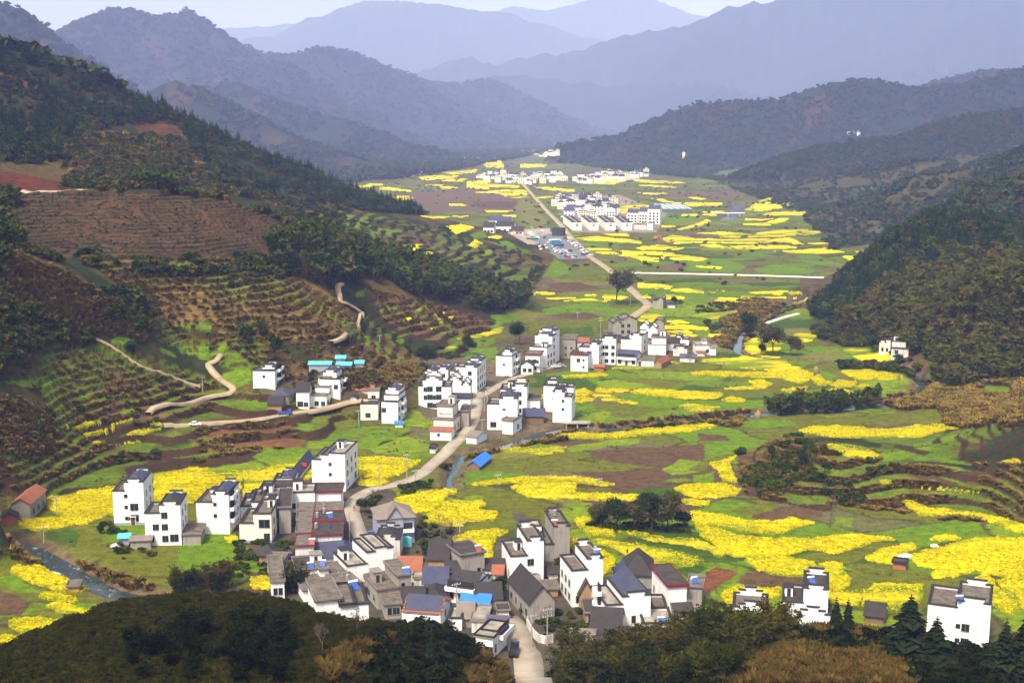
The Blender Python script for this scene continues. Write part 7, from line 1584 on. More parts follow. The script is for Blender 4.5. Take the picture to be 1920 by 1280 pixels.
def conifer_tree(label, px, py, ytop, wf=1.0, kind='fir', seed=0, group=None, layers=18, per=13):
    P, s = px_size(px, py); H = (py - ytop) / s
    rg = np.random.default_rng(2000 + seed)
    r = empty('conifer', P, rg.uniform(0, 6)); tag(r, label, 'conifer', group)
    me = p_conifer(rg, 1, layers, per)
    # split trunk and crown
    mi = np.zeros(len(me.polygons), np.int32); me.polygons.foreach_get('material_index', mi)
    V = np.zeros(len(me.vertices) * 3); me.vertices.foreach_get('co', V); V = V.reshape(-1, 3) * np.array([H * wf, H * wf, H])
    F = np.zeros(len(me.polygons) * 4, np.int32); me.polygons.foreach_get('vertices', F); F = F.reshape(-1, 4)
    for nm, k, mt in (('trunk', 1, M_BARK), ('crown', 0, MLT[kind])):
        f = F[mi == k]; u, inv = np.unique(f, return_inverse=True)
        new_obj(nm, mesh_np(nm, V[u], inv.reshape(f.shape), False), mt, r)
    return r
def bare_tree(label, px, py, ytop, wpx, seed=0, group=None):
    P, s = px_size(px, py); H = (py - ytop) / s; Wd = wpx / s
    rg = np.random.default_rng(3000 + seed)
    r = empty('bare_tree', P, rg.uniform(0, 6)); tag(r, label, 'bare tree', group)
    out, tips = grow(rg, 5, 0.6, 0.72, 3, 0.28, 0.022, 0.55)
    mx = np.abs(tips[:, :2]).max(); mz = tips[:, 2].max(); sc = np.array([Wd / 2 / mx, Wd / 2 / mx, H / mz])
    a, b = PB(), PB()
    for pts, rad, lv in out:
        q = np.array(pts) * sc
        (a if lv >= 4 else b).tube(q if lv >= 3 else q[::3], [max(x * H, 0.018) for x in (rad if lv >= 3 else rad[::3])], 4 if lv >= 3 else 3, 0)
    new_obj('trunk', a.mesh('trunk'), M_TWIG, r); new_obj('crown', b.mesh('crown'), M_TWIG, r)
broad_tree('tall lone tree with an open crown beside the valley road', 1156,570,507,66,'sparse',0.8,1,.35)
broad_tree('dark dense tree on the brown river bank, left of the larger pair', 1400,634,586,36,'dark',1.2,2)
broad_tree('largest dark tree of the river bank pair with an open crown', 1448,668,611,56,'olive',0.9,3,.3)
broad_tree('leaning smaller tree at the right of the river bank pair', 1482,667,630,44,'olive',0.8,4)
broad_tree('low round bush tree left of the river bank pair', 1425,667,646,20,'dark',1.0,5,.1)
broad_tree('round dark evergreen standing amid the near village houses', 942,1118,1080,40,'dark',1.5,6,.12)
broad_tree('round dark bush beside the main road', 682,963,936,28,'dark',1.2,7,.08)
broad_tree('dark bushy tree left of the leftmost tall house', 196,1000,979,22,'dark',1.0,8,.1)
broad_tree('round dark tree at the top of the left spur', 857,526,498,28,'dark',1.2,9,.1)
broad_tree('pale spring green tree on the hill road bend', 656,644,604,36,'lime',0.7,10,.2)
broad_tree('dark evergreen behind the river row on the slope', 800,690,652,40,'dark',1.1,11,.1)
broad_tree('dark round tree on the green terraces under the spur', 880,664,630,28,'dark',1.1,12,.1)
broad_tree('bushy bamboo like tree behind the long white house', 974,648,604,34,'dark',1.2,13,.08)
broad_tree('tree by the road fork house with a pinkish crown', 1278,576,561,14,'olive',0.7,14)
broad_tree('dark trees clump behind the road fork house', 1262,570,556,22,'dark',1,15,.1)
for i, (x, y, yt, w) in enumerate([(1126,990,948,56),(1156,993,934,62),(1190,996,942,60),(1222,998,930,70),(1254,996,922,66),(1282,992,954,46)]):
    broad_tree(['leftmost tree of the dark copse','second tree from the left in the dark copse','third tree from the left in the dark copse','fourth tree from the left in the dark copse','tallest tree of the dark copse toward its right end','rightmost low tree of the dark copse'][i], x, y, yt, w, 'olive' if i % 2 == 0 else 'dark', 1.6, 20 + i, .02, group='dark copse among the yellow terraces')
for i, (x, y, yt, w) in enumerate([(1466,866,834,16),(1508,880,852,18),(1500,862,840,12),(1546,888,866,22)]):
    broad_tree(['small dark bush tree at the left of the brown mound','dark bush tree in the middle of the brown mound','little bush tree at the top of the brown mound','rightmost dark bush tree of the brown mound'][i], x - 20 if i == 0 else x, y, yt, w, 'dark', .8, 30 + i, .1)
bare_tree('bare spreading tree on the river bank near the blue roofed shed', 872,921,884,34,1)
bare_tree('bare tree with fine twigs behind the blue edged house', 826,1018,962,52,2)
bare_tree('tall bare tree on the right terraces', 1557,987,926,30,3)
bare_tree('bare roadside tree left of the round road bush', 700,940,915,34,4)
bare_tree('small bare tree in front of the middle village right end', 1294,685,662,22,5)
bare_tree('bare tree above the dark slope at the core houses', 668,1185,1138,46,6)
bare_tree('twiggy bare tree beside the grey gabled farmhouse', 1026,1182,1128,42,7)
bare_tree('wide bare tree in front of the low black gable roof', 1180,1232,1165,80,8)
bare_tree('bare tree at the edge of the bottom lane', 1120,1250,1180,62,9)
bare_tree('bare tree between the grey tower and the low white house', 1336,1150,1098,50,10)
bare_tree('bare shrub in front of the stepped white house', 1490,1178,1140,40,11)
bare_tree('bare tree on the dark grass slope at the bottom left', 605,1228,1165,46,12)
bare_tree('thin bare tree in the middle right fields', 1685,722,700,14,13)
conifer_tree('pointed dark cypress on the hill road bend', 679,620,583,.8,'fir',1)
conifer_tree('left conifer of the pair before the stepped white house', 1566,1195,1112,.95,'pine',2)
conifer_tree('right conifer of the pair before the stepped white house', 1588,1200,1116,1.05,'pine',3)
conifer_tree('large dark pine in front of the tall streaked house', 1702,1250,1106,1.9,'pine',4, layers=22, per=17)
conifer_tree('second dark pine leaning toward the tall streaked house', 1752,1262,1146,1.8,'pine',5)
conifer_tree('dark pine right of the tall streaked house', 1880,1290,1150,1.3,'pine',6)
conifer_tree('dark pine at the right edge of the frame', 1915,1290,1138,1.3,'pine',7)
conifer_tree('low dark conifer right of the tall streaked house', 1852,1290,1200,1.4,'pine',8)
conifer_tree('slim dark conifer on the shaded slope above the bottom lane', 810,1250,1172,1.1,'pine',9)
conifer_tree('lone conifer on the far spur end', 758,402,384,1.0,'fir',10)
conifer_tree('lone small conifer in the far fields', 1328,425,413,1.2,'fir',11)
crest = [(-8,98),(14,104),(28,104),(44,108),(66,112),(78,114),(98,126),(112,131),(128,140),(150,148),(172,155),(196,162),(214,168),(236,176),(252,180),(268,188),(284,196),(300,204),(316,212),(332,220),(348,228),(364,236),(380,244),(396,252),(412,260),(428,268),(444,276),(462,284),(480,292),(498,300),(516,308),(536,316),(556,324),(578,334),(600,344)]
c0 = None
for i, (x, y) in enumerate(crest):
    P, s = px_size(x, y + 9)
    if P[1] > 1400: continue
    if i < 4 or c0 is None:
        c = conifer_tree('conifer standing on the crest of the upper left ridge', x, y + 9, y - 14, 1.1, 'fir', 50 + i, 'conifers along the left ridge crest', 11, 9)
        c0 = c0 or c
    else:
        c = c0.copy(); COL.objects.link(c); c.location = P; c.rotation_euler = (0, 0, i * 1.7); k = 0.8 + 0.45 * ((i * 37) % 11) / 11; c.scale = (k, k, k)
        for ch in c0.children:
            q = ch.copy(); COL.objects.link(q); q.parent = c
S1('bamboo_grove', 'bamboo', [[(1415,772),(1500,764),(1600,760),(1660,746),(1640,764),(1560,775),(1430,780)]], 75, 6.5, 9.5, 'dark bamboo grove lining the stream in mid valley', 'bamboo grove', 1.0, seed=60, nogreen=False)
S1('bamboo_grove', 'near_bamboo', [[(325,1098),(430,1098),(420,1110),(330,1112)],[(545,1100),(560,1085),(572,1120),(550,1125)]], 16, 5, 8, 'bamboo rising behind the shaded slope near the stream', 'bamboo grove', 1.0, seed=61, nogreen=False)
S1('garden_shrubs', 'bush', [[(440,1010),(560,1020),(560,1080),(520,1120),(440,1090)],[(780,970),(860,1000),(850,1060),(780,1040)],[(1040,1050),(1075,1060),(1080,1100),(1045,1090)],[(940,1140),(1100,1150),(1120,1200),(1040,1230),(1000,1200)],[(200,985),(240,1000),(300,1040),(220,1050)],[(680,925),(720,920),(700,990),(660,980)],[(1330,1120),(1380,1110),(1370,1160),(1330,1170)]], 240, 0.9, 2.4, 'garden shrubs between the near village houses', 'shrubs', 1.2, seed=62, nogreen=False)
S1('dark_scrub', 'bush', [[(1095,980),(1300,985),(1290,1000),(1110,1002)]], 60, 0.9, 2.4, 'undergrowth at the foot of the dark copse', 'scrub', 1.2, seed=63, nogreen=False)

# ================================================================== ROOF EQUIPMENT
def roof_point(px, py):
    o = np.array([0, 0, CAM_H]); dr = np.array([(px - 960) / FPX, CT - (py - 640) / FPX * ST, -kk(py)])
    best = None
    for H in HOUSES:
        c, s_ = math.cos(H['psi']), math.sin(H['psi'])
        for a, b, cc, e, z0, z1, rf in H['bl']:
            z = H['C'][2] + z1 * H['h'] - (0.54 if rf in ('f', 'S', 's') else -0.2)
            t = (z - CAM_H) / dr[2]
            if t <= 0: continue
            q = o + dr * t; d = q - H['C']; lx, ly = d[0] * c + d[1] * s_, -d[0] * s_ + d[1] * c
            if a * H['w'] - .2 <= lx <= b * H['w'] + .2 and cc * H['d'] - .2 <= ly <= e * H['d'] + .2 and rf not in ('p', 'h', 'g', 'G'):
                if best is None or t < best[0]: best = (t, q, H['psi'])
    return best
M_PANEL = simple('solar_collector_tubes', (0.045, 0.12, 0.42), 0.25, 0.2, 2.0)
M_PANELR = simple('red_collector', (0.30, 0.06, 0.06), 0.4, 0.2, 2.0)
M_WHITE = simple('white_enamel', (0.8, 0.8, 0.8), 0.4, 0.06)
def heater_mesh(red):
    pn = MB(); pn.add([(-0.85, -0.9, 0.15), (0.85, -0.9, 0.15), (0.85, 0.45, 1.35), (-0.85, 0.45, 1.35), (-0.85, -0.84, 0.08), (0.85, -0.84, 0.08), (0.85, 0.51, 1.28), (-0.85, 0.51, 1.28)], [(0, 1, 2, 3), (7, 6, 5, 4), (0, 4, 5, 1), (1, 5, 6, 2), (2, 6, 7, 3), (3, 7, 4, 0)])
    tk = MB().bar((-1.0, 0.6, 1.5), (1.0, 0.6, 1.5), 0.26, 10)
    fr = MB()
    for x in (-0.8, 0.8): fr.bar((x, 0.65, 0), (x, 0.62, 1.4), 0.03, 4); fr.bar((x, -0.9, 0), (x, -0.88, 0.16), 0.03, 4)
    ms = []
    for m_, mt, nm in ((pn, M_PANELR if red else M_PANEL, 'collector'), (tk, M_WHITE, 'tank'), (fr, M_STEEL, 'stand')):
        me = m_.mesh(nm); me.materials.append(mt); ms.append((nm, me))
    return ms
HM = {0: heater_mesh(False), 1: heater_mesh(True)}
for px, py, red, where in [(619,970,0,'on the red edged dark terrace roof'),(585,1020,1,'on the flat roof bottom of the left column'),(583,1064,0,'on the dark roof left of the long blue gable'),(664,1104,0,'on the flat white house in the core'),(762,1074,0,'on the grey two level house'),(897,1032,1,'on the curved grey house'),(1040,984,1,'on the grey cement tower'),(1120,1040,0,'on the tower house with windowed left face'),(1154,1110,0,'on the low wing of the largest white house'),(1303,1092,0,'on the grey tower at the village edge'),(1240,1168,0,'on the flat store right of the largest house'),(1522,1092,0,'on the stepped white house amid conifers'),(1800,1128,0,'on the tall streaked house'),(838,770,0,'on the lettered house by the road'),(605,1060,0,'near the long blue gable'),(1098,664,0,'on the red eaved white house')]:
    rp = roof_point(px, py)
    if rp is None: continue
    r = empty('solar_heater', tuple(rp[1]), 0.35 + (px % 5) * 0.12 - 0.3)
    tag(r, ('red' if red else 'blue') + ' solar water heater ' + where, 'solar heater', 'solar heaters on roofs')
    r.scale = (.8, .8, .8)
    for nm, me in HM[red]: link(bpy.data.objects.new(nm, me), r)
tb = MB(); tb.bar((0, 0, 0.35), (0, 0, 1.75), 0.42, 12); tb.bar((0, 0, 1.752), (0, 0, 1.95), 0.42, 12, 0.08)
tbm = tb.mesh('drum'); tbm.materials.append(M_STEEL)
tl = MB(); [tl.bar((x, y, 0), (x, y, 0.36), 0.035, 4) for x in (-.25, .25) for y in (-.25, .25)]; tlm = tl.mesh('stand'); tlm.materials.append(M_STEEL)
for k, (px, py, where) in enumerate([(608,950,'on the uppermost grey terrace roof'),(608,964,'beside the blue heater on the terrace roofs'),(595,972,'on the left corner of the upper red edged roof'),(593,992,'on the lower red edged roof'),(594,1014,'on the left column roof beside the pyramid roof'),(652,1090,'on the large white core house'),(905,1030,'on the curved grey house'),(1040,968,'at the back of the grey cement tower'),(1116,1038,'beside the heater of the windowed tower house'),(1296,1098,'on the grey tower at the village edge'),(758,1078,'on the grey two level house in the core'),(620,858,'on the tallest corner house'),(1060,722,'on the right twin tower'),(603,700,'on the tallest hamlet house'),(855,690,'on the river row roofs')]):
    rp = roof_point(px, py)
    if rp is None: continue
    r = empty('water_tank', tuple(rp[1]), 0); tag(r, 'steel water tank ' + where, 'water tank', 'steel water tanks on roofs')
    for nm, me in (('drum', tbm), ('stand', tlm)): link(bpy.data.objects.new(nm, me), r)

# ================================================================== POLES, VEHICLES, SMALL THINGS
M_POLE = simple('concrete_pole', (0.36, 0.34, 0.32), 0.9, 0.15, 2.0)
def pole(label, px, py, ytop, arms=1):
    P, s = px_size(px, py); H = (py - ytop) / s
    r = empty('power_pole', P, 0.5); tag(r, label, 'power pole', 'power poles of the valley')
    MB().bar((0, 0, -0.5), (0, 0, H), 0.17, 8, 0.11).build('post', M_POLE, r)
    for k in range(arms):
        z = H - 0.5 - 1.5 * k; a = MB().box(-1.1, 1.1, -0.05, 0.05, z, z + 0.1).build('crossarm', M_STEEL, r)
        for x in (-1.0, -0.35, 0.35, 1.0): MB().bar((x, 0, z + 0.102), (x, 0, z + 0.36), 0.07, 6).build('insulator', M_WHITE, a)
for a in [('power pole with two crossarms beside the white garden wall',1026,1212,1138,2),('thin power pole in the bottom lane',997,1214,1150,1),('power pole on the main road below the corner house',656,1022,958,1),('taller of two poles in the yellow field by the main road',763,900,850,2),('left pole of two in the yellow field by the main road',711,914,870,1),('pole in front of the white house with black tiled roof',856,1140,1092,2),('pole left of the leftmost tall house beside the pond field',83,1020,988,1),('pole before the red roofed farmhouse',107,965,932,1),('pole at the tall hamlet house',673,800,768,1),('pole beside the lone valley tree',1182,572,552,1),('pole behind the four storey white house',1126,640,594,2),('pole on the left terraces by the road bend',380,735,706,1),('pole beside the hill road below the pale green tree',712,642,628,1),('pole by the river road in the middle village',908,772,734,2),('second pole by the river road in the middle village',914,758,724,1),('pole on the arched rapeseed strip',933,906,888,1),('pole right of the square rapeseed plot',1123,912,896,1),('pole in the fields left of the lone tree',1083,600,585,1),('pole at the lane to the middle village',1017,698,668,1),('pole on the main road bend',779,912,880,1),('pole on the stepped rapeseed field',862,1000,978,1),('pole near the twin tower bridge',904,812,785,1)]:
    pole(*a)
M_TYRE = simple('tyre_rubber', (0.02, 0.02, 0.02), 0.9, 0.1)
def car_paint(name, c):
    m, nt, N, L, b = mat_new(name); b.inputs['Base Color'].default_value = (*c, 1); b.inputs['Roughness'].default_value = 0.25; b.inputs['Coat Weight'].default_value = 0.4
    return m
PAINT = {k: car_paint(k + '_car_paint', c) for k, c in {'white': (0.8, 0.8, 0.8), 'silver': (0.45, 0.46, 0.48), 'black': (0.025, 0.025, 0.03), 'blue': (0.03, 0.10, 0.35), 'red': (0.40, 0.03, 0.03), 'purple': (0.10, 0.03, 0.10), 'teal': (0.05, 0.30, 0.38)}.items()}
SEC = [(-2.1, 0.35), (-2.15, 0.75), (-1.95, 0.95), (-1.55, 1.0), (-1.05, 1.42), (0.35, 1.45), (1.0, 1.02), (1.9, 0.88), (2.15, 0.62), (2.1, 0.35)]
def car(label, px, py, rz, paint, scale=1.0):
    P, s = px_size(px, py); r = empty('parked_car', (P[0], P[1], P[2] + 0.12), rz); tag(r, label, 'car'); r.scale = (scale,) * 3
    MB().prism([(x, z) for x, z in SEC][::-1], 'y', -0.85, 0.85).build('body', PAINT[paint], r)
    for y in (-0.853, 0.853): MB().prism([(-1.42, 1.02), (0.9, 1.02), (0.33, 1.36), (-1.0, 1.36)], 'y', y - 0.004, y + 0.004).build('side_window', M_GLASS, r)
    MB().add([(0.98, -0.72, 1.045), (0.98, 0.72, 1.045), (0.42, 0.65, 1.425), (0.42, -0.65, 1.425)], [(0, 1, 2, 3)]).build('windscreen', M_GLASS, r)
    MB().add([(-1.56, -0.72, 1.02), (-1.56, 0.72, 1.02), (-1.12, 0.65, 1.395), (-1.12, -0.65, 1.395)], [(3, 2, 1, 0)]).build('rear_window', M_GLASS, r)
    for x in (-1.3, 1.3):
        for y in (-0.8, 0.8): w_ = MB().bar((x, y - 0.1, 0.32), (x, y + 0.1, 0.32), 0.32, 12).build('wheel', M_TYRE, r); MB().bar((x, y - 0.115, 0.32), (x, y + 0.115, 0.32), 0.17, 8).build('rim', M_STEEL, w_)
    for y in (-0.6, 0.6): MB().box(2.10, 2.17, y - 0.16, y + 0.16, 0.62, 0.74).build('headlight', M_WHITE, r)
car('white car parked on the lane across the left terraces', 366, 798, 0.05, 'white')
car('dark purple car parked beside the tan hut', 545, 1048, 0.3, 'purple')
car('white car parked by the lane below the grey house', 1042, 690, 0.4, 'white')
car('silver car parked behind the white one by the lane', 1050, 688, 0.4, 'silver')
def truck(label, px, py, rz, paint):
    P, s = px_size(px, py); r = empty('small_truck', (P[0], P[1], P[2] + 0.15), rz); tag(r, label, 'truck')
    cb = MB(); cb.prism([(1.2, 0.5), (2.6, 0.5), (2.65, 1.2), (2.3, 2.0), (1.2, 2.05)], 'y', -0.85, 0.85); c = cb.build('cab', PAINT[paint], r)
    MB().add([(2.655, -0.7, 1.24), (2.655, 0.7, 1.24), (2.33, 0.66, 1.94), (2.33, -0.66, 1.94)], [(0, 1, 2, 3)]).build('windscreen', M_GLASS, c)
    b = MB(); b.box(-2.6, 1.1, -0.9, 0.9, 0.7, 0.82); b.box(-2.6, 1.1, -0.9, -0.82, 0.822, 1.3); b.box(-2.6, 1.1, 0.82, 0.9, 0.822, 1.3); b.box(-2.6, -2.52, -0.82, 0.82, 0.822, 1.3); b.build('cargo_bed', PAINT[paint], r)
    for x in (-1.7, 1.8):
        for y in (-0.75, 0.75): MB().bar((x, y - 0.12, 0.36), (x, y + 0.12, 0.36), 0.36, 12).build('wheel', M_TYRE, r)
truck('small dark truck parked on the bottom lane', 964, 1228, 1.45, 'black')
truck('small blue truck parked beside the main road', 696, 1015, 1.7, 'blue')
truck('small blue truck on the lane at the hamlet', 534, 779, 0.15, 'blue')
# white garden wall along the lane
gw = MB(); pw = [hit(x, y) for x, y in ((988,1175),(994,1186),(1001,1196),(1010,1204),(1022,1207),(1037,1206))]
for p, q in zip(pw[:-1], pw[1:]):
    a, b = Vector((p[0], p[1], 0)), Vector((q[0], q[1], 0)); n = (b - a).normalized().cross(Vector((0, 0, 1))) * 0.12
    gw.add([(*(a + n).xy, -0.5), (*(b + n).xy, -0.5), (*(b - n).xy, -0.5), (*(a - n).xy, -0.5), (*(a + n).xy, 1.9), (*(b + n).xy, 1.9), (*(b - n).xy, 1.9), (*(a - n).xy, 1.9)], [(0, 3, 2, 1), (4, 5, 6, 7), (0, 1, 5, 4), (1, 2, 6, 5), (2, 3, 7, 6), (3, 0, 4, 7)])
g = gw.build('garden_wall', W['o']); tag(g, 'curved whitewashed garden wall along the bottom lane', 'wall')
# lettering on the roadside house (illegible red characters, as strokes)
u = MB(); rr = random.Random(3); hw = hK5['w']; y_ = 0.25 * hK5['d'] - 0.05; z_ = hK5['h'] * 0.55 + 1.1
for c in range(6):
    x_ = hw * 0.08 + hw * 0.77 * (0.12 + 0.13 * c); sz = 0.75 if c in (0, 5) else 0.5
    for k in range(3): u.box(x_, x_ + sz, y_ - 0.02, y_, z_ + k * sz * 0.45, z_ + k * sz * 0.45 + 0.09)
    u.box(x_ + sz * rr.uniform(.2, .4), x_ + sz * .55, y_ - 0.03, y_ - 0.022, z_, z_ + sz)
u.build('red_lettering', simple('red_paint', (0.6, 0.03, 0.03), 0.6, 0.1), hK5['r'])
# flag on the hall
P, s = px_size(566, 893); r = empty('flag', (P[0], P[1], P[2])); tag(r, 'red flag on a pole above the blue roofed hall', 'flag')
MB().bar((0, 0, 0), (0, 0, 4.4), 0.05, 6).build('pole', M_STEEL, r)
fl = MB(); n = 6
for i in range(n): fl.add([(0.02 + i * 0.26, 0.12 * math.sin(i), 3.2), (0.02 + (i + 1) * 0.26, 0.12 * math.sin(i + 1), 3.2), (0.02 + (i + 1) * 0.26, 0.12 * math.sin(i + 1) + 0.05, 4.35), (0.02 + i * 0.26, 0.12 * math.sin(i) + 0.05, 4.35)], [(0, 1, 2, 3)])
fl.build('cloth', simple('red_cloth', (0.65, 0.03, 0.02), 0.8, 0.1), r)
# awning, plastic covers, rubble, straw stacks
def box_thing(name, label, cat, px, py, size, mat, rz=0.0, lift=0.0):
    P, s = px_size(px, py)
    m_ = MB(); a, b, c = size; m_.prism([(-a / 2, 0), (a / 2, 0), (a * 0.46, c * 0.8), (a * 0.15, c), (-a * 0.2, c * 0.95), (-a * 0.45, c * 0.7)], 'y', -b / 2, b / 2)
    o = m_.build(name, mat); o.location = (P[0], P[1], P[2] + lift); o.rotation_euler = (0, 0, rz); tag(o, label, cat); return o
M_SHEET = simple('white_plastic', (0.75, 0.74, 0.76), 0.4, 0.1)
box_thing('plastic_cover', 'crumpled white plastic cover beside the huge right rapeseed field', 'plastic cover', 1697, 1046, (3.6, 2.0, 0.9), M_SHEET, 0.5)
box_thing('plastic_cover', 'small white plastic cover behind the huge right rapeseed field', 'plastic cover', 1752, 1024, (1.8, 1.2, 0.5), M_SHEET, 0.2)
box_thing('plastic_cover', 'white plastic sheet tunnel on the bank right of the grove', 'plastic cover', 1607, 687, (5, 2.5, 1.4), M_SHEET, 0.1)
box_thing('rubble_heap', 'pale rubble heap beside the plank shed', 'rubble', 217, 1026, (2.2, 1.5, 0.7), M_SHEET, 0.7)
box_thing('awning', 'teal sheet awning on the side of the blue edged house', 'awning', 762, 1024, (3.0, 1.6, 2.6), TL['q'], 0.0)
def straw(label, px, py, h):
    P, s = px_size(px, py); p = PB(); r_ = h * 0.42
    prof = [(r_ * .75, 0), (r_, h * .35), (r_ * .9, h * .6), (r_ * .45, h * .82), (.08, h), (.05, h * 1.2)]
    V = [(math.cos(i * math.pi / 6) * q * (1 + .05 * ((i * 7) % 3)), math.sin(i * math.pi / 6) * q, z) for q, z in prof for i in range(12)]
    F = [(k * 12 + i, k * 12 + (i + 1) % 12, (k + 1) * 12 + (i + 1) % 12, (k + 1) * 12 + i) for k in range(5) for i in range(12)]
    o = new_obj('straw_stack', mesh_np('straw_stack', V, F, False), simple('straw', (0.30, 0.20, 0.10), 0.95, 0.3, 2.0)); o.location = P; tag(o, label, 'straw stack')
straw('conical straw stack in the green field of mid valley', 1530, 699, 3.0)
straw('conical straw stack at the stream end of the bamboo grove', 1421, 785, 3.2)
# river platform
P, s = px_size(1082, 797); r = empty('river_platform', (P[0], P[1], 0)); tag(r, 'concrete platform on stilts over the river by the twin towers', 'platform')
MB().box(-5, 5, -2.2, 2.2, 0.35, 0.6).build('deck', W['g'], r)
for x in (-4, 0, 4): MB().box(x - .25, x + .25, -1.9, -1.4, -2.6, 0.348).build('pillar', W['g'], r)
# footbridge far right
P, s = px_size(1365, 406); r = empty('footbridge', (P[0], P[1], 0)); tag(r, 'pale footbridge over the distant brook', 'bridge')
MB().box(-20, 20, -2, 2, 1.9, 2.6).build('deck', W['w'], r)
for x in (-14, 0, 14): MB().box(x - 1, x + 1, -1.6, 1.6, -3, 1.898).build('pier', W['g'], r)

# ---- people (tiny figures)
def person(label, px, py, rz, top, leg, pose=0.12):
    P, s = px_size(px, py); r = empty('person', P, rz); tag(r, label, 'person')
    vs = [(0, 0, .95), (0, 0, 1.2), (0, 0, 1.42), (0, 0, 1.53), (0, .01, 1.64), (0, .01, 1.76), (.18, 0, 1.40), (.25, .05, 1.12), (.22, .12 + pose, .88), (-.18, 0, 1.40), (-.25, -.02, 1.12), (-.22, .10, .86), (.09, 0, .90), (.11, pose, .50), (.11, pose * .3, .06), (.11, pose * .3 + .14, .03), (-.09, 0, .90), (-.11, -pose * .5, .50), (-.11, -pose, .06), (-.11, -pose + .14, .03)]
    es = [(0, 1), (1, 2), (2, 3), (3, 4), (4, 5), (2, 6), (6, 7), (7, 8), (2, 9), (9, 10), (10, 11), (0, 12), (12, 13), (13, 14), (14, 15), (0, 16), (16, 17), (17, 18), (18, 19)]
    rd = [.15, .15, .13, .055, .10, .07, .07, .05, .035, .07, .05, .035, .09, .065, .045, .04, .09, .065, .045, .04]
    me = bpy.data.meshes.new('body'); me.from_pydata(vs, es, []); o = new_obj('body', me, simple('clothes', top, 0.9, 0.15), r)
    sk = o.modifiers.new('skin', 'SKIN')
    for v, q in zip(me.skin_vertices[0].data, rd): v.radius = (q, q * .8)
    me.skin_vertices[0].data[0].use_root = True
    o.modifiers.new('sub', 'SUBSURF').levels = 1
    hm = PB(); V = [(math.cos(a) * .105 * math.cos(b), math.sin(a) * .105 * math.cos(b) + .01, 1.70 + .12 * math.sin(b)) for b in np.linspace(-.2, 1.5, 5) for a in np.linspace(0, 2 * math.pi, 8, endpoint=False)]
    new_obj('hair', mesh_np('hair', V, [(k * 8 + i, k * 8 + (i + 1) % 8, (k + 1) * 8 + (i + 1) % 8, (k + 1) * 8 + i) for k in range(4) for i in range(8)], True), simple('black_hair', (.02, .017, .015), .7, .1), r)
person('person in dark clothes standing on the path of the lower rapeseed terrace', 1176, 1042, 0.4, (.025, .025, .03), (.02, .02, .03))
person('person in red walking down the main road', 664, 960, 2.8, (.55, .05, .03), (.05, .05, .08), .2)
person('person in white walking on the lane to the middle village', 998, 704, 1.2, (.7, .7, .7), (.05, .05, .08), .2)

# ================================================================== CAR PARK AND MARKET
def drape(poly, dz):
    ii, jj = np.nonzero(inpoly(CX, CY, poly) & CVIS); vid = -np.ones((NY, NU), np.int64)
    for a in (0, 1):
        for b in (0, 1): vid[ii + a, jj + b] = 0
    vi, vj = np.nonzero(vid == 0); vid[vi, vj] = np.arange(len(vi))
    return mesh_np('sheet', np.stack([GX[vi, vj], GY[vi, vj], Z[vi, vj] + dz], 1), np.stack([vid[ii, jj], vid[ii, jj + 1], vid[ii + 1, jj + 1], vid[ii + 1, jj]], 1), True)
me = drape(((1002,446),(1030,437),(1058,441),(1074,452),(1112,485),(1050,487),(1032,474),(1018,458)), 0.12); tag(new_obj('car_park', me, M_ASPH), 'grey asphalt car park beside the valley town', 'car park', kind='structure')
me = drape(((950,436),(985,430),(1030,428),(1034,438),(1004,446),(1018,460),(990,458),(965,444)), 0.09); tag(new_obj('market_square', me, M_ROAD), 'pale market square left of the car park', 'square', kind='structure')
carm = {}
for k in ('white', 'silver', 'black', 'blue', 'red', 'teal'):
    b = MB(); b.prism([(x, z) for x, z in SEC][::-1], 'y', -0.85, 0.85, 0); b.prism([(-1.42, 1.02), (0.9, 1.02), (0.33, 1.36), (-1.0, 1.36)], 'y', -0.86, 0.86, 1)
    for x in (-1.3, 1.3): b.bar((x, -0.87, 0.32), (x, 0.87, 0.32), 0.32, 8, m=2)
    me = b.mesh('parked_car'); [me.materials.append(q) for q in (PAINT[k], M_GLASS, M_TYRE)]; carm[k] = me
cr = random.Random(5)
def parked(px, py, rz, zup=0.14):
    X, Y, _ = hit(px, py); k = cr.choices(['white', 'silver', 'black', 'blue', 'red'], [5, 3, 2, 1, 1])[0]
    o = bpy.data.objects.new('parked_car', carm[k]); link(o); o.location = (X, Y, float(z_at(X, Y)) + zup); o.rotation_euler = (0, 0, rz + cr.uniform(-.05, .05))
    tag(o, k + ' car parked in the rows of the valley car park', 'car', 'cars in the valley car park')
for (x0, y0), (x1, y1), n in (((1060,447),(1101,478),22),((1066,447),(1108,479),22),((1038,466),(1066,484),13),((1045,466),(1073,484),13),((1056,468),(1080,484),10),((1030,456),(1046,450),5)):
    for i in range(n):
        if cr.random() < 0.1: continue
        f = i / (n - 1); parked(x0 + f * (x1 - x0), y0 + f * (y1 - y0), 0.25)
for i in range(9): parked(1010 + i * 4.5 - (i % 3) * 2, 459 + (i % 3) * 4 + i * .8, 1.2)
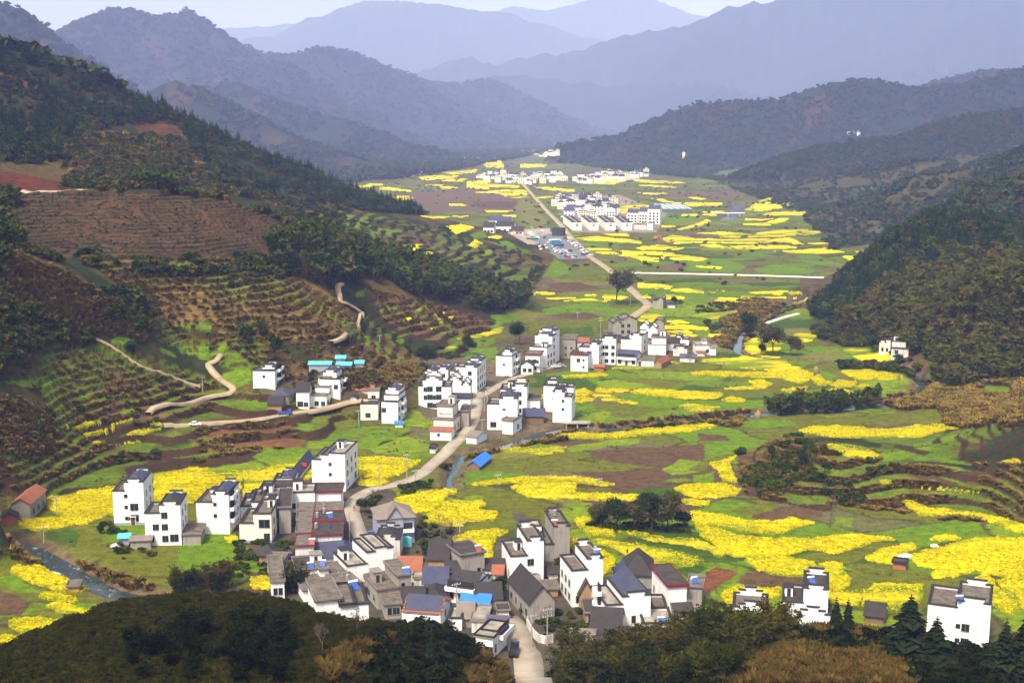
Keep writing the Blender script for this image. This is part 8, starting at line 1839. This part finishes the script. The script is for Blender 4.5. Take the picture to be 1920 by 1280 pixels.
for i, (x, y, k) in enumerate(((1040,455,'white'),(1042,459,'teal'),(1046,464,'blue'),(998,452,'teal'))):
    X, Y, _ = hit(x, y); b = MB(); b.prism([(-5.4, .5), (5.4, .5), (5.5, 1.6), (5.2, 3.1), (-5.3, 3.1)], 'y', -1.25, 1.25, 0); b.box(-5.0, 4.9, -1.26, 1.26, 1.5, 2.4, 1)
    r = empty('coach', (X, Y, float(z_at(X, Y)) + .14), 0.15); tag(r, ['white coach parked at the head of the car park', 'teal coach behind the blue one in the car park', 'bright blue coach in the car park', 'teal coach parked beside the market square'][i], 'coach')
    b = MB(); b.prism([(-5.4, .5), (5.4, .5), (5.5, 1.6), (5.2, 3.1), (-5.3, 3.1)], 'y', -1.25, 1.25); b.build('body', PAINT[k], r); MB().box(-5.0, 4.9, -1.26, 1.26, 1.5, 2.4).build('window_band', M_GLASS, r)
    for x_ in (-3.4, 3.4):
        MB().bar((x_, -1.27, .5), (x_, 1.27, .5), .5, 10).build('wheel', M_TYRE, r)
tent = {}
for k, c in (('red', (.55, .05, .04)), ('blue', (.06, .16, .55)), ('white', (.75, .75, .75)), ('green', (.08, .40, .25)), ('orange', (.65, .22, .05))):
    b = MB(); b.add([(-1.7, -1.7, 2.1), (1.7, -1.7, 2.1), (1.7, 1.7, 2.1), (-1.7, 1.7, 2.1), (0, 0, 3.1), (-1.7, -1.7, 1.85), (1.7, -1.7, 1.85), (1.7, 1.7, 1.85), (-1.7, 1.7, 1.85)], [(0, 1, 4), (1, 2, 4), (2, 3, 4), (3, 0, 4), (0, 5, 6, 1), (1, 6, 7, 2), (2, 7, 8, 3), (3, 8, 5, 0)])
    for x in (-1.6, 1.6):
        for y in (-1.6, 1.6): b.bar((x, y, 0), (x, y, 2.05), .06, 4, m=1)
    me = b.mesh('market_canopy', False); me.materials.append(simple(k + '_canvas', c, .85, .15)); me.materials.append(M_STEEL); tent[k] = me
for i in range(62):
    if i < 40: x, y = cr.uniform(952, 1034), cr.uniform(430, 458)
    else: f = cr.random(); x, y = 1052 + f * 30 + cr.uniform(-5, 6), 405 + f * 28 + cr.uniform(-2, 2)
    if i < 40 and not inpoly(np.array([x]), np.array([y]), [(950,436),(985,430),(1030,428),(1034,438),(1004,446),(1018,460),(990,458),(965,444)])[0]: continue
    k = cr.choice(list(tent)); X, Y, _ = hit(x, y); o = bpy.data.objects.new('market_canopy', tent[k]); link(o); o.location = (X, Y, float(z_at(X, Y)) + .1); o.rotation_euler = (0, 0, cr.uniform(0, 1.5))
    tag(o, k + ' canvas canopy of the crowded market by the car park', 'market canopy', 'market canopies by the car park')
# glasshouse behind the town
C, psi, w, h, s = solve_place(1246, 1298, 398.5, 392, -20, 95)
r = empty('glasshouse', tuple(C), psi); tag(r, 'long multi ridged glasshouse right of the valley town', 'glasshouse')
MB().box(0, w, 0, 95, -1, h).build('wall', simple('glasshouse_wall', (0.10, 0.14, 0.15), .3, .1), r)
nb = 9
for i in range(nb):
    a, b = i * w / nb, (i + 1) * w / nb; g_ = MB(); g_.prism([(a + .05, h), (b - .05, h), ((a + b) / 2, h + 1.4)], 'y', 0, 95); g_.build('roof_bay', simple('glass_roof_bay', (0.22, 0.26, 0.30) if i % 2 else (0.5, 0.52, 0.55), .25, .1), r)
# excavator
P, s = px_size(1229, 449); r = empty('excavator', P, 0.4); tag(r, 'orange excavator on the bare building plot', 'excavator')
MO = car_paint('orange_machine_paint', (.75, .22, .03))
MB().box(-2, 2, -1.3, -.7, 0, .8).box(-2, 2, .7, 1.3, 0, .8).build('tracks', M_TYRE, r); MB().prism([(-2, .9), (1.4, .9), (1.5, 1.8), (.6, 2.9), (-.6, 2.9), (-.8, 2.0), (-2, 1.9)], 'y', -1.1, 1.1).build('cab', MO, r)
b = MB(); b.bar((1.3, 0, 1.6), (3.8, 0, 4.2), .28, 6); b.bar((3.8, 0, 4.2), (5.6, 0, 1.8), .22, 6); b.build('boom', MO, r); MB().prism([(5.2, 1.0), (6.2, 1.0), (6.0, 1.9), (5.4, 1.9)], 'y', -.5, .5).build('bucket', M_STEEL, r)

# ================================================================== FAR VILLAGES
fv = random.Random(11)
def far_variant(w, d, h, roof, seed):
    wl, rf = MB(), MB(); wl.box(-w / 2, w / 2, -d / 2, d / 2, -3, h)
    wn_ = MB()
    for z in range(int(h // 3.2)):
        for x in (-.3, 0, .3): wn_.box(x * w - .7, x * w + .7, -d / 2 - .06, -d / 2 - .002, z * 3.2 + .9, z * 3.2 + 2.5)
    if roof == 'f':
        rf.box(-w / 2 - .25, w / 2 + .25, -d / 2 - .25, d / 2 + .25, h + .003, h + .35); rf.box(-w * .2, w * .25, -d * .1, d * .3, h + .352, h + .6)
        wl.box(-w * .2, w * .25, -d * .1, d * .3, h + .36, h + 2.4); rf.box(-w * .23, w * .28, -d * .13, d * .33, h + 2.402, h + 2.7)
    elif roof == 'g':
        gable(rf, wl, -w / 2, w / 2, -d / 2, d / 2, h, .28 * d, 'x')
        for x in (-w / 2, w / 2 - .25):
            wl.box(x, x + .25, -d * .3, d * .3, h, h + .28 * d + .6); rf.box(x - .2, x + .45, -d * .3 - .2, d * .3 + .2, h + .28 * d + .602, h + .28 * d + .9)
    else: hip(rf, -w / 2, w / 2, -d / 2, d / 2, h, .26 * min(w, d), .4)
    return [('wall', wl.mesh('wall'), W['w'] if seed % 3 else W['c']), ('roof', rf.mesh('roof'), TL['k'] if seed % 2 else TL['b']), ('windows', wn_.mesh('windows'), M_GLASS)]
FVAR = []
for i in range(9):
    v = far_variant(fv.uniform(9, 15), fv.uniform(9, 13), fv.choice([6.6, 9.6, 9.8, 12.8]), 'fgh'[i % 3], i)
    for nm, me, mt in v: me.materials.append(mt)
    FVAR.append(v)
def far_house(px, py, label, group, sc=1.0, off=None):
    X, Y, _ = hit(px, py); z = float(z_at(X, Y)); r = empty('house', (X, Y, z), fv.uniform(-.3, .3) + fv.choice([0, 0, 0, 1.57])); tag(r, label, 'house', group); r.scale = (sc,) * 3
    for nm, me, mt in fv.choice(FVAR): link(bpy.data.objects.new(nm, me), r)
def far_fill(poly, n, label, group, dmin_px, sc=1.0):
    got = []; xs = [p[0] for p in poly]; ys_ = [p[1] for p in poly]; k = 0
    while len(got) < n and k < 4000:
        k += 1; x, y = fv.uniform(min(xs), max(xs)), fv.uniform(min(ys_), max(ys_))
        if not inpoly(np.array([x]), np.array([y]), poly)[0]: continue
        if any(abs(x - a) < dmin_px and abs(y - b) < dmin_px * .34 for a, b in got): continue
        got.append((x, y)); far_house(x, y, label, group, sc)
far_fill([(1078,340),(1110,332),(1165,328),(1212,327),(1210,334),(1150,342),(1090,346)], 52, 'white house in the dense far village below the wooded hill', 'far village below the wooded hill', 8.5)
far_fill([(896,334),(925,326),(960,332),(1000,332),(1055,328),(1060,340),(1010,346),(965,347),(920,342)], 36, 'white house in the scattered far village at the road end', 'far village at the road end', 9)
far_fill([(1012,294),(1046,294),(1044,288),(1016,288)], 12, 'tiny white house in the farthest hamlet under the mountains', 'farthest hamlet', 5)
far_fill([(1588,256),(1614,256),(1612,250),(1592,250)], 5, 'tiny white house in the clearing on the wooded right hills', 'hamlet on the right hills', 5, 0.55)
far_fill([(1270,298),(1286,298),(1286,294),(1270,294)], 2, 'small white house on the slope right of the far village', 'houses right of the far village', 6, 0.7)
far_fill([(1034,383),(1050,376),(1085,373),(1150,385),(1166,400),(1140,411),(1095,409),(1062,404)], 44, 'white house packed behind the long terrace rows', 'old town behind the terrace rows', 9)
far_house(787, 327, 'lone white house at the far left edge of the valley floor', 'lone far house')
# ================================================================== HAZE
def build_haze():
    m, nt, N, L, b = mat_new('haze')
    N.remove(b)
    v = N.new('ShaderNodeVolumePrincipled')
    v.inputs['Color'].default_value = (0.38, 0.46, 1.0, 1)
    v.inputs['Absorption Color'].default_value = (0.75, 0.78, 1, 1)
    v.inputs['Density'].default_value = HAZE_D
    v.inputs['Anisotropy'].default_value = -0.25
    L.new(v.outputs['Volume'], N['Material Output'].inputs['Volume'])
    zt = float(Z.max()) + 60; w = 24500
    o = MB().box(-w, w, -400, 24500, -4.5, max(zt, CAM_H + 60)).build('haze', m)
    o.display_type = 'WIRE'
    tag(o, 'bluish spring haze filling the valley air', 'haze', kind='stuff')
HAZE_D = 0.92e-4
build_haze()
